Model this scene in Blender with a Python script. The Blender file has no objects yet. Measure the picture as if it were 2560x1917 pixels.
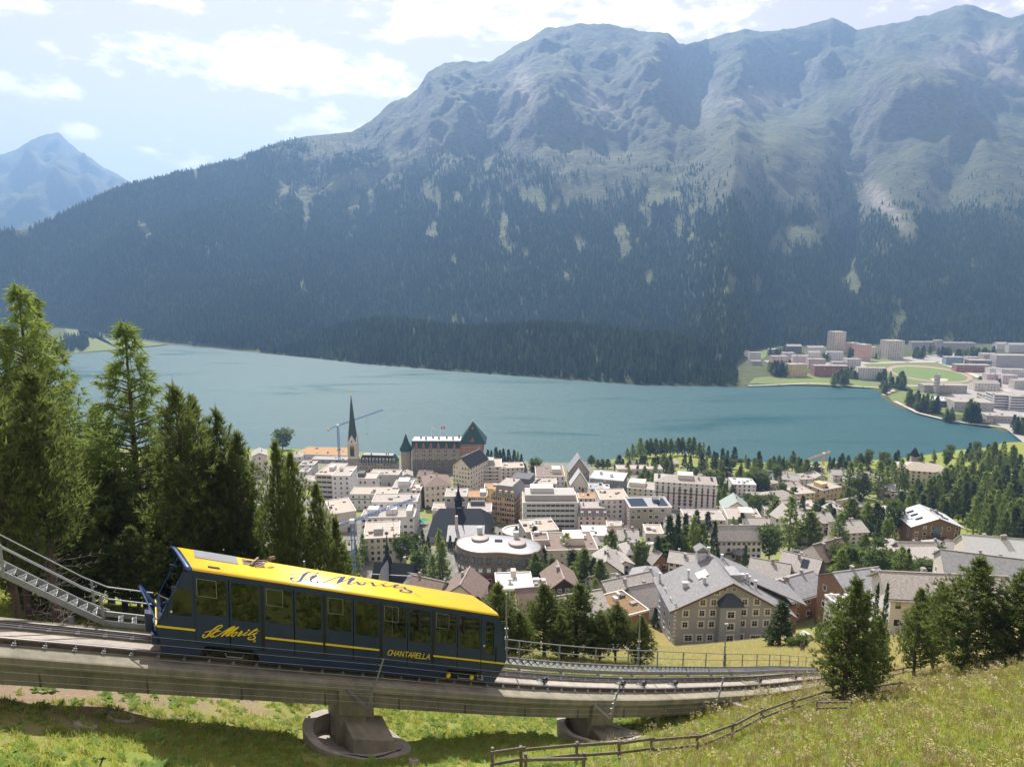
import bpy, math, random
import numpy as np
rng = np.random.default_rng(7)
random.seed(7)
SC = bpy.context.scene
COL = SC.collection
R = math.radians

# ---------------------------------------------------------------- camera
PITCH = R(9.88); CP, SP = math.cos(PITCH), math.sin(PITCH)
FPX = 1706.7; CAMZ = 170.0            # lens in px of a 2560 wide frame, height over the lake
cam_d = bpy.data.cameras.new('camera')
cam_d.sensor_width = 36.0; cam_d.lens = 36.0 * FPX / 2560.0
cam_d.clip_start = 0.5; cam_d.clip_end = 60000
cam = bpy.data.objects.new('camera', cam_d); COL.objects.link(cam)
cam.location = (0, 0, CAMZ); cam.rotation_euler = (math.pi / 2 - PITCH, 0, 0)
SC.camera = cam

# ---------------------------------------------------------------- sun, sky, exposure
SUN_AZ = R(-14)      # from straight ahead, towards the left
SUN_EL = R(50)
HAZE = 0.00016
SKY_STRENGTH = 0.10
SUN_STRENGTH = 4.2
EXPOSURE = 1.02
sd = bpy.data.lights.new('sun', 'SUN'); sd.energy = SUN_STRENGTH; sd.angle = R(0.53); sd.color = (1.0, 0.965, 0.92)
sun = bpy.data.objects.new('sun', sd); COL.objects.link(sun)
# the lamp shines along its -Z; put +Z towards the sun
import mathutils
sv = mathutils.Vector((math.sin(SUN_AZ) * math.cos(SUN_EL), math.cos(SUN_AZ) * math.cos(SUN_EL), math.sin(SUN_EL)))
sun.rotation_euler = sv.to_track_quat('Z', 'Y').to_euler()
sun.location = (0, 0, 400)

world = bpy.data.worlds.new('World'); SC.world = world; world.use_nodes = True
wn = world.node_tree; wn.nodes.clear()
def nd(nt, typ, **kw):
    n = nt.nodes.new(typ)
    for k, v in kw.items():
        if k.startswith('i_'): n.inputs[k[2:].replace('_', ' ')].default_value = v
        elif k.startswith('n'): n.inputs[int(k[1:])].default_value = v
        else: setattr(n, k, v)
    return n
def mth(nt, op, a, b=None, c=None, clamp=False):
    n = nt.nodes.new('ShaderNodeMath'); n.operation = op; n.use_clamp = clamp
    for i, q in enumerate((a, b, c)):
        if q is None: continue
        if isinstance(q, (int, float)): n.inputs[i].default_value = q
        else: nt.links.new(q, n.inputs[i])
    return n.outputs[0]
def mix(nt, fac, a, b, blend='MIX'):
    n = nt.nodes.new('ShaderNodeMix'); n.data_type = 'RGBA'; n.blend_type = blend
    for s, q in ((n.inputs[0], fac), (n.inputs[6], a), (n.inputs[7], b)):
        if isinstance(q, (int, float)): s.default_value = q
        elif isinstance(q, (tuple, list)): s.default_value = tuple(q) + ((1,) if len(q) == 3 else ())
        else: nt.links.new(q, s)
    return n.outputs[2]
sky = nd(wn, 'ShaderNodeTexSky', sky_type='NISHITA', sun_disc=False)
sky.sun_elevation = SUN_EL; sky.sun_rotation = SUN_AZ
sky.altitude = 1900; sky.air_density = 1.0; sky.dust_density = 1.6; sky.ozone_density = 1.0
tc = nd(wn, 'ShaderNodeTexCoord')
sep = nd(wn, 'ShaderNodeSeparateXYZ'); wn.links.new(tc.outputs['Generated'], sep.inputs[0])
azn = mth(wn, 'ARCTAN2', sep.outputs[0], sep.outputs[1])
eln = mth(wn, 'ARCSINE', sep.outputs[2])
# cloud texture lives on the sky sphere: long soft cumulus banks
cmap = nd(wn, 'ShaderNodeCombineXYZ')
wn.links.new(mth(wn, 'MULTIPLY', azn, 1.0), cmap.inputs[0]); wn.links.new(mth(wn, 'MULTIPLY', eln, 2.4), cmap.inputs[1])
nz = nd(wn, 'ShaderNodeTexNoise', i_Scale=5.5, i_Detail=9.0, i_Roughness=0.62, i_Distortion=0.3); wn.links.new(cmap.outputs[0], nz.inputs['Vector'])
nz2 = nd(wn, 'ShaderNodeTexNoise', i_Scale=21.0, i_Detail=7.0, i_Roughness=0.62); wn.links.new(cmap.outputs[0], nz2.inputs['Vector'])
nmix = mth(wn, 'ADD', mth(wn, 'MULTIPLY', nz.outputs[0], 0.55), mth(wn, 'MULTIPLY', nz2.outputs[0], 0.45))
def px_dir(px, py):
    u = (px - 1280) / FPX; v = (958.5 - py) / FPX
    az = math.atan2(u, CP + SP * v); el = math.atan2(v * CP - SP, math.hypot(u, CP + SP * v))
    return az, el
# cloud banks: centre and half sizes in degrees, weight
banks = []
for (px, py, wx, wy, w) in ((640, 165, 340, 66, .42), (900, 190, 180, 52, .34), (450, 120, 140, 30, .26), (1250, 25, 480, 70, .40), (1500, 50, 420, 62, .38),
                            (1800, 25, 160, 50, .30), (1000, 85, 110, 28, .22), (60, 215, 140, 40, .40), (100, 110, 60, 24, .24), (60, 20, 200, 46, .30), (420, 8, 110, 26, .28),
                            (205, 328, 52, 22, .36), (800, 335, 160, 36, .28), (700, 360, 120, 30, .26), (590, 105, 70, 16, .3), (2460, 30, 150, 40, .32), (2300, 15, 200, 30, .28),
                            (845, 82, 40, 12, .26), (820, 292, 60, 18, .22), (15, 315, 30, 12, .25), (250, 120, 70, 20, .2), (360, 378, 30, 10, .2), (590, 280, 40, 12, .2)):
    a, e = px_dir(px, py)
    a2, _ = px_dir(px + wx, py); _, e2 = px_dir(px, py - wy)
    banks.append((a, e, abs(a2 - a), abs(e2 - e), w))
# beyond the frame the same kind of scattered cloud goes on
for k in range(26):
    a = math.radians(45 + k * 11.0 + random.uniform(-4, 4)); a = (a + math.pi) % (2 * math.pi) - math.pi
    banks.append((a, R(random.uniform(6, 34)), R(random.uniform(4, 10)), R(random.uniform(1, 2.6)), .3))
acc = None
for (a, e, wa, we, w) in banks:
    da = mth(wn, 'DIVIDE', mth(wn, 'SUBTRACT', azn, a), wa)
    de = mth(wn, 'DIVIDE', mth(wn, 'SUBTRACT', eln, e), we)
    d2 = mth(wn, 'ADD', mth(wn, 'MULTIPLY', da, da), mth(wn, 'MULTIPLY', de, de))
    g = mth(wn, 'MULTIPLY', mth(wn, 'SUBTRACT', 1.0, mth(wn, 'MULTIPLY', d2, 0.55), clamp=True), w)
    acc = g if acc is None else mth(wn, 'MAXIMUM', acc, g)
cm = mth(wn, 'ADD', mth(wn, 'MULTIPLY_ADD', nmix, 2.3, -0.65), acc)
ramp = nd(wn, 'ShaderNodeMapRange', interpolation_type='SMOOTHSTEP', n1=0.62, n2=0.88, n3=0.0, n4=1.0); wn.links.new(cm, ramp.inputs[0])
fac = mth(wn, 'MULTIPLY', ramp.outputs[0], mth(wn, 'MULTIPLY', sep.outputs[2], 8.0, clamp=True), clamp=True)
shade = mix(wn, nz2.outputs[0], (6.6, 6.2, 6.0), (10.5, 9.6, 9.0))
veil = mix(wn, 0.66, sky.outputs[0], (5.9, 4.4, 3.4))   # thin high veil of cloud
skyc = mix(wn, mth(wn, 'MULTIPLY', fac, 0.92), veil, shade)
bg = nd(wn, 'ShaderNodeBackground', i_Strength=SKY_STRENGTH); wn.links.new(skyc, bg.inputs[0])
wo = nd(wn, 'ShaderNodeOutputWorld'); wn.links.new(bg.outputs[0], wo.inputs[0])

SC.view_settings.view_transform = 'Standard'; SC.view_settings.look = 'None'
SC.view_settings.exposure = EXPOSURE; SC.view_settings.gamma = 1.0; SC.view_settings.use_curve_mapping = False
SC.render.engine = 'CYCLES'
SC.cycles.use_denoising = True
SC.cycles.max_bounces = 6; SC.cycles.diffuse_bounces = 2; SC.cycles.glossy_bounces = 3
SC.cycles.transmission_bounces = 4; SC.cycles.transparent_max_bounces = 8; SC.cycles.volume_bounces = 0
SC.cycles.sample_clamp_indirect = 6

# ---------------------------------------------------------------- helpers
def W(px, py, D):
    """point seen at photo pixel (px, py) at depth D metres"""
    u = (px - 1280) / FPX; v = (958.5 - py) / FPX
    return np.array((u * D, D * (CP + SP * v), CAMZ + D * (v * CP - SP)))
def G(px, py, z):
    """where that sight line meets the height z"""
    v = (958.5 - py) / FPX
    return W(px, py, (CAMZ - z) / (SP - v * CP))

def link(o, parent=None):
    COL.objects.link(o)
    if parent is not None: o.parent = parent
    return o
def tag(o, label=None, cat=None, group=None, kind=None):
    if label: o['label'] = label
    if cat: o['category'] = cat
    if group: o['group'] = group
    if kind: o['kind'] = kind
    return o
def empty(name, loc=(0, 0, 0), rz=0.0, label=None, cat=None, group=None):
    o = bpy.data.objects.new(name, None); COL.objects.link(o)
    o.location = tuple(loc); o.rotation_euler = (0, 0, rz); o.empty_display_size = 0.5
    return tag(o, label, cat, group)
def copy_tree(o, parent=None):
    c = o.copy(); COL.objects.link(c)
    if parent is not None: c.parent = parent
    for ch in o.children: copy_tree(ch, c)
    return c

class MB:
    """collects simple solids; build() links them as one mesh object"""
    def __init__(s): s.v = []; s.f = []; s.m = []
    def add(s, vs, fs, m=0):
        b = len(s.v); s.v.extend([tuple(map(float, q)) for q in vs])
        for f in fs: s.f.append(tuple(b + i for i in f)); s.m.append(m)
        return s
    def box(s, cx, cy, cz, sx, sy, sz, m=0, rz=0.0):
        """centre x,y and bottom z, full sizes"""
        c, n = math.cos(rz), math.sin(rz); P = []
        for z in (cz, cz + sz):
            for (a, b) in ((-1, -1), (1, -1), (1, 1), (-1, 1)):
                x = a * sx / 2; y = b * sy / 2
                P.append((cx + x * c - y * n, cy + x * n + y * c, z))
        return s.add(P, [(3, 2, 1, 0), (4, 5, 6, 7), (0, 1, 5, 4), (1, 2, 6, 5), (2, 3, 7, 6), (3, 0, 4, 7)], m)
    def hexa(s, P, m=0):
        """8 corners: bottom ring 0-3, top ring 4-7"""
        return s.add(P, [(3, 2, 1, 0), (4, 5, 6, 7), (0, 1, 5, 4), (1, 2, 6, 5), (2, 3, 7, 6), (3, 0, 4, 7)], m)
    def bar(s, a, b, w, h=None, m=0, up=(0, 0, 1)):
        """rectangular bar from a to b"""
        h = h or w; a = np.array(a, float); b = np.array(b, float); d = b - a; L = np.linalg.norm(d)
        if L < 1e-6: return s
        d /= L; u = np.array(up, float); x = np.cross(d, u)
        if np.linalg.norm(x) < 1e-3: x = np.cross(d, (1, 0, 0))
        x /= np.linalg.norm(x); y = np.cross(x, d)
        P = [a + x * w / 2 * i + y * h / 2 * j for (i, j) in ((-1, -1), (1, -1), (1, 1), (-1, 1))] + \
            [b + x * w / 2 * i + y * h / 2 * j for (i, j) in ((-1, -1), (1, -1), (1, 1), (-1, 1))]
        return s.hexa(P, m)
    def tube(s, a, b, r0, r1=None, n=8, m=0):
        r1 = r0 if r1 is None else r1; a = np.array(a, float); b = np.array(b, float); d = b - a; L = np.linalg.norm(d)
        if L < 1e-6: return s
        d /= L; x = np.cross(d, (0, 0, 1))
        if np.linalg.norm(x) < 1e-3: x = np.array((1., 0, 0))
        x /= np.linalg.norm(x); y = np.cross(x, d)
        P = []
        for (c, r) in ((a, r0), (b, r1)):
            for k in range(n):
                t = 2 * math.pi * k / n; P.append(c + x * r * math.cos(t) + y * r * math.sin(t))
        F = [(k, (k + 1) % n, n + (k + 1) % n, n + k) for k in range(n)] + [tuple(range(n - 1, -1, -1)), tuple(range(n, 2 * n))]
        return s.add(P, F, m)
    def ring(s, cx, cy, prof, n=24, m=0, sx=1, sy=1):
        """lathe: prof = [(r, z)...] from bottom to top, closed by fans"""
        P = []
        for (r, z) in prof:
            for k in range(n):
                t = 2 * math.pi * k / n; P.append((cx + r * sx * math.cos(t), cy + r * sy * math.sin(t), z))
        F = []
        for j in range(len(prof) - 1):
            for k in range(n):
                a = j * n + k; b = j * n + (k + 1) % n; F.append((a, b, b + n, a + n))
        F.append(tuple(range(n - 1, -1, -1))); q = (len(prof) - 1) * n; F.append(tuple(range(q, q + n)))
        return s.add(P, F, m)
    def poly(s, pts, z0, z1, m=0):
        n = len(pts); P = [(p[0], p[1], z0) for p in pts] + [(p[0], p[1], z1) for p in pts]
        return s.add(P, [tuple(range(n - 1, -1, -1)), tuple(range(n, 2 * n))] + [(k, (k + 1) % n, n + (k + 1) % n, n + k) for k in range(n)], m)
    def mesh(s, name, mats, smooth=False):
        me = bpy.data.meshes.new(name); me.from_pydata(s.v, [], s.f)
        if not isinstance(mats, (list, tuple)): mats = [mats]
        for q in mats: me.materials.append(q)
        if len(mats) > 1: me.polygons.foreach_set('material_index', s.m)
        if smooth: me.polygons.foreach_set('use_smooth', [True] * len(s.f))
        me.update(); return me
    def build(s, name, mats, parent=None, smooth=False, bevel=0.0):
        o = bpy.data.objects.new(name, s.mesh(name, mats, smooth)); link(o, parent)
        if bevel:
            b = o.modifiers.new('bevel', 'BEVEL'); b.width = bevel; b.segments = 2; b.limit_method = 'ANGLE'
        return o

def fast_mesh(name, V, T, mats, smooth=False, mat_idx=None):
    """big mesh from numpy arrays: V (n,3), T (m,k)"""
    me = bpy.data.meshes.new(name); V = np.asarray(V, np.float32); T = np.asarray(T, np.int32); k = T.shape[1]
    me.vertices.add(len(V)); me.vertices.foreach_set('co', V.ravel())
    me.loops.add(T.size); me.loops.foreach_set('vertex_index', T.ravel())
    me.polygons.add(len(T)); me.polygons.foreach_set('loop_start', np.arange(0, T.size, k, dtype=np.int32))
    if not isinstance(mats, (list, tuple)): mats = [mats]
    for q in mats: me.materials.append(q)
    if mat_idx is not None: me.polygons.foreach_set('material_index', np.asarray(mat_idx, np.int32))
    if smooth: me.polygons.foreach_set('use_smooth', np.ones(len(T), bool))
    me.update(); me.validate(); return me

# ---- noise in numpy
_perm = rng.permutation(4096); _ang = rng.random(4096) * 2 * math.pi
_gx, _gy = np.cos(_ang), np.sin(_ang)
def perlin(x, y, seed=0):
    xi = np.floor(x).astype(int); yi = np.floor(y).astype(int); xf = x - xi; yf = y - yi
    def g(i, j, dx, dy):
        h = _perm[(_perm[(i + seed * 57) & 4095] + j) & 4095]
        return _gx[h] * dx + _gy[h] * dy
    u = xf * xf * xf * (xf * (xf * 6 - 15) + 10); v = yf * yf * yf * (yf * (yf * 6 - 15) + 10)
    a = g(xi, yi, xf, yf); b = g(xi + 1, yi, xf - 1, yf); c = g(xi, yi + 1, xf, yf - 1); d = g(xi + 1, yi + 1, xf - 1, yf - 1)
    return (a + (b - a) * u + ((c + (d - c) * u) - (a + (b - a) * u)) * v) * 1.5
def fbm(x, y, o=5, seed=0, gain=.5):
    s = 0; a = 1; 
    for k in range(o): s = s + a * perlin(x * 2 ** k, y * 2 ** k, seed + k); a *= gain
    return s
def ridged(x, y, o=5, seed=0, gain=.5):
    s = 0; a = 1; w = 1
    for k in range(o):
        n = 1 - np.abs(perlin(x * 2 ** k, y * 2 ** k, seed + k)); n = n * n * w; s = s + a * n; w = np.clip(n * 1.6, 0, 1); a *= gain
    return s
def sstep(a, b, x):
    t = np.clip((x - a) / (b - a), 0, 1); return t * t * (3 - 2 * t)

# ---- materials
def new_mat(name):
    m = bpy.data.materials.new(name); m.use_nodes = True; nt = m.node_tree
    return m, nt, nt.nodes['Principled BSDF']
MATS = {}
def mat(name, col, rough=0.8, metal=0.0, var=0.15, scale=3.0, bump=0.0, bscale=None, col2=None, stretch=None, spec=None, coat=0.0, coord='Object'):
    """procedural: base colour broken up by noise in object space, optional fine relief"""
    if name in MATS: return MATS[name]
    m, nt, b = new_mat(name)
    b.inputs['Roughness'].default_value = rough; b.inputs['Metallic'].default_value = metal
    if spec is not None: b.inputs['Specular IOR Level'].default_value = spec
    if coat: b.inputs['Coat Weight'].default_value = coat; b.inputs['Coat Roughness'].default_value = 0.05
    t = nd(nt, 'ShaderNodeTexCoord'); mp = nd(nt, 'ShaderNodeMapping'); nt.links.new(t.outputs[coord], mp.inputs[0])
    if stretch: mp.inputs['Scale'].default_value = stretch
    n = nd(nt, 'ShaderNodeTexNoise', i_Scale=scale, i_Detail=6.0, i_Roughness=0.6); nt.links.new(mp.outputs[0], n.inputs['Vector'])
    n2 = nd(nt, 'ShaderNodeTexNoise', i_Scale=scale * 0.17, i_Detail=3.0); nt.links.new(mp.outputs[0], n2.inputs['Vector'])
    f = mth(nt, 'ADD', mth(nt, 'MULTIPLY', n.outputs[0], 0.6), mth(nt, 'MULTIPLY', n2.outputs[0], 0.4))
    fr = nd(nt, 'ShaderNodeMapRange', n1=0.32, n2=0.68); nt.links.new(f, fr.inputs[0])
    c2 = col2 or tuple(max(0, q * (1 - 2 * var)) for q in col)
    c1 = tuple(min(1, q * (1 + var * .6)) for q in col)
    nt.links.new(mix(nt, fr.outputs[0], c2, c1), b.inputs['Base Color'])
    if bump:
        nb = nd(nt, 'ShaderNodeTexNoise', i_Scale=bscale or scale * 6, i_Detail=4.0); nt.links.new(mp.outputs[0], nb.inputs['Vector'])
        bp = nd(nt, 'ShaderNodeBump', i_Strength=bump, i_Distance=0.02); nt.links.new(nb.outputs[0], bp.inputs['Height']); nt.links.new(bp.outputs[0], b.inputs['Normal'])
    MATS[name] = m; return m
# ================================================================ NEAR TERRAIN (hillside, village, lake shore)
ctrl = []
def cp(px, py, D): ctrl.append(W(px, py, D))
for q in ((0, 1702, 28), (0, 1917, 21), (-300, 1700, 23), (-300, 1917, 19), (350, 1760, 28.5), (350, 1917, 23), (600, 1790, 31), (600, 1917, 25.5), (900, 1895, 31), (750, 1745, 35.5),
          (1000, 1765, 38), (1300, 1775, 42), (1000, 1917, 28), (1300, 1917, 28), (1480, 1850, 39.5), (1650, 1775, 45), (1860, 1738, 49.5), (2020, 1710, 58),
          (1438, 1907, 30), (1546, 1899, 30.5), (1627, 1891, 31.5), (1741, 1881, 32.5), (1828, 1850, 35), (1902, 1814, 38.5), (1978, 1785, 43), (2060, 1758, 49), (2168, 1747, 53), (2247, 1736, 57),
          (2100, 1917, 29), (2500, 1917, 26), (2500, 1800, 33), (2500, 1700, 42), (2500, 1640, 54), (2300, 1800, 37), (2800, 1700, 36), (2800, 1917, 24), (2350, 1700, 55), (2380,1660,66),
          (1500, 1665, 60), (1700, 1642, 76), (1950, 1640, 82), (1700, 1620, 160), (1500, 1616, 150), (1300, 1640, 62), (2000, 1590, 130),
          (2050, 1560, 190), (1240, 1480, 230), (1000, 1545, 200), (850, 1480, 235), (1150, 1350, 300), (1700, 1300, 350), (1700, 1420, 240), (1450, 1500, 190),
          (1000, 1180, 480), (1185, 1160, 490), (1500, 1200, 460), (1600, 1165, 540), (1900, 1182, 500), (1750, 1152, 560), (800, 1180, 470), (650, 1150, 540),
          (2400, 1250, 400), (2560, 1400, 260), (2350, 1352, 290), (2100, 1300, 360), (2300, 1185, 490), (2200, 1480, 205), (2300, 1600, 118), (2560, 1550, 105), (2800, 1500, 110),
          (2250, 1690, 66), (2700, 1300, 330), (2560, 1180, 460)):
    cp(*q)
for q in ((-34, 34, -18), (-20, 45, -25), (-8, 50, -31), (2, 52, -33), (-60, 80, -44), (-20, 80, -49), (-60, 140, -72), (-150, 120, -60), (-150, 250, -105), (-250, 400, -140), (-60, 250, -112), (-80, 50, -14), (-30, 8, -9), (0, -20, 4), (30, 8, -9), (60, 20, -14),
          (-100, 20, -2), (100, -10, 2), (-300, 200, -80)):
    ctrl.append(np.array((q[0], q[1], CAMZ + q[2])))
# the shore itself and the lake bed past it
SHORE = [(-500, 1120), (200, 1121), (640, 1123), (1100, 1149), (1400, 1158), (1530, 1150), (1590, 1138), (1740, 1136), (1800, 1144), (1860, 1155), (1960, 1156), (2200, 1150), (2400, 1125), (2540, 1092), (2900, 1090)]
for (px, py) in SHORE:
    g = G(px, py, 0); ctrl.append(np.array((g[0], g[1], 0.3))); n = g[:2] / np.linalg.norm(g[:2])
    ctrl.append(np.array((g[0] + n[0] * 45, g[1] + n[1] * 45, -6.0)))
    ctrl.append(np.array((g[0] + n[0] * 190, g[1] + n[1] * 190, -9.0)))
ctrl = np.array(ctrl)
def tps_k(r2): return 0.5 * r2 * np.log(r2 + 1e-9)
_c = ctrl[:, :2] / 100.0
_A = tps_k(((_c[:, None] - _c[None]) ** 2).sum(-1)) + np.eye(len(_c)) * 2e-3
_n = len(_c); _P = np.hstack([np.ones((_n, 1)), _c]); _M = np.zeros((_n + 3, _n + 3))
_M[:_n, :_n] = _A; _M[:_n, _n:] = _P; _M[_n:, :_n] = _P.T
_w = np.linalg.solve(_M, np.concatenate([ctrl[:, 2], np.zeros(3)]))
def ground(x, y, rough=True):
    x = np.atleast_1d(np.asarray(x, float)); y = np.atleast_1d(np.asarray(y, float)); sh = x.shape
    X = x.ravel() / 100; Y = y.ravel() / 100; out = np.zeros(len(X))
    for i in range(0, len(X), 40000):
        a = X[i:i + 40000, None] - _c[None, :, 0]; b = Y[i:i + 40000, None] - _c[None, :, 1]
        out[i:i + 40000] = tps_k(a * a + b * b) @ _w[:_n] + _w[_n] + _w[_n + 1] * X[i:i + 40000] + _w[_n + 2] * Y[i:i + 40000]
    if rough:
        xx = x.ravel(); yy = y.ravel(); r = np.hypot(xx, yy)
        out = out + (fbm(xx / 4.0, yy / 4.0, 3, 11) * 0.16 + fbm(xx / 0.9, yy / 0.9, 2, 17) * 0.05) * np.clip(1.5 - r / 90, 0, 1)
    return np.maximum(out, -9).reshape(sh)
def gz(x, y): return float(ground(x, y)[0])
_Ds = np.concatenate([np.arange(16, 80, .5), np.arange(80, 760, 2.)])
def hit(px, py):
    """where the sight line through a photo pixel meets the near ground"""
    P = np.array([W(px, py, D) for D in _Ds]); g = ground(P[:, 0], P[:, 1], False); d = P[:, 2] - g
    k = np.where(d < 0)[0]
    if len(k) == 0: return G(px, py, 0.5), 600.
    k = k[0]; 
    if k == 0: return P[0], _Ds[0]
    t = d[k - 1] / (d[k - 1] - d[k]); D = _Ds[k - 1] + t * (_Ds[k] - _Ds[k - 1]); return W(px, py, D), D

def ground_mat():
    m, nt, b = new_mat('hillside_soil_and_grass'); b.inputs['Roughness'].default_value = 0.95; b.inputs['Specular IOR Level'].default_value = 0.15
    g = nd(nt, 'ShaderNodeNewGeometry'); at = nd(nt, 'ShaderNodeVertexColor', layer_name='cover')
    n1 = nd(nt, 'ShaderNodeTexNoise', i_Scale=0.45, i_Detail=8.0, i_Roughness=0.65); nt.links.new(g.outputs['Position'], n1.inputs['Vector'])
    n2 = nd(nt, 'ShaderNodeTexNoise', i_Scale=5.0, i_Detail=6.0, i_Roughness=0.7); nt.links.new(g.outputs['Position'], n2.inputs['Vector'])
    n3 = nd(nt, 'ShaderNodeTexVoronoi', i_Scale=9.0); nt.links.new(g.outputs['Position'], n3.inputs['Vector'])
    r1 = nd(nt, 'ShaderNodeMapRange', n1=0.38, n2=0.62); nt.links.new(n1.outputs[0], r1.inputs[0])
    r2 = nd(nt, 'ShaderNodeMapRange', n1=0.3, n2=0.7); nt.links.new(n2.outputs[0], r2.inputs[0])
    grass = mix(nt, r1.outputs[0], (0.19, 0.23, 0.04), (0.28, 0.285, 0.075))
    grass = mix(nt, mth(nt, 'MULTIPLY', r2.outputs[0], 0.55), grass, (0.13, 0.18, 0.035))
    dry = mix(nt, r2.outputs[0], (0.33, 0.25, 0.10), (0.21, 0.18, 0.065))
    soil = mix(nt, r2.outputs[0], (0.20, 0.145, 0.095), (0.30, 0.235, 0.17))
    pave = mix(nt, r1.outputs[0], (0.13, 0.125, 0.12), (0.24, 0.23, 0.215))
    sp = nd(nt, 'ShaderNodeSeparateColor'); nt.links.new(at.outputs[0], sp.inputs[0])
    c = mix(nt, sp.outputs[0], grass, dry); c = mix(nt, sp.outputs[1], c, soil); c = mix(nt, sp.outputs[2], c, pave)
    nt.links.new(c, b.inputs['Base Color'])
    bp = nd(nt, 'ShaderNodeBump', i_Strength=0.7, i_Distance=0.08); nt.links.new(n2.outputs[0], bp.inputs['Height']); nt.links.new(bp.outputs[0], b.inputs['Normal'])
    return m
def add_color(me, name, C):
    a = me.color_attributes.new(name, 'FLOAT_COLOR', 'POINT'); C4 = np.ones((len(C), 4), np.float32); C4[:, :3] = C
    a.data.foreach_set('color', C4.ravel())
def polar(azs, rs):
    A, Rr = np.meshgrid(azs, rs); X = Rr * np.sin(A); Y = Rr * np.cos(A); n, k = A.shape
    i = np.arange(n * k).reshape(n, k)
    T = np.stack([i[:-1, :-1], i[:-1, 1:], i[1:, 1:], i[1:, :-1]], -1).reshape(-1, 4)
    return A.ravel(), Rr.ravel(), X.ravel(), Y.ravel(), T
def blob(x, y, px, py, D=None, r=10.0):
    p = W(px, py, D) if D else hit(px, py)[0]
    return np.exp(-((x - p[0]) ** 2 + (y - p[1]) ** 2) / r ** 2)
azs = np.linspace(R(-80), R(80), 430); rs = 4 * (800 / 4) ** np.linspace(0, 1, 360)
A_, R_, X_, Y_, T_ = polar(azs, rs)
Z_ = ground(X_, Y_)
me = fast_mesh('hillside', np.stack([X_, Y_, Z_], 1), T_, ground_mat(), smooth=True)
dry = sstep(58, 75, R_) * sstep(-5, 12, X_) * (1 - sstep(150, 200, R_)) + 0.35 * sstep(22, 30, R_) * sstep(8, 20, X_) * (1 - sstep(50, 60, R_))
dry = np.clip(dry + 0.25 * fbm(X_ / 6, Y_ / 6, 3, 5), 0, 1)
soil = blob(X_, Y_, 60, 1712, 27.5, 4.2) * 1.0 + blob(X_, Y_, 250, 1735, 28.5, 2.8) + .7 * blob(X_, Y_, 620, 1760, 33, 3) + 0.9 * sstep(30, 44, R_) * (1 - sstep(-2, 6, X_)) * (1 - sstep(90, 130, R_))
soil = np.clip(soil * (0.9 + 0.8 * fbm(X_ / 1.2, Y_ / 1.2, 3, 8)), 0, 1)
pave = sstep(150, 185, R_) * (1 - sstep(0.50, 0.62, A_ + 0.10 * fbm(X_ / 60, Y_ / 60, 3, 3))) * (1 - .9 * sstep(485, 520, R_) * sstep(0.1, 0.2, A_)) * (1 - sstep(560, 620, R_)) * 0.95
pave = np.clip(pave * (1 - .85 * sstep(.02, .2, fbm(X_ / 26, Y_ / 26, 3, 77) + .25 * sstep(.1, .35, A_) - .12)), 0, 1)
add_color(me, 'cover', np.stack([dry, soil, pave], 1))
hill = link(bpy.data.objects.new('ground', me)); tag(hill, kind='structure')

# ================================================================ LAKE
def lake_mat():
    m, nt, b = new_mat('lake_water')
    g = nd(nt, 'ShaderNodeNewGeometry')
    b.inputs['Roughness'].default_value = 0.11; b.inputs['IOR'].default_value = 1.333
    # wind streaks: calm dark tongues and ruffled pale water
    mp = nd(nt, 'ShaderNodeMapping'); mp.inputs['Scale'].default_value = (0.0016, 0.0075, 1); mp.inputs['Rotation'].default_value = (0, 0, R(-14)); nt.links.new(g.outputs['Position'], mp.inputs[0])
    n1 = nd(nt, 'ShaderNodeTexNoise', i_Scale=1.9, i_Detail=7.0, i_Roughness=0.55, i_Distortion=0.8); nt.links.new(mp.outputs[0], n1.inputs['Vector'])
    r1 = nd(nt, 'ShaderNodeMapRange', interpolation_type='SMOOTHSTEP', n1=0.20, n2=0.50); nt.links.new(n1.outputs[0], r1.inputs[0])
    n0 = nd(nt, 'ShaderNodeTexNoise', i_Scale=0.004, i_Detail=3.0); nt.links.new(g.outputs['Position'], n0.inputs['Vector'])
    nt.links.new(mix(nt, n0.outputs[0], (0.009, 0.064, 0.074), (0.016, 0.092, 0.102)), b.inputs['Base Color'])
    mp2 = nd(nt, 'ShaderNodeMapping'); mp2.inputs['Scale'].default_value = (0.55, 0.9, 1); nt.links.new(g.outputs['Position'], mp2.inputs[0])
    w1 = nd(nt, 'ShaderNodeTexNoise', i_Scale=0.9, i_Detail=5.0, i_Roughness=0.7); nt.links.new(mp2.outputs[0], w1.inputs['Vector'])
    w2 = nd(nt, 'ShaderNodeTexNoise', i_Scale=0.16, i_Detail=3.0); nt.links.new(mp2.outputs[0], w2.inputs['Vector'])
    hgt = mth(nt, 'ADD', mth(nt, 'MULTIPLY', w1.outputs[0], 0.62), mth(nt, 'MULTIPLY', w2.outputs[0], 0.5))
    hgt = mth(nt, 'MULTIPLY', hgt, mth(nt, 'ADD', mth(nt, 'MULTIPLY', r1.outputs[0], 0.6), 0.40))
    bp = nd(nt, 'ShaderNodeBump', i_Strength=1.0, i_Distance=1.0); nt.links.new(hgt, bp.inputs['Height']); nt.links.new(bp.outputs[0], b.inputs['Normal'])
    nt.links.new(mth(nt, 'ADD', mth(nt, 'MULTIPLY', r1.outputs[0], 0.24), 0.22), b.inputs['Roughness'])
    return m
lk = MB(); lk.add([(-2600, 60, 0), (1700, 60, 0), (1700, 2300, 0), (-2600, 2300, 0)], [(0, 1, 2, 3)])
# a box-less sheet, its far part lies under the mountain's foot
lake = lk.build('lake_water', lake_mat()); tag(lake, kind='structure')

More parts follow.
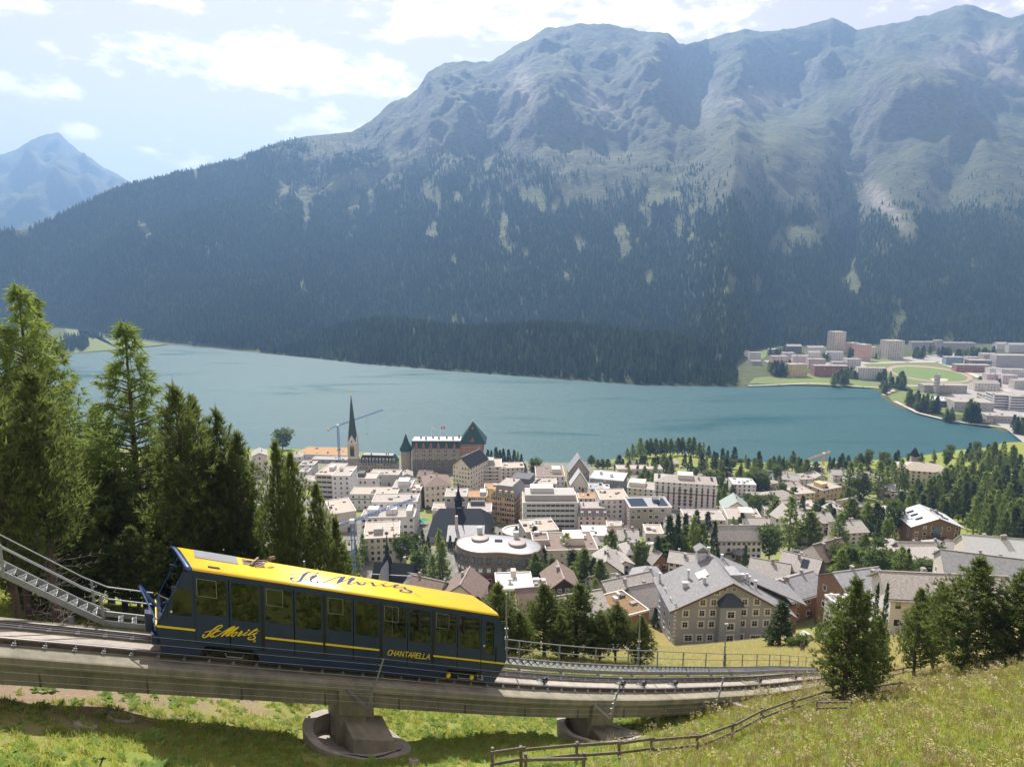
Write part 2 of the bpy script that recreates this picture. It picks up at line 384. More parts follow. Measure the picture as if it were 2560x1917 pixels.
# ================================================================ FAR SIDE: valley floor, mountain
def azr(px, py, z=0.):
    g = G(px, py, z); return math.atan2(g[0], g[1]), math.hypot(g[0], g[1])
shore_far = [azr(px, py) for (px, py) in ((-700, 905), (-300, 900), (0, 893), (160, 888), (200, 884), (300, 875), (400, 864), (430, 862), (500, 868), (600, 878), (700, 887), (900, 909), (1150, 930), (1400, 948), (1600, 963), (1860, 968),
             (1900, 958), (1990, 956), (2090, 960), (2150, 966), (2195, 976), (2205, 995), (2250, 1020), (2330, 1040), (2400, 1052), (2480, 1070), (2540, 1086), (2600, 1085), (2800, 1080), (3400, 1075))]
SFA, SFR = np.array(shore_far).T
def shore_r(a): return np.interp(a, SFA, SFR)
base_far = [azr(px, py) for (px, py) in ((-700, 850), (0, 822), (150, 820), (330, 845), (420, 858), (500, 866), (600, 876), (700, 885), (900, 907), (1150, 928), (1400, 946), (1600, 961), (1790, 958),
             (1850, 905), (1880, 880), (1950, 868), (2100, 866), (2300, 862), (2450, 862), (2560, 858), (3400, 850))]
BFA, BFR = np.array(base_far).T
def hillw_(a): return sstep(px_dir(600, 900)[0], px_dir(1000, 900)[0], a) * (1 - sstep(px_dir(1640, 900)[0], px_dir(1875, 900)[0], a))
def base_r(a): return np.maximum(np.interp(a, BFA, BFR), shore_r(a) + 8 + 480 * hillw_(a))
SKY = [(0, 577), (70, 573), (139, 545), (208, 510), (301, 469), (382, 450), (486, 423), (579, 400), (695, 357), (764, 341), (880, 330), (926, 304), (961, 269), (1042, 226), (1071, 180), (1112, 156), (1227, 154),
       (1285, 116), (1366, 70), (1436, 62), (1505, 58), (1586, 75), (1668, 83), (1688, 100), (1696, 111), (1725, 110), (1806, 87), (1864, 73), (1899, 79), (1992, 69), (2084, 44), (2142, 75), (2235, 58), (2350, 29),
       (2414, 9), (2466, 29), (2524, 44), (2560, 38), (2700, 60), (2900, 20), (3400, 120)]
def sky_t(px, py):
    a, e = px_dir(px, py); return a, math.tan(e)
_s = [sky_t(*q) for q in [(-900, 640), (-300, 600)] + SKY]; SKA, SKT = np.array(_s).T
RDA = np.array([px_dir(px, 400)[0] for px in (-900, 0, 420, 830, 1000, 1240, 1440, 1700, 1760, 2100, 2400, 2560, 3400)])
RDR = np.array([2500, 2550, 2850, 3050, 3150, 3300, 3350, 3500, 3750, 4100, 4300, 4350, 4400], float)
TL = [px_dir(px, py) for (px, py) in ((-900, 300), (550, 330), (700, 385), (820, 420), (1000, 400), (1100, 440), (1250, 430), (1400, 450), (1550, 500), (1700, 470), (1850, 500), (1950, 560), (2100, 500), (2200, 580), (2350, 520), (2560, 560), (3400, 560))]
TLA = np.array([q[0] for q in TL]); TLT = np.tan([q[1] for q in TL])
def far_height(a, r, detail=True):
    x = r * np.sin(a); y = r * np.cos(a)
    rb = base_r(a); r0 = shore_r(a); r1 = np.interp(a, RDA, RDR); zr = CAMZ + r1 * np.interp(a, SKA, SKT)
    t = (r - rb) / (r1 - rb); tc_ = np.clip(t, 0, 1)
    shp = 0.80 * tc_ ** 1.22 + 0.20 * (tc_ + 0.05 * np.sin(tc_ * 13 + 9 * a) * (1 - tc_))
    z = 1.6 + (zr - 1.6) * shp
    # behind the ridge it falls away again
    z = np.where(t > 1, zr - (r - r1) * 0.75, z)
    # flat valley floor from the water up to the foot
    flat = 0.3 + 1.2 * sstep(0, 10, r - r0)
    z = np.where(t <= 0, flat, np.maximum(z, flat))
    # low wooded hill on the point in front
    pa = px_dir(1330, 900)[0]
    hillw = hillw_(a) * (1 + .12 * np.sin(a * 23))
    d = (r - r0); z = z + hillw * 50 * np.exp(-((d - 185) / 105) ** 2) * sstep(0, 40, d)
    z = np.where(d < 0, np.maximum(-8, d * 0.25), z)
    if detail:
        # the summit itself stays, everything below is broken into spurs, gullies, ledges
        win = sstep(0.02, 0.30, t) * (1 - sstep(0.86, 1.0, t)); hi = sstep(0.34, 0.66, t) * (1 - sstep(0.9, 1.0, t))
        wx = x + 170 * fbm(x / 900, y / 900, 3, 31); wy = y + 170 * fbm(x / 900, y / 900, 3, 41)
        spur = ridged(wx / 900 + 3.3, wy / 1500, 5, 51, .45) - 0.95
        z = z + win * 52 * spur * (0.5 + 0.9 * hi)
        z = z + hi * (ridged(wx / 330, wy / 380, 5, 71, .5) - .9) * 30 + win * fbm(x / 140, y / 140, 4, 81) * (9 + 14 * hi)
        z = z + 5 * fbm(x / 45, y / 45, 3, 91) * sstep(0.0, 0.1, t) * (0.3 + hi) * (1 - sstep(.93, 1., t))
        # named shapes: the cliffed edge of the dome, the shaded cirque, the dark ravine, the bulging shoulder
        def dent(px, py, rad_deg_x, rad_deg_y, depth):
            aa, ee = px_dir(px, py); te = math.tan(ee)
            cur = (z - CAMZ) / r
            return depth * np.exp(-((a - aa) / R(rad_deg_x)) ** 2 - ((cur - te) / math.tan(R(rad_deg_y))) ** 2)
        z = z + (dent(1640, 170, 1.3, 3.0, 60) - dent(1740, 190, 1.2, 3.5, 90) - dent(2000, 190, 3.2, 2.6, 120) + dent(1870, 150, 1.6, 2.0, 50) + dent(2260, 270, 3.4, 2.4, 110)
                 - dent(2130, 500, 1.3, 4.5, 120) - dent(1560, 330, 2.4, 1.6, 50) + dent(1380, 240, 2.6, 2.0, 60) - dent(2380, 420, 1.2, 3.5, 70) + dent(1960, 420, 2.6, 3.0, 70)
                 - dent(1240, 330, 2.0, 2.2, 55) + dent(860, 430, 3.4, 2.0, 60) - dent(640, 560, 2.6, 3.6, 60) + dent(2250, 620, 1.4, 2.4, 40) + dent(200, 560, 3.0, 2.0, 30)) * (1 - sstep(.90, 1., t)) * sstep(.03, .12, t)
    return z
az2 = np.linspace(R(-56), R(56), 760)
tt = np.concatenate([np.linspace(-0.02, 0, 4)[:-1], np.linspace(0, 1, 330) ** 1.25, np.array([1.02, 1.06, 1.15, 1.4, 2.0])])
A2, TT = np.meshgrid(az2, tt); r0g = shore_r(A2); r1g = np.interp(A2, RDA, RDR)
RR = r0g + (r1g - r0g) * TT; X2 = RR * np.sin(A2); Y2 = RR * np.cos(A2); Z2 = far_height(A2, RR)
# a skyline jagged at the scale of rocks
Z2 = Z2 + 7 * fbm(X2 / 60, Y2 / 60, 4, 99) * sstep(.9, 1, TT) * sstep(px_dir(800, 300)[0], px_dir(1000, 300)[0], A2)
n2_, k2_ = A2.shape; i2 = np.arange(n2_ * k2_).reshape(n2_, k2_)
T2 = np.stack([i2[:-1, :-1], i2[:-1, 1:], i2[1:, 1:], i2[1:, :-1]], -1).reshape(-1, 4)
def grad_slope(X, Y, Z):
    dXr = np.gradient(X, axis=0); dYr = np.gradient(Y, axis=0); dZr = np.gradient(Z, axis=0)
    return np.abs(dZr) / (np.hypot(dXr, dYr) + 1e-6)
SL = grad_slope(X2, Y2, Z2)
TE = (Z2 - CAMZ) / RR
def forest_mask(a, te, x, y):
    tl = np.interp(a, TLA, TLT); n = fbm(x / 260, y / 260, 5, 120) * 0.045 + fbm(x / 70, y / 70, 3, 130) * 0.012
    f = 1 - sstep(-0.05, 0.04, te - tl + n)
    # clearings and slide tracks running down the slope
    cl = sstep(0.62, 0.72, fbm(a * 30, te * 17, 5, 140) * .5 + .5 + (te - tl) * 1.3)
    return f * (1 - cl), f * cl
PXC = np.degrees(A2)
FM, CLR = forest_mask(A2, TE, X2, Y2)
def patch(px, py, rx, ry, rot=0.0):
    aa, ee = px_dir(px, py); te = math.tan(ee); c, s = math.cos(rot), math.sin(rot)
    da = np.degrees(A2 - aa); de = np.degrees(TE - te); u = da * c + de * s; v = -da * s + de * c
    return np.exp(-(u / rx) ** 2 - (v / ry) ** 2)
scree = np.clip(1.3 * patch(2200, 500, 1.3, 0.55, -.9) + 1.2 * patch(2260, 560, .9, .5, -.8) + 1.0 * patch(2440, 130, 2.6, .9, .1) + patch(2540, 190, 1.6, .6, -.5) + .9 * patch(1500, 260, 1.6, .8, -.4) + .8 * patch(1310, 215, .8, 1.6, .3)
                + .9 * patch(1900, 250, 2.5, .7, .0) + .5 * patch(1760, 260, .8, 1.6, .2), 0, 1)
mead = np.clip(1.0 * patch(880, 455, 3.4, .75, .18) + .9 * patch(1215, 520, .35, 1.0, 0) + .8 * patch(1250, 500, .7, .4) + .8 * patch(1385, 530, .3, .7) + 1.0 * patch(1660, 450, 2.2, .6, -.1) + .8 * patch(2100, 530, .5, 1.1, -.9) + .7 * patch(2090, 560, .6, .25, -.8)
               + .7 * patch(1900, 330, 2.6, .9) + .8 * patch(1700, 560, .5, 1.5, -.1) + .6 * patch(2270, 600, .4, 1.0, .2) + .6 * patch(700, 500, .5, 1.5, -.7) + .5 * patch(1600, 380, 2.0, .7), 0, 1)
FM = FM * (1 - np.clip(scree * 1.5 + mead * 1.4, 0, 1)); mead = np.clip(mead * (.55 + .9 * fbm(X2 / 90, Y2 / 90, 4, 333)) + .8 * CLR, 0, 1); FM = np.clip(FM + .22 * sstep(.05, .4, fbm(X2 / 60, Y2 / 60, 4, 444)) * (1 - sstep(.0, .11, TE - np.interp(A2, TLA, TLT))), 0, 1)
flatland = (RR < base_r(A2) - 2) & (hillw_(A2) < .04)
FM = np.where(flatland, 0, FM)
def mountain_mat():
    m, nt, b = new_mat('mountain_rock_and_turf'); b.inputs['Roughness'].default_value = 0.85; b.inputs['Specular IOR Level'].default_value = 0.35
    g = nd(nt, 'ShaderNodeNewGeometry'); at = nd(nt, 'ShaderNodeVertexColor', layer_name='cover')
    mp = nd(nt, 'ShaderNodeMapping'); mp.inputs['Scale'].default_value = (0.02, 0.02, 0.035); nt.links.new(g.outputs['Position'], mp.inputs[0])
    n1 = nd(nt, 'ShaderNodeTexNoise', i_Scale=0.35, i_Detail=9.0, i_Roughness=0.68); nt.links.new(mp.outputs[0], n1.inputs['Vector'])
    n2 = nd(nt, 'ShaderNodeTexNoise', i_Scale=2.4, i_Detail=8.0, i_Roughness=0.72); nt.links.new(mp.outputs[0], n2.inputs['Vector'])
    sg = nd(nt, 'ShaderNodeSeparateXYZ'); nt.links.new(g.outputs['Normal'], sg.inputs[0])
    steep = nd(nt, 'ShaderNodeMapRange', n1=0.75, n2=0.48); nt.links.new(mth(nt, 'ADD', sg.outputs[2], mth(nt, 'MULTIPLY', mth(nt, 'SUBTRACT', n2.outputs[0], 0.5), 0.5)), steep.inputs[0])
    r1 = nd(nt, 'ShaderNodeMapRange', n1=0.38, n2=0.62); nt.links.new(n1.outputs[0], r1.inputs[0])
    r2 = nd(nt, 'ShaderNodeMapRange', n1=0.34, n2=0.66); nt.links.new(n2.outputs[0], r2.inputs[0])
    rock = mix(nt, r2.outputs[0], (0.065, 0.065, 0.066), (0.20, 0.19, 0.18))
    turf = mix(nt, r1.outputs[0], (0.110, 0.135, 0.048), (0.038, 0.064, 0.026))
    turf = mix(nt, mth(nt, 'MULTIPLY', r2.outputs[0], .6), turf, (0.15, 0.14, 0.085))
    alp = mix(nt, steep.outputs[0], turf, rock)
    forest = mix(nt, r2.outputs[0], (0.030, 0.052, 0.020), (0.065, 0.090, 0.032))
    scr = mix(nt, r2.outputs[0], (0.30, 0.275, 0.25), (0.42, 0.39, 0.36))
    md = mix(nt, r2.outputs[0], (0.095, 0.13, 0.040), (0.17, 0.19, 0.06))
    sp = nd(nt, 'ShaderNodeSeparateColor'); nt.links.new(at.outputs[0], sp.inputs[0])
    c = mix(nt, sp.outputs[1], alp, scr); c = mix(nt, sp.outputs[2], c, md); c = mix(nt, sp.outputs[0], c, forest)
    nt.links.new(c, b.inputs['Base Color'])
    bp = nd(nt, 'ShaderNodeBump', i_Strength=1.0, i_Distance=22.0); nt.links.new(n2.outputs[0], bp.inputs['Height']); nt.links.new(bp.outputs[0], b.inputs['Normal'])
    return m
me = fast_mesh('mountain', np.stack([X2.ravel(), Y2.ravel(), Z2.ravel()], 1), T2, mountain_mat(), smooth=True)
cov = np.stack([np.clip(FM.ravel() * 1.2, 0, 1), np.clip(scree.ravel() * (1 + .6 * fbm(X2 / 30, Y2 / 30, 3, 7)).ravel(), 0, 1), np.clip(np.where(flatland, 1.0, mead).ravel(), 0, 1)], 1)
add_color(me, 'cover', cov)
mtn = link(bpy.data.objects.new('mountain', me)); tag(mtn, kind='structure')

# the farther peak to the left, and the low blue spur at its foot
FPK = [(-500, 470), (-200, 440), (0, 388), (46, 371), (80, 350), (96, 346), (118, 334), (145, 332), (163, 347), (185, 365), (200, 380), (231, 399), (262, 420), (284, 428), (310, 446), (336, 462), (400, 500), (520, 545), (560, 420), (640, 402), (760, 600), (900, 640)]
_s = [sky_t(*q) for q in FPK]; PA, PT = np.array(_s).T
azp = np.linspace(R(-52), R(-12), 300); rp = np.linspace(4300, 8200, 150)
AP, RP = np.meshgrid(azp, rp); tp = np.clip((RP - 4300) / 3400, 0, 1); zp = CAMZ + 7700 * np.interp(AP, PA, PT)
XP = RP * np.sin(AP); YP = RP * np.cos(AP)
ZP = 20 + (zp - 20) * tp ** 1.1; ZP = np.where(RP > 7700, zp - (RP - 7700) * .8, ZP)
wp = sstep(.03, .3, tp) * (1 - sstep(.9, 1, tp))
ZP = ZP + wp * ((ridged(XP / 900, YP / 1500, 6, 200, .5) - .95) * 190 + fbm(XP / 200, YP / 200, 4, 210) * 40) + 14 * fbm(XP / 90, YP / 90, 3, 220) * sstep(.9, 1, tp)
n3_, k3_ = AP.shape; i3 = np.arange(n3_ * k3_).reshape(n3_, k3_); T3 = np.stack([i3[:-1, :-1], i3[:-1, 1:], i3[1:, 1:], i3[1:, :-1]], -1).reshape(-1, 4)
me = fast_mesh('far_peak', np.stack([XP.ravel(), YP.ravel(), ZP.ravel()], 1), T3, mtn.data.materials[0], smooth=True)
ff = (1 - sstep(500, 900, ZP + 160 * fbm(XP / 300, YP / 300, 4, 230))).ravel()
add_color(me, 'cover', np.stack([ff, 0 * ff, 0 * ff], 1))
tag(link(bpy.data.objects.new('mountain_peak', me)), kind='structure')

# valley floor right behind everything so no gap opens towards the horizon
vf = MB(); vf.add([(-9000, 1400, -12), (9000, 1400, -12), (9000, 12000, -12), (-9000, 12000, -12)], [(0, 1, 2, 3)])
tag(vf.build('valley_floor', mat('valley_turf', (0.06, 0.08, 0.03))), kind='structure')

# ---- forest on the mountain: one mass of conifers (instanced over points)
def cone_tree_mesh(name, mats, seed, tiers=4, n=7, h=1.0, w=0.36):
    """unit-height conifer, low detail, ragged skirts"""
    rg = random.Random(seed); m = MB()
    m.tube((0, 0, -0.12), (0, 0, .25), .02, .015, 4, 1)
    for k in range(tiers):
        z0 = .10 + .8 * k / tiers; z1 = min(1.0, z0 + .38); rad = w / 2 * (1 - (z0 - .05)) * rg.uniform(.85, 1.1)
        ring = []
        for j in range(n):
            t = 2 * math.pi * (j + .5 * (k % 2)) / n; q = rad * (rg.uniform(.55, 1.15))
            ring.append((q * math.cos(t), q * math.sin(t), z0 + rg.uniform(-.05, .04)))
        b = ring + [(rg.uniform(-.01, .01), rg.uniform(-.01, .01), z1)]
        m.add(b, [(j, (j + 1) % n, n) for j in range(n)], 0)
    return m.mesh(name, mats)
def foliage_mat(name, dark, light, rough=0.7, trans=0.25, big=0):
    m, nt, b = new_mat(name); b.inputs['Roughness'].default_value = rough; b.inputs['Specular IOR Level'].default_value = 0.25
    oi = nd(nt, 'ShaderNodeObjectInfo'); g = nd(nt, 'ShaderNodeNewGeometry')
    n = nd(nt, 'ShaderNodeTexNoise', i_Scale=1.3, i_Detail=3.0); nt.links.new(g.outputs['Position'], n.inputs['Vector'])
    f = mth(nt, 'ADD', mth(nt, 'MULTIPLY', oi.outputs['Random'], 0.5), mth(nt, 'MULTIPLY', n.outputs[0], 0.6), clamp=True)
    if big:
        nb = nd(nt, 'ShaderNodeTexNoise', i_Scale=big, i_Detail=4.0, i_Roughness=.6); nt.links.new(g.outputs['Position'], nb.inputs['Vector']); r_ = nd(nt, 'ShaderNodeMapRange', n1=.35, n2=.65); nt.links.new(nb.outputs[0], r_.inputs[0])
        f = mth(nt, 'MULTIPLY', mth(nt, 'POWER', oi.outputs['Random'], 1.6), mth(nt, 'MULTIPLY_ADD', r_.outputs[0], .75, .25))
    c = mix(nt, f, dark, light); nt.links.new(c, b.inputs['Base Color'])
    if trans:
        tr = nd(nt, 'ShaderNodeBsdfTranslucent'); nt.links.new(mix(nt, 0.5, c, tuple(min(1, q * 1.8) for q in light)), tr.inputs[0])
        ms = nd(nt, 'ShaderNodeMixShader', n0=trans); nt.links.new(b.outputs[0], ms.inputs[1]); nt.links.new(tr.outputs[0], ms.inputs[2])
        nt.links.new(ms.outputs[0], nt.nodes['Material Output'].inputs[0])
    return m
M_bark = mat('bark', (0.13, 0.095, 0.07), .9, var=.3, scale=6, bump=.6)
M_ffar = foliage_mat('far_conifer_needles', (0.015, 0.040, 0.011), (0.110, 0.165, 0.036), trans=0.2, big=.011)
def scatter(name, pts, scl, rot, tilt, meshes, seed=0):
    """one object whose geometry nodes stand the given meshes on its points"""
    me = bpy.data.meshes.new(name); me.vertices.add(len(pts)); me.vertices.foreach_set('co', np.asarray(pts, np.float32).ravel())
    a = me.attributes.new('scl', 'FLOAT_VECTOR', 'POINT'); a.data.foreach_set('vector', np.asarray(scl, np.float32).ravel())
    e = np.stack([tilt[:, 0], tilt[:, 1], rot], 1); a = me.attributes.new('rot', 'FLOAT_VECTOR', 'POINT'); a.data.foreach_set('vector', np.asarray(e, np.float32).ravel())
    a = me.attributes.new('pick', 'INT', 'POINT'); a.data.foreach_set('value', rng.integers(0, len(meshes), len(pts)).astype(np.int32))
    o = link(bpy.data.objects.new(name, me))
    ng = bpy.data.node_groups.new(name + '_nodes', 'GeometryNodeTree'); ng.interface.new_socket('Geometry', in_out='INPUT', socket_type='NodeSocketGeometry'); ng.interface.new_socket('Geometry', in_out='OUTPUT', socket_type='NodeSocketGeometry')
    N = ng.nodes; L = ng.links; gi = N.new('NodeGroupInput'); go = N.new('NodeGroupOutput'); iop = N.new('GeometryNodeInstanceOnPoints')
    m2p = N.new('GeometryNodeMeshToPoints'); L.new(gi.outputs[0], m2p.inputs['Mesh']); L.new(m2p.outputs[0], iop.inputs['Points'])
    g2i = N.new('GeometryNodeGeometryToInstance')
    for q in reversed(meshes):
        # the source meshes are baked in through one tiny object each, never linked to the scene
        so = bpy.data.objects.new(name + '_source', q); oi = N.new('GeometryNodeObjectInfo'); oi.inputs[0].default_value = so; oi.inputs['As Instance'].default_value = True
        L.new(oi.outputs['Geometry'], g2i.inputs[0])
    L.new(g2i.outputs[0], iop.inputs['Instance']); iop.inputs['Pick Instance'].default_value = True
    for (att, sock, typ) in (('scl', 'Scale', 'FLOAT_VECTOR'), ('rot', 'Rotation', 'FLOAT_VECTOR'), ('pick', 'Instance Index', 'INT')):
        na = N.new('GeometryNodeInputNamedAttribute'); na.data_type = typ; na.inputs[0].default_value = att
        out = [q for q in na.outputs if q.enabled and q.name == 'Attribute'][0]
        if att == 'rot':
            er = N.new('FunctionNodeEulerToRotation'); L.new(out, er.inputs[0]); L.new(er.outputs[0], iop.inputs[sock])
        else: L.new(out, iop.inputs[sock])
    L.new(iop.outputs[0], go.inputs[0])
    md = o.modifiers.new('scatter', 'NODES'); md.node_group = ng
    return o
far_trees = [cone_tree_mesh('far_conifer', [M_ffar, M_bark], s, 4, 6, 1, w) for s, w in ((1, .34), (2, .42), (3, .30), (4, .38))]
NF = 230000
fa = rng.uniform(R(-41), R(41), NF); 
ra = shore_r(fa); rb_ = np.interp(fa, RDA, RDR)
fr_ = np.sqrt(ra ** 2 + (np.minimum(rb_, 3300) ** 2 - ra ** 2) * rng.random(NF))
fx = fr_ * np.sin(fa); fy = fr_ * np.cos(fa)
# heights by sampling the finished sheet, so every tree stands on it
def sample_far(a, r, F):
    u = (r - shore_r(a)) / (np.interp(a, RDA, RDR) - shore_r(a)); ai = np.interp(a, az2, np.arange(len(az2))); ti = np.interp(u, tt, np.arange(len(tt)))
    i = np.clip(ti.astype(int), 0, len(tt) - 2); j = np.clip(ai.astype(int), 0, len(az2) - 2); fi = ti - i; fj = ai - j
    return (F[i, j] * (1 - fj) + F[i, j + 1] * fj) * (1 - fi) + (F[i + 1, j] * (1 - fj) + F[i + 1, j + 1] * fj) * fi
fz = sample_far(fa, fr_, Z2); fm = sample_far(fa, fr_, FM)
dens = np.where(fr_ < 1500, 1.0, np.clip(1.25 - (fr_ - 1500) / 2600, .55, 1))
keep = (rng.random(NF) < np.clip(fm * 1.2, 0, 1) ** 1.3 * dens) & (fm > .05) & ((fr_ > base_r(fa) + 3) | ((hillw_(fa) > .04) & (fr_ > shore_r(fa) + 5)))
fx, fy, fz, frr = fx[keep], fy[keep], fz[keep], fr_[keep]
hh = rng.uniform(10, 19, len(fx)) * np.where(frr < 1400, 1.12, 1.0) * (1 - .3 * sstep(300, 800, fz)); ww = hh * rng.uniform(.8, 1.25, len(fx))
far_forest = scatter('forest', np.stack([fx, fy, fz - .3], 1), np.stack([ww, ww, hh], 1), rng.uniform(0, 6.28, len(fx)), rng.normal(0, .03, (len(fx), 2)), far_trees)
tag(far_forest, 'dark conifer forest covering the lower mountain down to the far lake shore', 'forest', kind='stuff')
print('far trees', len(fx))

# ---- the air
hz = MB(); hz.box(0, 4000, -14, 19000, 8600 + 4000, 1640)
def haze_mat():
    m = bpy.data.materials.new('thin_blue_air'); m.use_nodes = True; nt = m.node_tree; nt.nodes.clear()
    pv = nd(nt, 'ShaderNodeVolumePrincipled'); pv.inputs['Color'].default_value = (0.30, 0.55, 1.0, 1); pv.inputs['Density'].default_value = HAZE; pv.inputs['Absorption Color'].default_value = (.07, .07, .07, 1); pv.inputs['Anisotropy'].default_value = 0.3
    o = nd(nt, 'ShaderNodeOutputMaterial'); nt.links.new(pv.outputs[0], o.inputs['Volume']); return m
tag(hz.build('haze', haze_mat()), kind='stuff')
# ================================================================ FUNICULAR TRACK
_S = np.arange(-30, 110, .25)
_th = 0.4851 + np.interp(_S, [13, 20, 27, 34, 42, 52, 70, 90], [0, .091, .157, .227, .328, .408, .40, .40])
_m = 0.398 + np.interp(_S, [13, 20, 27, 34, 42, 52, 70], [0, -.003, -.015, .015, .036, .10, .12])
_ds = 0.25
_X = np.cumsum(np.cos(_th)) * _ds; _Y = np.cumsum(np.sin(_th)) * _ds; _Z = -np.cumsum(_m) * _ds
_i0 = int(np.argmin(abs(_S))); _X += -13.18 - _X[_i0]; _Y += 26.11 - _Y[_i0]; _Z += CAMZ - 15.66 - _Z[_i0]
def trk(s, v=0.0, w=0.0):
    """point beside the track: s metres downhill, v across (away from us), w up, from the rail-top centre line"""
    x = np.interp(s, _S, _X); y = np.interp(s, _S, _Y); z = np.interp(s, _S, _Z); t = np.interp(s, _S, _th)
    return np.array((x - math.sin(t) * v, y + math.cos(t) * v, z + w))
def sweep(mb, s0, s1, prof, step=1.0, m=0, dw=None):
    """closed cross-section prof=[(v,w)...] swept along the track"""
    ss = np.linspace(s0, s1, max(2, int(abs(s1 - s0) / step) + 1)); n = len(prof); P = []
    for s in ss:
        d = dw(s) if dw else 0.0
        for (v, w) in prof: P.append(trk(s, v, w + d))
    F = []
    for j in range(len(ss) - 1):
        for k in range(n):
            a = j * n + k; b = j * n + (k + 1) % n; F.append((a, b, b + n, a + n))
    F.append(tuple(range(n - 1, -1, -1))); q = (len(ss) - 1) * n; F.append(tuple(range(q, q + n)))
    return mb.add(P, F, m)
def rect(v0, v1, w0, w1): return [(v0, w0), (v1, w0), (v1, w1), (v0, w1)]
M_conc = mat('weathered_concrete', (0.29, 0.26, 0.19), .92, var=.22, scale=1.6, bump=.5, bscale=14, col2=(0.13, 0.125, 0.09), stretch=(1, 1, .35), coord='Object')
M_conc2 = mat('pale_concrete', (0.40, 0.36, 0.31), .9, var=.16, scale=2.2, bump=.4, bscale=18)
M_galv = mat('galvanised_steel', (0.30, 0.315, 0.33), .55, metal=.55, var=.12, scale=9)
M_rail = mat('rusty_rail_steel', (0.16, 0.125, 0.105), .6, metal=.5, var=.3, scale=7)
M_railtop = mat('worn_rail_head', (0.45, 0.42, 0.38), .3, metal=.9, var=.1)
M_dark = mat('dark_metal', (0.03, 0.03, 0.032), .5, metal=.5)
M_wire = mat('bright_wire', (0.42, 0.43, 0.44), .35, metal=.9, var=.05)
M_white = mat('white_paint', (0.72, 0.72, 0.70), .6, var=.06)

via = empty('railway_viaduct', trk(8, 0, -1), 0, 'low grey concrete viaduct of box beams carrying the funicular across the grass', 'viaduct')
bz = np.array(via.location)
def rel(o):
    """keep a baked-in-world mesh where it is under a parent that stands elsewhere"""
    p = o.parent.location; me = o.data; me.transform(mathutils.Matrix.Translation((-p[0], -p[1], -p[2]))); return o
mb = MB(); sweep(mb, -30, 39, [(-1.55, -.62), (1.45, -.62), (1.45, -.30), (-.55, -.27), (-1.50, -.27), (-1.55, -.30)], 1.0); rel(mb.build('deck', M_conc, via))
mb = MB(); sweep(mb, -30, 36, [(-1.28, -1.52), (1.15, -1.52), (1.22, -.625), (-1.36, -.625)], 1.0); rel(mb.build('box_beam', M_conc, via))
for s in np.arange(-15.2, 35, 3.35): mb = MB(); mb.box(0, 0, 0, .05, .02, .88); o = mb.build('formwork_joint', M_dark if 0 else M_rail, via); o.location = tuple(trk(s, -1.325, -1.50) - bz); o.rotation_euler = (0, 0, float(np.interp(s, _S, _th)))
for s in (-13.5, 6.2, 19.9, 33.5):      # piers: cap, leaning column, block
    g = gz(*trk(s)[:2])
    def P8(s0, s1, v0, v1, w0, S0, S1, V0, V1, w1):
        return [trk(a, b, w0) for a, b in ((s0, v0), (s1, v0), (s1, v1), (s0, v1))] + [trk(a, b, w1) for a, b in ((S0, V0), (S1, V0), (S1, V1), (S0, V1))]
    mb = MB(); mb.hexa(P8(s - .75, s + .85, -1.38, 1.25, -1.95, s - .75, s + .75, -1.62, 1.35, -.64)); rel(mb.build('pier_cap', M_conc, via, bevel=.03))
    zb = g - trk(s)[2]
    mb = MB(); mb.hexa(P8(s - .9, s + .3, -.9, .9, zb - .6, s - .62, s + .55, -1.12, 1.1, -2.02)); rel(mb.build('pier_column', M_conc, via, bevel=.03))
    mb = MB(); mb.box(0, 0, 0, .7, .5, .1); o = mb.build('bearing_pad', M_conc2, via); o.location = tuple(trk(s + .1, -.95, -2.05) - bz)
    mb = MB(); mb.hexa(P8(s - .55, s + 1.6, -2.6, -.5, zb - .9, s - .45, s + 1.45, -2.45, -.5, -2.35)); rel(mb.build('pier_foot', M_conc, via, bevel=.05))
    # round foundation shaft cut into the slope around the foot
    c = trk(s + .15, -1.0); mb = MB(); n = 40; P = []; F = []
    for k in range(n):
        t = 2 * math.pi * k / n; dx, dy = math.cos(t), math.sin(t)
        for (r, top) in ((2.4, 0), (1.95, 0)):
            gx = c[0] + dx * r; gy = c[1] + dy * r
            far = .5 + .5 * math.cos(t - 2.6); h = gz(gx, gy) + .05 + .95 * far ** 2
            P += [(gx, gy, g - 2.2), (gx, gy, h)]
    for k in range(n):
        a = 4 * k; b = 4 * ((k + 1) % n)
        F += [(a, b, b + 1, a + 1), (a + 1, b + 1, b + 3, a + 3), (a + 3, b + 3, b + 2, a + 2)]
    mb.add(P, F); rel(mb.build('foundation_ring', M_conc2, via))
    mb = MB(); P = [(c[0], c[1], g + .2)] + [(c[0] + 2.0 * math.cos(6.283 * k / n), c[1] + 2.0 * math.sin(6.283 * k / n), gz(c[0] + 2.0 * math.cos(6.283 * k / n), c[1] + 2.0 * math.sin(6.283 * k / n)) + .14) for k in range(n)]; mb.add(P, [(0, 1 + k, 1 + (k + 1) % n) for k in range(n)]); rel(mb.build('foundation_floor', M_conc2, via))
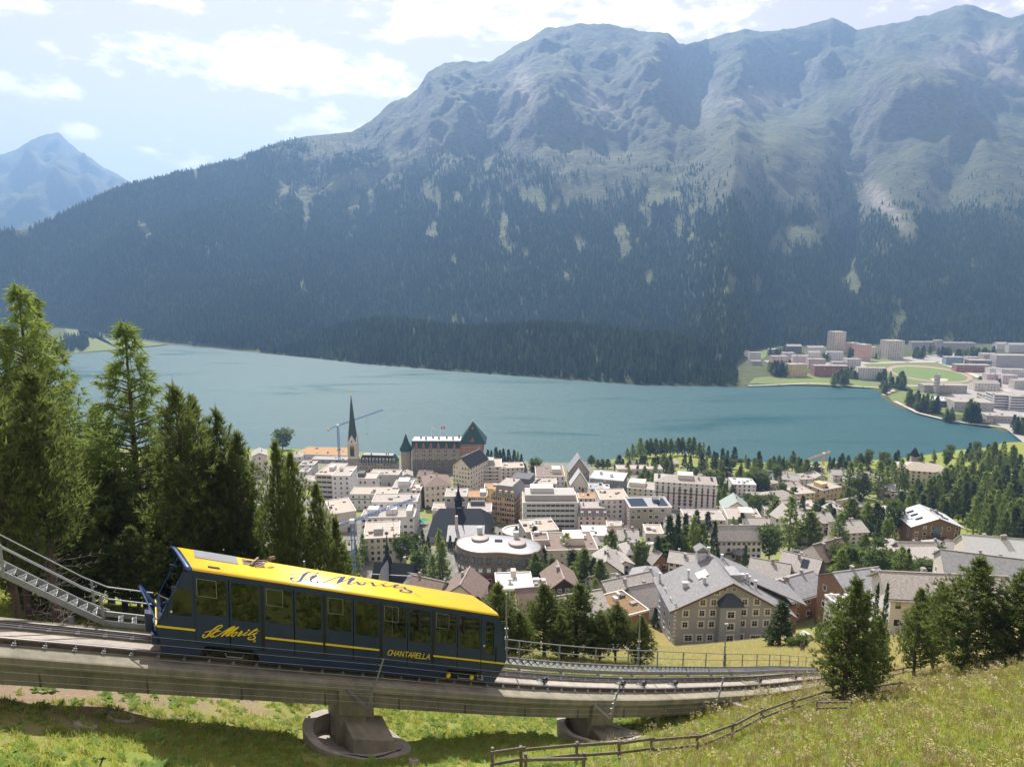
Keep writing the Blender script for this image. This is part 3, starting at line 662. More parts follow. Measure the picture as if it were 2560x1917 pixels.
# abutment where the hill takes over
mb = MB(); mb.hexa([trk(a, b, c) for a, b, c in ((36, -1.35, -3.6), (37.6, -1.35, -3.6), (37.6, 1.2, -3.6), (36, 1.2, -3.6), (36, -1.35, -.63), (37.6, -1.35, -.63), (37.6, 1.2, -.63), (36, 1.2, -.63))]); rel(mb.build('abutment', M_conc, via))
mb = MB(); sweep(mb, 37.6, 100, [(-1.5, -1.6), (1.5, -1.6), (1.5, -.285), (-1.5, -.285)], 1.5); rel(mb.build('ground_slab', M_conc2, via))
mb = MB(); mb.hexa([trk(a, b, c) for a, b, c in ((33.0, -2.6, -2.9), (38.6, -2.3, -1.6), (38.9, -1.9, -1.6), (33.3, -1.6, -3.1), (33.0, -2.6, -2.5), (38.6, -2.3, -1.1), (38.9, -1.9, -1.1), (33.3, -1.6, -2.7))]); rel(mb.build('wing_slab', M_conc2, via))

track = empty('railway_track', trk(8), 0, 'two steel rails of the funicular with haul cables on a pale concrete bed', 'track')
G2 = .666
for sg in (-1, 1):
    c = sg * G2
    prof = [(c - .075, -.17), (c + .075, -.17), (c + .075, -.155), (c + .014, -.14), (c + .014, -.05), (c + .038, -.035), (c + .038, 0), (c - .038, 0), (c - .038, -.035), (c - .014, -.05), (c - .014, -.14), (c - .075, -.155)]
    mb = MB(); sweep(mb, -30, 100, prof, 1.0); o = rel(mb.build('rail', [M_rail, M_railtop], track))
    o.data.polygons.foreach_set('material_index', [1 if (i % 12) == 6 else 0 for i in range(len(o.data.polygons))])
    mb = MB(); sweep(mb, -30, 100, rect(c - .16, c + .16, -.30, -.22), 1.0); rel(mb.build('rail_bed', M_conc, track))
mb = MB(); sweep(mb, -30, 36, rect(-.34, .36, -.29, -.262), 1.0); rel(mb.build('bed_slab', M_conc2, track))
def shared(name, me, parent, locs, rots=None):
    out = []
    for i, p in enumerate(locs):
        o = bpy.data.objects.new(name, me); COL.objects.link(o); o.parent = parent
        o.location = tuple(np.array(p) - np.array(parent.location)); 
        if rots is not None: o.rotation_euler = rots[i]
        out.append(o)
    return out
def trot(s): return (0, math.atan(float(np.interp(s, _S, _m))), float(np.interp(s, _S, _th)))
mb = MB(); mb.box(0, 0, -.21, .16, .40, .05); mb.box(0, .11, -.16, .12, .07, .06); mb.box(0, -.11, -.16, .12, .07, .06); mb.tube((0, .13, -.12), (0, .13, -.02), .016, n=5); mb.tube((0, -.13, -.12), (0, -.13, -.02), .016, n=5)
clip = mb.mesh('rail_clip', M_galv)
ss = [s for s in np.arange(-13, 46, .9)]
for sg in (-1, 1): shared('rail_clip', clip, track, [trk(s, sg * G2, 0) for s in ss], [trot(s) for s in ss])
# rollers that carry the cable
mb = MB()
for k in range(2): mb.ring(0, 0, [(.16, -.03), (.10, -.01), (.10, .01), (.16, .03)], 14)
wheel = MB(); wheel.tube((0, -.045, 0), (0, .045, 0), .17, n=16); wheel.tube((0, -.07, 0), (0, .07, 0), .05, n=8)
wheel = wheel.mesh('cable_roller', M_dark)
fr = MB(); fr.box(0, 0, -.27, .12, .9, .05); fr.bar((-.3, -.3, -.25), (.35, .32, -.06), .06); fr.bar((-.28, .3, -.25), (-.1, -.1, -.05), .05); fr.box(0, .1, -.25, .06, .05, .22); fr.box(0, -.14, -.25, .06, .05, .22)
fr = fr.mesh('roller_frame', M_galv)
rs_ = [-9.2, -8.2, -7.2, 17.0, 22.8, 24.6, 27.6, 38.5, 46]
shared('roller_frame', fr, track, [trk(s, .05, .02) for s in rs_], [trot(s) for s in rs_]); shared('cable_roller', wheel, track, [trk(s, -.02, -.04) for s in rs_], [trot(s) for s in rs_])
for v in (.0, .16):
    mb = MB(); sweep(mb, -30, 60, [(v - .014, .12), (v + .014, .12), (v, .145)], 1.0, dw=lambda s: -.03); rel(mb.build('haul_cable', M_wire, track))

# ---- service walkway with its hand rail, on the far side of the rails
walk = empty('service_walkway', trk(20, 2, 0), 0, 'galvanised steel service walkway with open treads and a hand rail beyond the rails', 'walkway')
mb = MB(); sweep(mb, -3.2, 64, rect(1.50, 1.56, -.24, .0), .8); rel(mb.build('stringer', M_galv, walk))
mb = MB(); sweep(mb, -3.2, 64, rect(2.28, 2.34, -.20, .03), .8); rel(mb.build('stringer', M_galv, walk))
tr = MB()
for k in range(3): tr.bar((-.09 + .05 * k, -.35, 0), (-.09 + .05 * k, .35, 0), .010, .03)
tr.bar((-.14, -.36, 0), (.05, -.36, 0), .012, .045); tr.bar((-.14, .36, 0), (.05, .36, 0), .012, .045); tr.bar((-.14, -.35, .0), (-.14, .35, .0), .03, .03)
tread = tr.mesh('tread', M_galv); ts = list(np.arange(-2.6, 60, .48))
shared('tread', tread, walk, [trk(s, 1.92, -.03) for s in ts], [(0, 0, float(np.interp(s, _S, _th))) for s in ts])
mb = MB(); sweep(mb, -1, 64, rect(2.36, 2.41, 1.05, 1.10), .8); rel(mb.build('hand_rail', M_galv, walk))
mb = MB(); sweep(mb, -1, 64, rect(2.36, 2.40, .53, .57), .8); rel(mb.build('hand_rail', M_galv, walk))
pm = MB(); pm.box(0, 0, -.2, .07, .06, 1.28); pm = pm.mesh('rail_post', M_galv)
ps = list(np.arange(-.9, 63, 2.95)); shared('rail_post', pm, walk, [trk(s, 2.38, 0) for s in ps], [(0, 0, float(np.interp(s, _S, _th))) for s in ps])
bm_ = MB(); bm_.bar((0, -.65, -.28), (0, .55, -.10), .08, .10); bm_.bar((0, .3, -.16), (.35, .45, -.55), .06); bm_ = bm_.mesh('support_bracket', M_galv)
bs = list(np.arange(1.5, 60, 2.95)); shared('support_bracket', bm_, walk, [trk(s, 1.75, -.08) for s in bs], [(0, 0, float(np.interp(s, _S, _th))) for s in bs])

# ---- steep stair on the left that meets the walkway
def stw(s): return max(0.0, (-3.3 - s)) * 0.52
stair = empty('steel_stair', trk(-4, 2, 0), 0, 'steep galvanised steel stair rising to the left above the rails', 'stair')
for v in (1.50, 2.28):
    mb = MB(); sweep(mb, -18, -3.22, rect(v, v + .06, -.26, .04), .8, dw=stw); rel(mb.build('stringer', M_galv, stair))
ts = list(np.arange(-17.5, -3.4, .315)); sm = MB()
for k in range(7): sm.bar((-.13 + .045 * k, -.35, 0), (-.13 + .045 * k, .35, 0), .012, .03)
sm.bar((-.15, -.36, 0), (.16, -.36, 0), .012, .05); sm.bar((-.15, .36, 0), (.16, .36, 0), .012, .05); sm.bar((.16, -.35, 0), (.16, .35, 0), .02, .05); sm = sm.mesh('step', M_galv)
shared('step', sm, stair, [trk(s, 1.92, -.08 + stw(s)) for s in ts], [(0, 0, float(np.interp(s, _S, _th))) for s in ts])
for (v, ws, s1) in ((2.38, (1.10, .56), -1.4), (1.46, (1.10, .50), -3.0)):
    for w in ws:
        mb = MB(); sweep(mb, -18, s1, rect(v - .025, v + .025, w - .025, w + .025), .8, dw=stw); rel(mb.build('hand_rail', M_galv, stair))
    for s in ((-3.6, -6.5, -9.6, -12.7) if v > 2 else (-3.25, -6.3, -9.4, -12.5)):
        mb = MB(); mb.box(0, 0, -.2, .09, .07, 1.32); o = mb.build('rail_post', M_galv, stair, bevel=0); o.location = tuple(trk(s, v, stw(s)) - np.array(stair.location)); o.rotation_euler = (0, 0, .485)
mb = MB(); mb.box(0, 0, -1.2, .14, .14, 1.0); o = mb.build('support_leg', M_galv, stair); o.location = tuple(trk(-4.4, 1.9, 0) - np.array(stair.location))

# ---- tall thin poles on the walkway side
for (s, h, lab) in ((5.0, 3.9, 'thin grey steel pole rising behind the middle of the yellow roof'), (16.0, 4.0, 'thin grey steel pole right behind the lower end of the car'), (26.8, 3.75, 'thin grey steel pole in the hand rail in front of the small pines'), (37.5, 3.7, 'grey steel pole with a small camera head in front of the big grey house')):
    e = empty('steel_pole', trk(s, 2.52, -.2), 0, lab, 'pole', 'tall steel poles along the walkway')
    mb = MB(); mb.tube((0, 0, 0), (0, 0, 1.9), .065, .06, 10); mb.tube((0, 0, 1.9), (0, 0, h), .05, .045, 10); mb.build('mast', M_galv, e)
    mb = MB(); mb.box(0, 0, 1.25, .16, .16, .12); mb.box(0, 0, .55, .16, .16, .12); mb.box(0, -.05, 1.86, .2, .12, .07); mb.build('clamp', M_galv, e)
    if s > 36:
        mb = MB(); mb.tube((-.12, 0, h), (.12, 0, h + .03), .05, n=8); mb.box(.1, 0, h - .12, .1, .1, .1); mb.build('camera_head', M_white, e)
# ---- leaning net posts with their wires on the near side
posts = []
for (s, lab) in ((-16.4, 'leaning steel net post left of the picture'), (6.6, 'leaning greenish steel post in front of the word on the blue car'), (20.0, 'leaning steel net post above the second pier'), (29.1, 'leaning steel net post near the end of the viaduct'), (45.5, 'leaning steel net post beside the dark pine')):
    a = trk(s, -1.95, -1.15); b = trk(s + .8, -1.98, 1.35 + .8 * .0); posts.append((a, b, s))
    e = empty('net_post', a, 0, lab, 'net post', 'leaning net posts along the beam')
    mb = MB(); mb.bar((0, 0, 0), b - a, .075, .075, up=(0, 1, 0)); mb.build('post', M_galv, e, bevel=.006)
    mb = MB(); mb.bar((0, 0, .02), trk(s - .75, -1.60, -.55) - a, .06, .1); mb.box(*(trk(s - .75, -1.58, -.66) - a), .12, .12, .2); mb.build('bracket', M_galv, e)
    mb = MB()
    for k in range(8):
        q = (b - a) * (.12 + .88 * k / 7); mb.box(q[0] - .08, q[1], q[2] - .02, .12, .05, .04)
    mb.build('clamp', M_wire, e); e.children[-1]['kind'] = 'stuff'
wn_ = empty('wire_fence', trk(10, -2, 0), 0, 'thin parallel wires strung along the near side of the rails', 'wires')
for k in range(8):
    mb = MB(); f = .12 + .88 * k / 7; L = [p[0] + (p[1] - p[0]) * f for p in posts]; L.insert(0, trk(-30, -1.97, -1.15 + 2.5 * f))
    for a, b, p, q in zip(L[:-1], L[1:], [-30] + [p[2] for p in posts], [p[2] for p in posts]):
        n = max(2, int((q - p) / 2.5)); pts = []
        for i in range(n + 1):
            t = i / n; sa = p + (q - p) * t + .8 * f; w = -1.15 + 2.5 * f
            pts.append(trk(sa, -1.99, w) + np.array((0, 0, -.06 * math.sin(math.pi * t))))
        for i in range(n): mb.tube(pts[i], pts[i + 1], .0045, n=4)
    rel(mb.build('wire', M_wire, wn_))

# ================================================================ THE CAR
CT = 0.4851; CM = 0.3984; CSH = 0.0339; CO = np.array((-12.6465, 25.1087, CAMZ - 15.5101)); CW = 2.30; CH = 3.7724
_ct = np.array((math.cos(CT), math.sin(CT))); _cn = np.array((-math.sin(CT), math.cos(CT)))
def car(u, v, w):
    U = u + CSH * w; p = CO[:2] + _ct * U + _cn * v; return np.array((p[0], p[1], CO[2] - CM * u + w))
def ray_plane(px, py, mode):
    """photo pixel to car coordinates: 'side' -> (u, w) on the near wall, 'roof' -> (u, v) on the roof"""
    d = W(px, py, 1.0) - np.array((0, 0, CAMZ)); o = np.array((0, 0, CAMZ)); base = car(0, 0, 0)
    eu = car(1, 0, 0) - base; ev = car(0, 1, 0) - base; ew = car(0, 0, 1) - base
    if mode == 'side': A = np.array((eu, ew, -d)).T; r = np.linalg.solve(A, o - base); return r[0], r[1]
    A = np.array((eu, ev, -d)).T; r = np.linalg.solve(A, o - car(0, 0, CH)); return r[0], r[1]
def car_paint(name, col, coat=.6, rough=.32):
    m, nt, b = new_mat(name); b.inputs['Roughness'].default_value = rough; b.inputs['Coat Weight'].default_value = coat; b.inputs['Coat Roughness'].default_value = .06
    t = nd(nt, 'ShaderNodeTexCoord'); n = nd(nt, 'ShaderNodeTexNoise', i_Scale=1.1, i_Detail=7.0, i_Roughness=.65); nt.links.new(t.outputs['Object'], n.inputs['Vector'])
    r = nd(nt, 'ShaderNodeMapRange', n1=.42, n2=.7); nt.links.new(n.outputs[0], r.inputs[0])
    nt.links.new(mix(nt, mth(nt, 'MULTIPLY', r.outputs[0], .35), col, tuple(q * .72 + .02 for q in col)), b.inputs['Base Color']); nt.links.new(mth(nt, 'ADD', mth(nt, 'MULTIPLY', n.outputs[0], .25), rough - .1), b.inputs['Roughness']); return m
M_blue = car_paint('dark_blue_paint', (0.006, 0.018, 0.080), .3, .38); M_blue2 = car_paint('mid_blue_paint', (0.012, 0.055, 0.19), .6, .3)
M_yel = car_paint('yellow_roof_paint', (0.95, 0.60, 0.016), .35, .3); M_yel2 = mat('yellow_lettering', (0.85, 0.62, 0.02), .45, var=.04); M_navy = mat('navy_lettering', (0.02, 0.04, 0.17), .45, var=.04)
M_int = mat('car_interior', (0.05, 0.05, 0.055), .8); M_seat = mat('seat_cover', (0.03, 0.05, 0.11), .8)
M_rub = mat('black_rubber', (0.012, 0.012, 0.013), .6)
def glass_mat(name, tint, t=.55, rough=.02):
    m = bpy.data.materials.new(name); m.use_nodes = True; nt = m.node_tree; nt.nodes.clear()
    tr = nd(nt, 'ShaderNodeBsdfTransparent', n0=tuple(tint) + (1,)); gl = nd(nt, 'ShaderNodeBsdfGlossy', i_Roughness=rough)
    fr_ = nd(nt, 'ShaderNodeFresnel', i_IOR=1.5); f = mth(nt, 'ADD', mth(nt, 'MULTIPLY', fr_.outputs[0], .9), .03, clamp=True)
    n = nd(nt, 'ShaderNodeTexNoise', i_Scale=1.7); bp = nd(nt, 'ShaderNodeBump', i_Strength=.05, i_Distance=.02); nt.links.new(n.outputs[0], bp.inputs['Height']); nt.links.new(bp.outputs[0], gl.inputs['Normal'])
    ms = nd(nt, 'ShaderNodeMixShader'); nt.links.new(f, ms.inputs[0]); nt.links.new(tr.outputs[0], ms.inputs[1]); nt.links.new(gl.outputs[0], ms.inputs[2])
    o = nd(nt, 'ShaderNodeOutputMaterial'); nt.links.new(ms.outputs[0], o.inputs[0]); return m
M_glass = glass_mat('tinted_car_glass', (.30, .32, .33))
funi = empty('funicular_car', car(6, 1.1, 0), 0, 'dark blue funicular car with bright yellow roof standing on the viaduct', 'funicular car')
fl = np.array(funi.location)
def cbox(mb, u0, u1, v0, v1, w0, w1, m=0): return mb.hexa([car(a, b, w0) for a, b in ((u0, v0), (u1, v0), (u1, v1), (u0, v1))] + [car(a, b, w1) for a, b in ((u0, v0), (u1, v0), (u1, v1), (u0, v1))], m)
def cbuild(mb, name, mats, parent=None, **k):
    parent = parent or funi; o = mb.build(name, mats, parent, **k); L = fl if parent is funi else fl + 0
    o.data.transform(mathutils.Matrix.Translation(tuple(-fl))); return o
def cprism(mb, pts, v0, v1, m=0):
    n = len(pts); P = [car(u, v0, w) for u, w in pts] + [car(u, v1, w) for u, w in pts]
    return mb.add(P, [tuple(range(n)), tuple(range(2 * n - 1, n - 1, -1))] + [(k, n + k, n + (k + 1) % n, (k + 1) % n) for k in range(n)], m)
WT, WB, WB2 = 3.42, 1.86, 1.80; t_ = .07
# --- shell: sides
for side, (v0, v1) in enumerate(((0.0, t_), (CW - t_, CW))):
    mb = MB()
    cbox(mb, 0, 12.5, v0, v1, WT + .04, CH - .12)                     # header band above the windows
    # the skirt below the doors, cut out over the two bogies
    cprism(mb, [(-1.21, 0), (.05, 0), (.25, .42), (.40, .55), (-1.29, .55)], v0, v1)
    cprism(mb, [(2.38, 0), (10.15, 0), (10.62, .36), (10.8, .55), (2.05, .55), (2.25, .40)], v0, v1)
    cprism(mb, [(12.75, 0), (13.22, 0), (13.47, .55), (12.55, .55), (12.68, .3)], v0, v1)
    # wedge-shaped end walls with their narrow window openings
    def end(Lp):
        for q in Lp: cprism(mb, q, v0, v1)
    end([[(-1.29, .55), (-.02, .55), (-.02, 1.72), (-1.12, 1.72), (-1.37, 1.16)], [(-1.12, 1.72), (-.78, 1.72), (-.78, 2.55)], [(-.10, 1.72), (-.02, 1.72), (-.02, 2.88), (-.10, 2.88)], [(-.78, 2.55), (-.78, 2.88), (-.615, 2.88), (-.78, 2.5)],
         [(-.62, 2.88), (-.02, 2.88), (-.02, CH - .12), (-.28, CH - .12)]])
    end([[(12.52, .55), (13.47, .55), (13.87, 1.16), (13.90, 1.55), (12.52, 1.55)], [(12.52, 1.55), (12.76, 1.55), (12.76, 3.30), (12.52, 3.30)], [(13.20, 1.55), (13.90, 1.55), (13.72, 3.0), (13.62, 3.30), (13.20, 3.30)],
         [(12.52, 3.30), (13.62, 3.30), (13.36, CH - .12), (12.52, CH - .12)]])
    cbuild(mb, 'side_wall', M_blue)
    # door leaves, each with its pane
    for k in range(10):
        u0 = 1.25 * k; g = .012; wide = .07 if k % 2 == 0 else .02; wide2 = .07 if k % 2 == 1 else .02
        a, b = u0 + (wide if k else g), u0 + 1.25 - (wide2 if k < 9 else g)
        mb = MB(); fw = .065; ww0 = WB if k % 2 == 0 else WB2 - .02
        cbox(mb, a, b, v0 + .012, v1 - .01, .56, ww0)
        cbox(mb, a, a + fw, v0 + .012, v1 - .01, ww0, WT + .03); cbox(mb, b - fw, b, v0 + .012, v1 - .01, ww0, WT + .03); cbox(mb, a + fw, b - fw, v0 + .012, v1 - .01, WT - .03, WT + .03)
        # rounded corners of the pane opening
        r = .10
        for (cu, cw, su, sw) in ((a + fw, ww0, 1, 1), (b - fw, ww0, -1, 1), (a + fw, WT - .03, 1, -1), (b - fw, WT - .03, -1, -1)):
            pts = [(cu, cw)] + [(cu + su * r * (1 - math.cos(t)), cw + sw * r * (1 - math.sin(t))) for t in np.linspace(0, math.pi / 2, 6)]
            if su * sw < 0: pts = pts[::-1]
            cprism(mb, pts, v0 + .012, v1 - .01)
        d = cbuild(mb, 'door_leaf', M_blue)
        mb = MB(); cbox(mb, a + fw - .01, b - fw + .01, (v0 + v1) / 2 - .004, (v0 + v1) / 2 + .004, ww0 - .01, WT - .02); cbuild(mb, 'window_pane', M_glass, d)
        if k % 2 == 0 and side == 0:   # bright reflection in the pane, modelled as a thin frame
            mb = MB(); x0, x1, y0, y1 = a + fw + .02, b - fw - .35, WT - .80, WT - .06
            for (p, q, r2, s2) in ((x0, x0 + .02, y0, y1), (x1 - .02, x1, y0, y1), (x0, x1, y0, y0 + .02), (x0, x1, y1 - .02, y1)): cbox(mb, p, q, v0 + .016, v0 + .028, r2, s2)
            cbuild(mb, 'reflection_frame', M_galv, d)
    for k in range(0, 11, 2): mb = MB(); cbox(mb, 1.25 * k - .07, 1.25 * k + .07, v0 + .02, v1 - .005, .2, WT + .03); cbuild(mb, 'pillar', M_rub)
    mb = MB(); cbox(mb, -.79, -.09, v0 + .03, v0 + .038, 1.71, 2.89); cbuild(mb, 'window_pane', M_glass); mb = MB(); cbox(mb, 12.75, 13.21, v0 + .03, v0 + .038, 1.54, 3.31); cbuild(mb, 'window_pane', M_glass)
# --- ends: raked fronts with glass between blue posts
def endface(pts, name):
    for i, ((u0, w0), (u1, w1), typ) in enumerate(pts):
        for (v0, v1, mm, nm) in (((.0, .12, M_blue2, 'end_post'), (.12, CW - .12, M_glass, 'windscreen'), (CW - .12, CW, M_blue2, 'end_post')) if typ == 'g' else ((.0, CW, M_blue, 'end_panel'),)):
            mb = MB(); du = .05 if u0 < 5 else -.05
            mb.hexa([car(u0, v0, w0), car(u0 + du, v0, w0), car(u0 + du, v1, w0), car(u0, v1, w0), car(u1, v0, w1), car(u1 + du, v0, w1), car(u1 + du, v1, w1), car(u1, v1, w1)]); cbuild(mb, nm, mm)
endface([((-1.215, 0), (-1.375, 1.12), 'p'), ((-1.375, 1.12), (-1.18, 1.6), 'p'), ((-1.18, 1.6), (-.33, 3.55), 'g'), ((-.33, 3.55), (-.27, 3.68), 'p')], 'upper')
endface([((13.225, 0), (13.875, 1.16), 'p'), ((13.875, 1.16), (13.905, 1.5), 'p'), ((13.905, 1.5), (13.63, 3.30), 'g'), ((13.63, 3.30), (13.39, 3.68), 'p')], 'lower')
# --- roof: flat top with rolled edges, ends not quite square
prof = [(0.0, -.14), (0.012, -.06), (.05, -.015), (.12, 0), (.5, .02), (1.1, .03), (1.75, .02), (1.98, -.01), (2.2, -.06), (2.30, -.14)]
def roofstrip(mb, ua, ub, m, j0=0, j1=None, uc=None, ud=None, lift=0.0):
    P = []; j1 = len(prof) if j1 is None else j1; L = prof[j0:j1]
    for (v, dw) in L:
        k = v / CW; a = ua - .47 * k; b = ub - .55 * k
        P.append(car(a, v, CH + dw + lift)); P.append(car(b, v, CH + dw + lift))
    for (v, dw) in L:
        k = v / CW; a = ua - .47 * k; b = ub - .55 * k
        P.append(car(a, v, CH + dw - .05)); P.append(car(b, v, CH + dw - .05))
    n = len(L); F = [(2 * i, 2 * i + 1, 2 * i + 3, 2 * i + 2) for i in range(n - 1)] + [(2 * n + 2 * i, 2 * n + 2 * i + 2, 2 * n + 2 * i + 3, 2 * n + 2 * i + 1) for i in range(n - 1)]
    F += [(0, 1, 2 * n + 1, 2 * n), (2 * n - 2, 4 * n - 2, 4 * n - 1, 2 * n - 1)] + [(2 * i, 2 * i + 2, 2 * n + 2 * i + 2, 2 * n + 2 * i) for i in range(n - 1)] + [(2 * i + 1, 2 * n + 2 * i + 1, 2 * n + 2 * i + 3, 2 * i + 3) for i in range(n - 1)]
    mb.add(P, F, m)
mb = MB(); roofstrip(mb, -.02, 13.36, 0); cbuild(mb, 'roof', M_yel, smooth=True)
mb = MB(); roofstrip(mb, -.26, -.03, 0, lift=.012); cbuild(mb, 'roof_edge', M_blue2, smooth=True)
mb = MB(); roofstrip(mb, 13.37, 13.42, 0); cbuild(mb, 'roof_edge', M_yel, smooth=True)
mb = MB(); cbox(mb, -.1, 13.36, -.018, .0, CH - .21, CH - .10); cbuild(mb, 'gutter', M_blue)
# --- floor, inner steps, seats, poles
mb = MB(); cbox(mb, -1.1, 13.2, .1, CW - .1, .50, .56); cbuild(mb, 'floor', M_int)
mb = MB(); cbox(mb, -.1, 12.6, .08, CW - .08, CH - .16, CH - .13); cbuild(mb, 'ceiling', M_int)
for k in range(5):
    u = 2.5 * k + .15; mb = MB(); cbox(mb, u, u + .5, .15, .95, .56, 1.15); cbox(mb, u, u + .10, .15, .95, 1.15, 1.75); cbuild(mb, 'seat', M_seat)
    mb = MB(); cbox(mb, u, u + .5, 1.35, 2.15, .56, 1.15); cbox(mb, u, u + .10, 1.35, 2.15, 1.15, 1.75); cbuild(mb, 'seat', M_seat)
    mb = MB(); mb.tube(car(u + 1.4, 1.15, .56), car(u + 1.4, 1.15, CH - .15), .02, n=6); mb.tube(car(u, .45, 3.0), car(u + 1.9, .45, 3.0), .018, n=6); cbuild(mb, 'grab_pole', M_galv)
for u in (2.47, 4.97, 7.47, 9.97):
    mb = MB(); cbox(mb, u, u + .04, .1, .75, .56, 2.3); cbuild(mb, 'partition', M_int)
# --- stripes and small fittings on the near side
def sidebar(u0, u1, w, h, vv=-.006, name='stripe', mm=M_yel2):
    mb = MB(); cbox(mb, u0, u1, vv, .004, w - h / 2, w + h / 2); return cbuild(mb, name, mm)
for (a, b) in ((-1.34, -.015), (2.58, 4.93), (5.03, 7.42), (10.02, 12.49), (12.53, 13.85)):
    sidebar(a, b, 1.16, .088, -.004 if b < 0 or a > 12.5 else .006)
mb = MB(); mb.hexa([car(-1.385, 0, 1.12), car(-1.37, 0, 1.12), car(-1.37, CW, 1.12), car(-1.385, CW, 1.12), car(-1.375, 0, 1.20), car(-1.34, 0, 1.20), car(-1.34, CW, 1.20), car(-1.375, CW, 1.20)]); cbuild(mb, 'stripe', M_yel2)
for (u, w) in ((-.35, .62), (-.5, .32), (9.0, .75), (12.95, .58)): 
    mb = MB(); cbox(mb, u, u + .14, -.006, .004, w, w + .10); cbuild(mb, 'vent_opening', M_rub)
for (u, w) in ((-.82, 1.84), (12.66, 2.0)):
    mb = MB(); mb.tube(car(u, -.03, w), car(u, .0, w), .045, n=10); cbuild(mb, 'lamp', M_white)
for (u, w0, w1) in ((-.95, 1.5, 2.3), (13.33, 1.2, 2.0)):
    mb = MB(); mb.bar(car(u, -.035, w0), car(u, -.035, w1), .03); cbuild(mb, 'grab_handle', M_rub)
# --- bogies
for u in (1.2, 11.5):
    bo = MB(); cbox(bo, u - .95, u + .95, .25, .40, .02, .30); cbox(bo, u - .95, u + .95, 1.85, 2.0, .02, .30); cbox(bo, u - .2, u + .2, .3, 1.95, .1, .45); cbox(bo, u - 1.25, u - .95, .2, .5, -.05, .22)
    b_ = cbuild(bo, 'bogie', M_dark)
    for du in (-.62, .62):
        for v in (.47, 1.80):
            w_ = MB(); w_.tube(car(u + du, v - .05, .08), car(u + du, v + .05, .08), .24, n=20); w_.tube(car(u + du, v - .10, .08), car(u + du, v + .08, .08), .09, n=12); cbuild(w_, 'wheel', M_rail, b_)
    ab = MB(); ab.tube(car(u - .62, .14, .14), car(u - .62, .30, .14), .11, n=12); ab.tube(car(u + .62, .14, .14), car(u + .62, .30, .14), .11, n=12); cbuild(ab, 'axle_box', M_yel2 if u > 5 else M_dark, b_)
    pp = MB(); pp.tube(car(u - .1, .18, .05), car(u + .5, .18, .05), .025, n=6); pp.tube(car(u - .1, .18, .05), car(u - .15, .18, .2), .025, n=6); pp.tube(car(u + .5, .18, .05), car(u + .55, .18, .2), .025, n=6); cbuild(pp, 'brake_pipe', M_galv, b_)
mb = MB(); cbox(mb, .2, 13.0, .35, 1.95, .30, .50); cbuild(mb, 'underframe', M_dark)
# --- roof fittings: hatch, folding current collector, small box
mb = MB(); cbox(mb, .12, 1.75, 1.08, 1.93, CH + .026, CH + .055); cbuild(mb, 'roof_hatch', mat('hatch_grey', (.20, .21, .22), .45), bevel=.01)
mb = MB(); cbox(mb, .55, .98, .28, .40, CH + .012, CH + .05); cbuild(mb, 'roof_box', M_rub)
mb = MB(); c0 = car(2.5, 1.35, CH + .02)
mb.bar(car(2.0, 1.5, CH + .05), car(2.9, 1.7, CH + .16), .06, .06); mb.bar(car(2.2, 1.2, CH + .03), car(2.6, 1.6, CH + .28), .08); mb.bar(car(2.4, 1.05, CH + .06), car(3.2, 1.6, CH + .34), .04); mb.tube(car(3.0, 1.5, CH + .36), car(3.25, 1.75, CH + .36), .08, n=12); mb.tube(car(2.25, 1.15, CH + .04), car(2.35, 1.3, CH + .15), .09, n=12)
cbox(mb, 1.95, 2.8, 1.2, 1.8, CH + .024, CH + .05); cbuild(mb, 'current_collector', mat('collector_brown', (.16, .12, .10), .55, metal=.3))
# coupling gear hanging off the uphill nose
mb = MB(); mb.bar(car(-1.35, 1.7, 1.2), car(-1.9, 1.9, 1.9), .10, .10); mb.bar(car(-1.3, .3, 1.1), car(-1.9, 1.9, 1.9), .05); mb.bar(car(-1.3, .3, 0.7), car(-1.6, 1.6, 1.2), .07); cbuild(mb, 'bumper_bar', M_blue2)
mb = MB(); cbox(mb, -1.75, -1.45, 1.0, 1.4, .35, 1.15); cbox(mb, -1.55, -1.3, .35, .75, .15, .6); cbuild(mb, 'buffer_box', M_blue, bevel=.03)

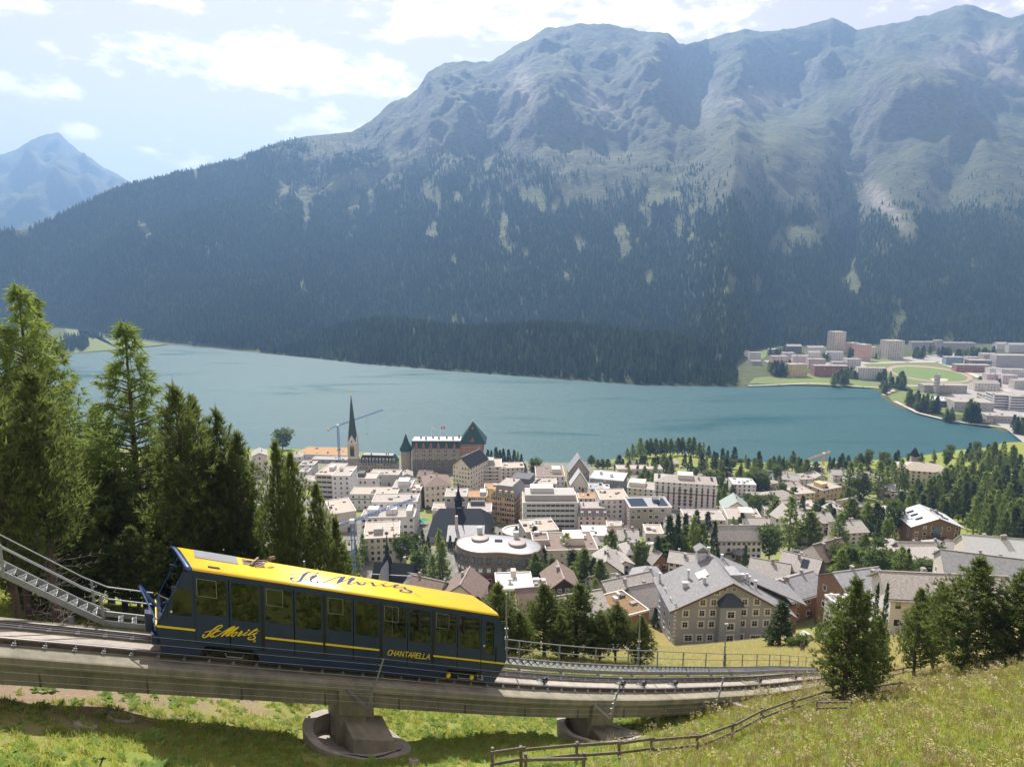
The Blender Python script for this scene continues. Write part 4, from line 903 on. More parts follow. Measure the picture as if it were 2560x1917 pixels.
# --- lettering: brush strokes laid on the panels
def smooth_path(pts, sub=6):
    P = np.array(pts, float); Q = [P[0]]
    P2 = np.vstack([2 * P[0] - P[1], P, 2 * P[-1] - P[-2]])
    for i in range(1, len(P2) - 2):
        p0, p1, p2, p3 = P2[i - 1:i + 3]
        for k in range(1, sub + 1):
            t = k / sub; Q.append(.5 * ((2 * p1) + (-p0 + p2) * t + (2 * p0 - 5 * p1 + 4 * p2 - p3) * t * t + (-p0 + 3 * p1 - 3 * p2 + p3) * t ** 3))
    return np.array(Q)
def strokes(name, mm, lst, mode, ox, oy, sc, lift=.004, smooth=True):
    mb = MB(); z = lift
    for st in lst:
        Q = smooth_path(st) if smooth and len(st) > 2 else np.array(st, float)
        xy = Q[:, :2]; wd = np.maximum(Q[:, 2], 6 if sc > 2 else .55) / 2
        d = np.gradient(xy, axis=0); d /= (np.linalg.norm(d, axis=1)[:, None] + 1e-9); nrm = np.stack([-d[:, 1], d[:, 0]], 1)
        ring = [xy[i] + nrm[i] * wd[i] for i in range(len(xy))]
        for k in range(1, 5):
            t = math.pi * k / 5; ring.append(xy[-1] + (nrm[-1] * math.cos(t) + d[-1] * math.sin(t)) * wd[-1])
        ring += [xy[i] - nrm[i] * wd[i] for i in range(len(xy) - 1, -1, -1)]
        for k in range(1, 5):
            t = math.pi * k / 5; ring.append(xy[0] + (-nrm[0] * math.cos(t) - d[0] * math.sin(t)) * wd[0])
        n = len(xy); P = []
        for (x, y) in ring:
            a, b = ray_plane(ox + x / sc, oy + y / sc, mode)
            if mode == 'side': P.append(car(a, -z, b))
            else:
                b = min(b, 2.2); P.append(car(a, b, CH + float(np.interp(b, [q[0] for q in prof], [q[1] for q in prof])) + z))
        F = [(i, i + 1, 2 * n + 4 - 2 - i, 2 * n + 4 - 1 - i) for i in range(n - 1)]
        F.append(tuple(range(n - 1, n + 5))); F.append((0,) + tuple(range(2 * n + 3, len(ring))) [0:0] + tuple(range(2 * n + 3, len(ring))))
        mb.add(P, F); z += .0006
    cbuild(mb, name, mm)
def dot(x, y, r): return [(x - r * .3, y, r * 1.9), (x + r * .3, y, r * 1.9)]
side_txt = [
    [(155, 495, 40), (115, 500, 40), (95, 550, 40), (130, 590, 36), (200, 570, 36), (290, 490, 46), (400, 370, 50), (520, 270, 48), (640, 190, 40), (730, 165, 34), (775, 180, 30), (740, 230, 30), (640, 285, 28), (500, 330, 24), (340, 365, 24), (170, 410, 26)],
    [(210, 575, 20), (360, 500, 26), (500, 400, 30), (620, 330, 30)], [(640, 330, 40), (520, 400, 48), (400, 480, 48), (350, 535, 44), (410, 578, 24)], [(560, 395, 18), (640, 375, 22), (715, 365, 22)], dot(460, 545, 34),
    [(520, 565, 26), (640, 500, 30), (800, 400, 32), (960, 310, 34), (1100, 230, 36), (1190, 205, 36)], [(1195, 210, 48), (1080, 290, 60), (900, 410, 60), (745, 545, 44)], [(750, 540, 26), (900, 450, 30), (1100, 330, 36), (1320, 230, 38)], [(1325, 235, 44), (1200, 330, 56), (1050, 430, 60), (905, 525, 50)], [(905, 525, 28), (1000, 520, 24), (1090, 495, 24)],
    [(1270, 400, 26), (1180, 420, 34), (1105, 480, 42), (1095, 535, 40), (1140, 548, 32), (1220, 490, 34), (1280, 420, 34), (1265, 385, 26)], [(1265, 400, 22), (1330, 425, 20), (1400, 410, 24)],
    [(1405, 375, 30), (1440, 370, 40), (1450, 400, 46), (1380, 460, 48), (1305, 518, 38), (1350, 528, 24), (1480, 470, 22)], [(1640, 395, 38), (1560, 440, 42), (1495, 498, 38), (1535, 515, 24), (1660, 470, 22)], dot(1690, 335, 32),
    [(1975, 288, 40), (1880, 340, 46), (1760, 420, 46), (1665, 488, 38), (1700, 505, 24), (1800, 470, 22), (1900, 440, 24)], [(1860, 352, 18), (2030, 345, 24)],
    [(1970, 415, 34), (1900, 460, 34), (1842, 512, 40), (1890, 550, 40), (1900, 600, 40), (1830, 645, 38), (1720, 655, 36), (1655, 630, 36), (1670, 595, 30), (1775, 565, 24)],
    [(1845, 690, 14), (1880, 665, 14), (1915, 695, 14), (1905, 735, 14), (1860, 735, 14), (1842, 700, 14)], dot(1880, 700, 12)]
strokes('side_lettering', M_yel2, side_txt, 'side', 500, 1550, 13.825, .006)
A_ = lambda L: [(710 + x / 13.01, 1420 + y / 13.01, w / 13.01) for x, y, w in L]
B_ = lambda L: [(870 + x / 11.06, 1420 + y / 11.06, w / 11.06) for x, y, w in L]
roof_txt = [A_(q) for q in (
    [(300, 345, 40), (235, 335, 60), (215, 360, 45), (270, 415, 24), (370, 440, 22), (480, 430, 50), (560, 365, 84), (620, 280, 92), (690, 210, 84), (770, 160, 50), (900, 140, 16), (1060, 160, 16), (1120, 182, 28), (1050, 198, 24), (900, 205, 12), (600, 220, 12), (190, 222, 18)],
    [(430, 445, 14), (580, 425, 16), (720, 370, 18), (960, 250, 18)], [(1040, 265, 80), (960, 310, 84), (860, 380, 76), (900, 440, 40), (990, 485, 10)], [(1080, 290, 12), (1330, 305, 12)], dot(1085, 465, 34),
    [(1260, 490, 28), (1500, 400, 26), (1750, 310, 24), (1880, 298, 24)], [(1980, 305, 50), (1880, 370, 120), (1790, 450, 100), (1720, 500, 40)], [(1720, 508, 16), (1900, 450, 18), (2060, 390, 20), (2250, 310, 24)])] + [B_(q) for q in (
    [(190, 300, 40), (100, 335, 80), (40, 390, 84), (-10, 440, 40)], [(-10, 455, 14), (80, 452, 14), (200, 420, 14)],
    [(215, 415, 20), (260, 400, 44), (290, 440, 64), (370, 472, 26), (450, 455, 40), (478, 420, 28), (440, 395, 12), (380, 383, 12)], [(330, 430, 10), (370, 385, 10)], [(480, 415, 10), (600, 412, 10), (650, 415, 24)],
    [(640, 410, 24), (685, 445, 76), (705, 485, 60), (790, 500, 12), (920, 468, 12)], [(930, 462, 24), (985, 490, 66), (1015, 515, 24), (1120, 522, 12), (1240, 495, 12)], [(1010, 432, 12), (1070, 440, 12)],
    [(1410, 482, 16), (1330, 488, 50), (1275, 520, 64), (1310, 550, 20), (1420, 550, 12), (1540, 545, 12)], [(1540, 545, 20), (1582, 572, 70), (1615, 602, 20), (1720, 648, 44), (1768, 670, 40), (1720, 690, 28), (1600, 685, 14), (1490, 662, 22), (1440, 640, 46), (1470, 618, 36), (1530, 610, 10)],
    [(1850, 735, 8), (1880, 742, 8)], [(1905, 755, 9), (1945, 772, 9)], [(1975, 785, 8), (2005, 800, 9)])]
strokes('roof_lettering', M_navy, roof_txt, 'roof', 0, 0, 1.0, .006)
GL = {'C': [[(1, .82), (.78, 1), (.35, 1), (.05, .75), (.0, .3), (.2, 0), (.65, 0), (.9, .2)]], 'H': [[(0, 0), (0, 1)], [(.85, 0), (.85, 1)], [(0, .5), (.85, .5)]], 'A': [[(0, 0), (.5, 1)], [(.5, 1), (1, 0)], [(.2, .33), (.8, .33)]],
      'N': [[(0, 0), (0, 1)], [(0, 1), (.85, 0)], [(.85, 0), (.85, 1)]], 'T': [[(0, 1), (.95, 1)], [(.47, 0), (.47, 1)]], 'R': [[(0, 0), (0, 1)], [(0, 1), (.6, 1), (.85, .78), (.6, .52), (0, .5)], [(.45, .5), (.85, 0)]],
      'E': [[(.8, 0), (0, 0)], [(0, 0), (0, 1)], [(0, 1), (.85, 1)], [(0, .52), (.7, .52)]], 'L': [[(0, 1), (0, 0)], [(0, 0), (.8, 0)]]}
ct = []
for ch, x in zip('CHANTARELLA', (272, 418, 565, 728, 885, 1022, 1180, 1318, 1448, 1568, 1688)):
    y0 = 530 + (x - 272) * .103
    for st in GL[ch]:
        ct.append([(x + a * 128 + b * 55 + (0 if ch != 'A' else -b * 0), y0 + a * 13 - b * 178, 25) for a, b in st])
strokes('side_lettering', M_yel2, ct, 'side', 950, 1600, 14.747, .004, smooth=False)
# ================================================================ THE VILLAGE
def wallmat(name, col, **k): return mat('plaster_' + name, col, .9, var=k.pop('var', .05), scale=k.pop('scale', .5), **k)
WM = dict(white=wallmat('white', (.68, .665, .65)), cream=wallmat('cream', (.66, .60, .50)), beige=wallmat('beige', (.55, .50, .43)), grey=wallmat('grey', (.40, .385, .37)), taupe=wallmat('taupe', (.36, .32, .28)), yellow=wallmat('yellow', (.66, .50, .25)),
          ochre=wallmat('ochre', (.62, .44, .18)), pink=wallmat('pink', (.64, .50, .46)), salmon=wallmat('salmon', (.66, .40, .30)), red=wallmat('red', (.34, .12, .09)), brick=wallmat('brick', (.30, .15, .11)), stone=wallmat('stone', (.34, .30, .25), var=.2, scale=1.5),
          dark=wallmat('dark', (.12, .125, .14)), blue=wallmat('blue', (.20, .30, .36)), lgrey=wallmat('light_grey', (.55, .55, .55)),
          timber=mat('larch_boards', (.30, .165, .085), .8, var=.25, scale=3, stretch=(6, 6, .4)), dtimber=mat('old_dark_timber', (.055, .038, .026), .85, var=.3, scale=3, stretch=(1, 1, 6)), hgrey=wallmat('lilac_grey', (.33, .34, .37)))
def roofmat(name, col, rib=0.0, rough=.75, var=.12, metal=0.0, scale=1.2):
    m, nt, b = new_mat('roof_' + name); b.inputs['Roughness'].default_value = rough; b.inputs['Metallic'].default_value = metal
    b.inputs['Specular IOR Level'].default_value = .25
    t = nd(nt, 'ShaderNodeTexCoord'); n = nd(nt, 'ShaderNodeTexNoise', i_Scale=scale, i_Detail=7.0, i_Roughness=.7); nt.links.new(t.outputs['Object'], n.inputs['Vector'])
    v = nd(nt, 'ShaderNodeTexVoronoi', i_Scale=1.6); nt.links.new(t.outputs['Object'], v.inputs['Vector'])
    r = nd(nt, 'ShaderNodeMapRange', n1=.35, n2=.65); nt.links.new(n.outputs[0], r.inputs[0])
    c = mix(nt, r.outputs[0], tuple(q * (1 - 2 * var) for q in col), tuple(min(1, q * (1 + var)) for q in col))
    c = mix(nt, mth(nt, 'MULTIPLY', v.outputs['Color'], var * 1.2), c, tuple(q * .6 for q in col)); nt.links.new(c, b.inputs['Base Color'])
    if rib:
        w = nd(nt, 'ShaderNodeTexWave', i_Scale=rib, i_Distortion=.0); w.wave_profile = 'SAW'; nt.links.new(t.outputs['Object'], w.inputs['Vector'])
        bp = nd(nt, 'ShaderNodeBump', i_Strength=.5, i_Distance=.05); nt.links.new(w.outputs[1], bp.inputs['Height']); nt.links.new(bp.outputs[0], b.inputs['Normal'])
    return m
RM = dict(gravel=roofmat('gravel', (.38, .345, .31)), sand=roofmat('sand_gravel', (.43, .375, .31)), slab=roofmat('stone_slab', (.40, .375, .345), var=.2, scale=2.5), slate=roofmat('grey_slate', (.24, .24, .245), rib=1.2), lead=roofmat('grey_sheet', (.33, .335, .35), rib=.8, rough=.5),
          brown=roofmat('brown_tile', (.22, .165, .14)), black=roofmat('dark_sheet', (.014, .018, .026), rough=.85), green=roofmat('copper_green', (.028, .075, .066)), pgreen=roofmat('pale_copper', (.32, .38, .35)), white=roofmat('white_membrane', (.54, .54, .54), var=.05),
          sedum=roofmat('sedum', (.24, .15, .07), var=.3, scale=4), metal=roofmat('bright_metal', (.60, .62, .65), rib=1.0, rough=.35), rust=roofmat('rusty_gravel', (.42, .24, .10), var=.2), terr=roofmat('terrace_tile', (.52, .42, .35)))
M_pane = mat('dark_window_glass', (.025, .03, .04), .08, var=.3, scale=.7, spec=.8); M_paneb = mat('blue_window_glass', (.10, .16, .23), .1, var=.3, scale=.6, spec=.8)
M_frame = mat('white_window_frame', (.70, .69, .67), .6, var=.04); M_brown = mat('brown_wood', (.12, .06, .035), .7, var=.2); M_solar = mat('solar_panel', (.02, .025, .045), .15, var=.2, scale=1); M_redsh = mat('red_brown_shutter', (.15, .045, .04), .7)
M_trim = mat('pale_stone_trim', (.62, .60, .56), .8, var=.05); M_chim = mat('chimney_render', (.35, .32, .30), .9, var=.15)

def win(mb, P, ax, nrm, w, h, kind='punch', m0=0):
    """one window at P (lower centre) on a wall with horizontal axis ax and outward normal nrm. materials: m0 pane, m0+1 frame"""
    P = np.array(P, float); ax = np.array(ax, float); nr = np.array(nrm, float); up = np.array((0, 0, 1.))
    def slab(x0, x1, z0, z1, d, m):
        Q = []
        for zz in (z0, z1):
            for (xx, dd) in ((x0, -.02), (x1, -.02), (x1, d), (x0, d)): Q.append(P + ax * xx + up * zz + nr * dd)
        mb.hexa(Q, m)
    slab(-w / 2, w / 2, 0, h, .03, m0); f = min(.14, w * .12)
    slab(-w / 2 - f, -w / 2, -f, h + f, .08, m0 + 1); slab(w / 2, w / 2 + f, -f, h + f, .08, m0 + 1); slab(-w / 2, w / 2, h, h + f, .08, m0 + 1); slab(-w / 2, w / 2, -f, 0, .14, m0 + 1)
    if kind == 'cross': slab(-.03, .03, 0, h, .05, m0 + 1); slab(-w / 2, -.03, h * .6, h * .6 + .05, .05, m0 + 1); slab(.03, w / 2, h * .6, h * .6 + .05, .05, m0 + 1)
M_blind = mat('window_blind', (.42, .40, .37), .8)
def building(label, px, ye, yb, wpx, dep, rot=0, roof='flat', wall='white', rf='gravel', rows=3, cols=4, rh=None, wsz=(1.1, 1.4), side=2, name='house', cat='house', D=None, over=.5, frame=None, style='punch', chim=1, pane=None, extra=None, indiv=False, group=None, base=9, band=None):
    P, D0 = hit(px, yb); D = D or D0; P = W(px, yb, D); v = (958.5 - yb) / FPX; w = wpx * D / FPX; h = (yb - ye) * D / (FPX * (CP + SP * v)); rr = R(rot)
    BPOS.append((np.array(P), label)); dep *= .64 if D < 262 else .86 if D < 600 else 1; e = empty(name, P, rr, label, cat, group); hw = w / 2; wl = WM[wall]; rm = RM[rf]; fm = frame or M_frame
    b = MB(); F4 = [(-hw, 0), (hw, 0), (hw, dep), (-hw, dep)]
    rh = rh if rh is not None else (w * .22 if roof == 'gable_y' else dep * .22)
    b.hexa([(x, y, -base) for x, y in F4] + [(x, y, h) for x, y in F4])
    if roof == 'gable_y': b.add([(-hw, 0, h + .002), (hw, 0, h + .002), (0, 0, h + rh), (-hw, dep, h + .002), (hw, dep, h + .002), (0, dep, h + rh)], [(0, 1, 2), (5, 4, 3), (0, 2, 5, 3), (1, 4, 5, 2)])
    if roof == 'gable_x': b.add([(-hw, 0, h + .002), (-hw, dep, h + .002), (-hw, dep / 2, h + rh), (hw, 0, h + .002), (hw, dep, h + .002), (hw, dep / 2, h + rh)], [(2, 1, 0), (3, 4, 5), (0, 3, 5, 2), (1, 2, 5, 4)])
    b.build('wall', wl, e)
    r = MB(); o = over; t = .22
    if roof == 'flat':
        r.box(0, dep / 2, h + .003, w - .5, dep - .5, .12); r.build('roof', rm, e); r = MB()
        for (cx, cy, sx, sy) in ((0, .05, w + .3, .35), (0, dep - .05, w + .3, .35), (-hw + .0, dep / 2, .35, dep - .46), (hw - .0, dep / 2, .35, dep - .46)): r.box(cx, cy, h - .12, sx, sy, .52)
        r.build('parapet', M_trim, e)
    elif roof == 'gable_y':
        for sg in (-1, 1):
            x1 = sg * (hw + o); z1 = h - rh * o / hw; Q = [(0, -o, h + rh + .03), (x1, -o, z1 + .03), (x1, dep + o, z1 + .03), (0, dep + o, h + rh + .03)]
            if sg < 0: Q = Q[::-1]
            r.hexa(Q + [(a, c, d + t) for a, c, d in Q])
        r.build('roof', rm, e)
    elif roof == 'gable_x':
        for sg in (0, 1):
            y1 = -o if sg == 0 else dep + o; z1 = h - rh * o / (dep / 2); Q = [(-hw - o, y1, z1 + .03), (hw + o, y1, z1 + .03), (hw + o, dep / 2, h + rh + .03), (-hw - o, dep / 2, h + rh + .03)]
            if sg: Q = Q[::-1]
            r.hexa(Q + [(a, c, d + t) for a, c, d in Q])
        r.build('roof', rm, e)
    elif roof in ('hip', 'pyramid'):
        k = min(hw, dep / 2) * (1.0 if roof == 'hip' else 1.0); rx = max(.01, hw - k) if roof == 'hip' else .01; ry = max(.01, dep / 2 - k); x = hw + o; y0 = -o; y1 = dep + o; zl = h - .1
        r.add([(-x, y0, zl), (x, y0, zl), (x, y1, zl), (-x, y1, zl), (-rx, dep / 2 - ry, h + rh), (rx, dep / 2 - ry, h + rh), (rx, dep / 2 + ry, h + rh), (-rx, dep / 2 + ry, h + rh)], [(3, 2, 1, 0), (4, 5, 6, 7), (0, 1, 5, 4), (1, 2, 6, 5), (2, 3, 7, 6), (3, 0, 4, 7)]); r.build('roof', rm, e)
    elif roof == 'mansard':
        k = rh * .45; x = hw + .25
        r.add([(-x, -.25, h), (x, -.25, h), (x, dep + .25, h), (-x, dep + .25, h), (-hw + k, k, h + rh), (hw - k, k, h + rh), (hw - k, dep - k, h + rh), (-hw + k, dep - k, h + rh)], [(3, 2, 1, 0), (4, 5, 6, 7), (0, 1, 5, 4), (1, 2, 6, 5), (2, 3, 7, 6), (3, 0, 4, 7)]); r.build('roof', rm, e)
        r = MB(); r.box(0, dep / 2, h + rh + .003, w - 2 * k - .3, dep - 2 * k - .3, .1); r.build('roof_top', RM['gravel'], e)
        r = MB(); n = max(2, cols - 1)
        for i in range(n):
            x = -hw + w * (i + .5) / n; r.box(x, .25, h + .2, 1.3, 1.0, rh * .62); 
        r.build('dormer', wl if wall != 'white' else M_trim, e)['kind'] = 'stuff'
        r = MB()
        for i in range(n): win(r, (-hw + w * (i + .5) / n, -.25, h + .45), (1, 0, 0), (0, -1, 0), .8, rh * .36)
        r.build('window', [M_pane, fm], e)['kind'] = 'stuff'
    elif roof == 'shed':
        Q = [(-hw - o, -o, h + .02), (hw + o, -o, h + .02), (hw + o, dep + o, h + rh), (-hw - o, dep + o, h + rh)]; r.hexa(Q + [(a, c, d + t) for a, c, d in Q]); r.build('roof', rm, e)
        b = MB(); b.add([(hw, 0, h), (hw, dep, h), (hw, dep, h + rh - .1), (-hw, 0, h), (-hw, dep, h), (-hw, dep, h + rh - .1)], [(0, 1, 2), (5, 4, 3), (1, 4, 5, 2)]); b.build('gable_wall', wl, e)
    # windows, storey by storey
    if rows and cols:
        st = h / rows; ws, hs = min(wsz[0], w / cols * .72), min(wsz[1], st * .55); pm_ = pane or M_pane; rg = random.Random(int(px * 7 + yb)); mb = MB()
        faces = [((0, 0), (1, 0, 0), (0, -1, 0), w, cols)]
        if side: faces += [((hw, dep / 2), (0, 1, 0), (1, 0, 0), dep, side), ((-hw, dep / 2), (0, -1, 0), (-1, 0, 0), dep, side)]
        for ((cx, cy), ax, nr, L, nc) in faces:
            for i in range(rows):
                z = st * (i + .34)
                if style == 'band':
                    P0 = (cx, cy, z); win(mb, P0, ax, nr, L * .86, hs * .95); n = int(L * .86 / 2.2)
                    for j in range(1, n): 
                        q = np.array(P0) + np.array(ax) * (-L * .43 + L * .86 * j / n); mb.hexa([q + np.array(ax) * a + np.array(nr) * d + np.array((0, 0, zz)) for zz in (0, hs * .95) for (a, d) in ((-.08, .031), (.08, .031), (.08, .07), (-.08, .07))], 1)
                    continue
                for j in range(nc):
                    if rg.random() < .06: continue
                    x = -L / 2 + L * (j + .5) / nc; q = np.array((cx, cy, z)) + np.array(ax) * x
                    if indiv:
                        m2 = MB(); win(m2, q, ax, nr, ws, hs, 'cross'); m2.build('window', [pm_, fm], e); continue
                    k0 = len(mb.v); win(mb, q, ax, nr, ws, hs)
                    if rg.random() < .28: b0 = rg.uniform(.0, .6); mb.hexa([q + np.array(ax) * a + np.array(nr) * d + np.array((0, 0, zz)) for zz in (hs * b0, hs) for (a, d) in ((-ws / 2, .0), (ws / 2, .0), (ws / 2, .045), (-ws / 2, .045))], 3)
                    if style == 'shutter':
                        for sg in (-1, 1):
                            c = q + np.array(ax) * sg * (ws * .95 + .1); mb.hexa([c + np.array(ax) * a + np.array(nr) * d + np.array((0, 0, zz)) for zz in (0, hs) for (a, d) in ((-ws * .27, -.01), (ws * .27, -.01), (ws * .27, .07), (-ws * .27, .07))], 2)
        if mb.v: mb.build('window', [pm_, fm, M_redsh, M_blind], e)['kind'] = 'stuff'
        if style == 'balcony':
            for i in range(1, rows):
                m2 = MB(); z = st * i; m2.box(0, -.7, z, w * .8, 1.4, .18); m2.box(0, -1.37, z + .18, w * .8, .06, .85); m2.build('balcony', M_trim, e)
    if band:
        m2 = MB(); m2.box(0, -.09, h * band, w + .3, .22, .35); m2.build('string_course', M_brown, e)
    rg = random.Random(int(px * 3 + ye))
    for i in range(chim):
        x = hw * rg.uniform(-.65, .65); y = dep * rg.uniform(.3, .7)
        zb = h + (0 if roof == 'flat' else rh * (1 - abs(x) / hw) if roof == 'gable_y' else rh * (1 - abs(y - dep / 2) / (dep / 2)) if roof in ('gable_x',) else rh * .8 * max(0, 1 - max(abs(x) / hw, abs(y - dep / 2) / (dep / 2))) if roof in ('hip', 'pyramid') else rh)
        m2 = MB(); s = rg.uniform(.5, .9); m2.box(x, y, zb - .8, s, s * 1.2, rg.uniform(1.8, 2.6)); m2.box(x, y, zb + 1.3, s + .25, s * 1.2 + .25, .15) if roof != 'flat' else m2.box(x, y, zb + 1.0, s * 2.2, s * 1.6, .5); m2.build('chimney', M_chim if roof != 'flat' else M_trim, e)
    if roof in ('gable_x', 'gable_y') and D < 700:
        m2 = MB(); (m2.bar((0, -over, h + rh + .3), (0, dep + over, h + rh + .3), .35, .12) if roof == 'gable_y' else m2.bar((-hw - over, dep / 2, h + rh + .3), (hw + over, dep / 2, h + rh + .3), .35, .12)); m2.build('ridge_cap', M_chim, e)
        m2 = MB()
        if roof == 'gable_y': k_ = rh / hw; [m2.bar((0, -over - .04, h + rh + .1), (sg * (hw + over), -over - .04, h - k_ * over + .1), .08, .32) for sg in (-1, 1)]
        else: m2.bar((-hw - over, -over - .06, h - .02), (hw + over, -over - .06, h - .02), .14, .2)
        m2.build('eaves_board', M_brown, e)
        if rows > 1 and cols > 2 and rg.random() < .7: m2 = MB(); z = h / rows; x = w * rg.uniform(-.15, .15); m2.box(x, -.6, z, w * .4, 1.2, .15); m2.box(x, -1.17, z + .15, w * .4, .07, .8); m2.build('balcony', M_brown, e)
    elif roof == 'flat' and not extra: clutter(4, int(px))(e, w, dep, h, rh)
    if D < 700: m2 = MB(); m2.box(w * .18, -.06, -.3, 1.3, .14, 2.4); m2.build('door', M_brown, e)
    if extra: extra(e, w, dep, h, rh)
    return e
def roof_box(fx, fy, sx, sy, hh, m='trim', nm='roof_house'):
    mm = dict(trim=M_trim, grey=WM['grey'], dark=WM['dark'], white=WM['white'], solar=M_solar, sedum=RM['sedum'], brown=RM['brown'], rust=RM['rust'], pale=RM['white'], metal=RM['metal'], yellow=WM['yellow'], cream=WM['cream'], black=RM['black'], beige=WM['beige'])[m]
    def f(e, w, dep, h, rh): mb = MB(); mb.box(w * fx, dep * fy, h + .124, w * sx, dep * sy, hh); mb.build(nm, mm, e)
    return f
def multi(*fs):
    def f(*a):
        for q in fs: q(*a)
    return f
def clutter(n, seed=1):
    """skylights, vents and ducts on a flat roof"""
    def f(e, w, dep, h, rh):
        rg = random.Random(seed)
        for i in range(n): mb = MB(); mb.box(w * rg.uniform(-.42, .42), dep * rg.uniform(.15, .85), h + .124, rg.uniform(.6, 2.0), rg.uniform(.6, 1.6), rg.uniform(.3, 1.1)); mb.build('roof_vent', [M_trim, M_chim, WM['dark']][i % 3], e)
    return f
def solar_roof(x0, x1, y0, y1, kind='gable_y', sg=1):
    def f(e, w, dep, h, rh):
        hw = w / 2; mb = MB(); Q = []
        for (a, c) in ((x0, y0), (x1, y0), (x1, y1), (x0, y1)):
            z = h + rh * (1 - abs(a)) + .34 if kind == 'gable_y' else h + .2 if kind == 'flat' else h + rh * (1 - abs(c * 2 - 1)) + .34
            Q.append((a * hw, c * dep, z))
        mb.hexa(Q + [(a, c, d + .1) for a, c, d in Q]); mb.build('solar_panel', M_solar, e)
    return f
B = building; BPOS = []
cv, rb = 'building', roof_box
# --- along the shore and behind
B('long flat block with brown gravel roof and skylights left of the shore crane', 805, 1137, 1150, 128, 26, -6, 'flat', 'lgrey', 'rust', 1, 10, extra=clutter(9, 2), cat=cv, name='commercial_building', chim=0)
B('low grey building with two dark openings below the brown gravel roof', 825, 1149, 1158, 92, 10, -4, 'flat', 'grey', 'gravel', 1, 5, extra=clutter(3, 5), cat=cv, name='commercial_building', chim=0)
B('small grey cube house with two chimneys behind the left pines', 768, 1163, 1192, 36, 11, 0, 'flat', 'lgrey', 'gravel', 3, 2, chim=2)
B('pale house with shallow roof at the left edge of the village by the water', 738, 1142, 1162, 34, 12, 8, 'hip', 'white', 'gravel', 2, 3)
B('white low house between pine tops and the beige office', 760, 1180, 1200, 22, 10, 0, 'flat', 'white', 'gravel', 2, 2, chim=0)
B('cream house seen between the two left pines', 652, 1140, 1192, 34, 16, 20, 'gable_y', 'cream', 'slab', 4, 3)
B('long white house wall half hidden behind the dark pines on the left', 560, 1160, 1200, 90, 14, -8, 'gable_x', 'white', 'gravel', 3, 7)
B('pale block glimpsed through the larch on the left', 330, 1180, 1230, 90, 16, -4, 'flat', 'cream', 'gravel', 4, 7)
B('white block glimpsed low between the trees on the left', 420, 1230, 1290, 100, 16, -4, 'flat', 'white', 'gravel', 4, 8)
B('grey house glimpsed between the left pine trunks', 520, 1250, 1300, 90, 16, 6, 'gable_x', 'lgrey', 'slab', 3, 6)
B('white gabled house seen low behind the pine trunks', 640, 1290, 1340, 90, 16, 6, 'gable_y', 'white', 'slab', 3, 5)
B('low pale house above the yellow roof by the small pine', 770, 1330, 1385, 70, 14, 6, 'gable_x', 'cream', 'slab', 2, 4)
B('beige office block with long horizontal window bands', 813, 1188, 1248, 45, 26, -8, 'flat', 'beige', 'sand', 5, 2, style='band', extra=multi(rb(.1, .45, .25, .2, 2.2, 'trim'), clutter(3, 7)), cat=cv, name='office_building', chim=0, wsz=(1, 1.3), side=0)
B('white low house in front of the beige office', 775, 1203, 1222, 34, 12, 4, 'flat', 'white', 'gravel', 2, 3, chim=0)
# green roofed annex beside the palace hotel
B('row of cream and red houses under a dark green mansard roof right of the spire', 943, 1158, 1184, 94, 12, -5, 'mansard', 'stone', 'green', 3, 12, rh=5.0, cat=cv, name='hotel_annex', chim=3)
B('white hotel block with bare end wall below the spire', 855, 1191, 1262, 44, 20, 0, 'flat', 'white', 'gravel', 6, 3, wsz=(.9, 1.1), cat='hotel', name='hotel', chim=0)
B('long grey roofed wing behind the white hotel terrace', 960, 1187, 1215, 74, 12, -4, 'flat', 'grey', 'gravel', 2, 4, cat=cv, name='hotel_wing', chim=0, side=0)
B('white hotel terrace storey with brown deck', 908, 1197, 1232, 66, 12, 0, 'flat', 'white', 'terr', 2, 6, cat=cv, name='hotel_wing', extra=multi(rb(-.1, .5, .25, .5, 2.4, 'dark'), clutter(4, 9)), chim=0)
B('long white hotel wing with dark cornice and a row of square windows', 935, 1236, 1275, 116, 13, 0, 'flat', 'white', 'sand', 3, 8, cat='hotel', name='hotel_wing', wsz=(1.0, 1.2), chim=0, band=.68)
B('white block with balcony roof right of the long white hotel wing', 1006, 1220, 1268, 46, 15, 0, 'flat', 'white', 'gravel', 4, 3, extra=rb(.05, .4, .6, .5, 3.0, 'white'), chim=0)
B('narrow cream house beside the white hotel', 1041, 1226, 1270, 24, 12, 0, 'flat', 'cream', 'terr', 4, 2, chim=0)
B('small brown roofed house among the roofs below the palace hotel', 1060, 1192, 1208, 34, 12, -8, 'gable_x', 'cream', 'brown', 2, 3)
B('small white house with red awning roof below the palace hotel', 1018, 1190, 1206, 26, 10, 8, 'gable_y', 'white', 'slab', 2, 2)
B('cream hotel with brown hipped roof and paired windows', 1096, 1214, 1272, 66, 20, 12, 'hip', 'cream', 'brown', 4, 5, rh=3.2, cat='hotel', name='hotel', chim=2)
B('tall pale gabled hotel with many small windows in front of the palace', 1154, 1166, 1230, 50, 24, -28, 'gable_y', 'cream', 'black', 6, 6, rh=5, cat='hotel', name='hotel', wsz=(.9, 1.2), side=7)
B('beige balcony block with flat roof right of the palace tower', 1216, 1168, 1220, 74, 20, 0, 'flat', 'cream', 'sand', 6, 4, extra=rb(.1, .4, .3, .4, 3.2, 'grey'), cat='apartment block', name='apartment_block', chim=0, style='balcony')
B('long beige wing stepping right from the balcony block', 1282, 1170, 1196, 58, 14, 6, 'flat', 'beige', 'sand', 3, 5, cat='apartment block', name='apartment_block', chim=0, extra=clutter(4, 3))
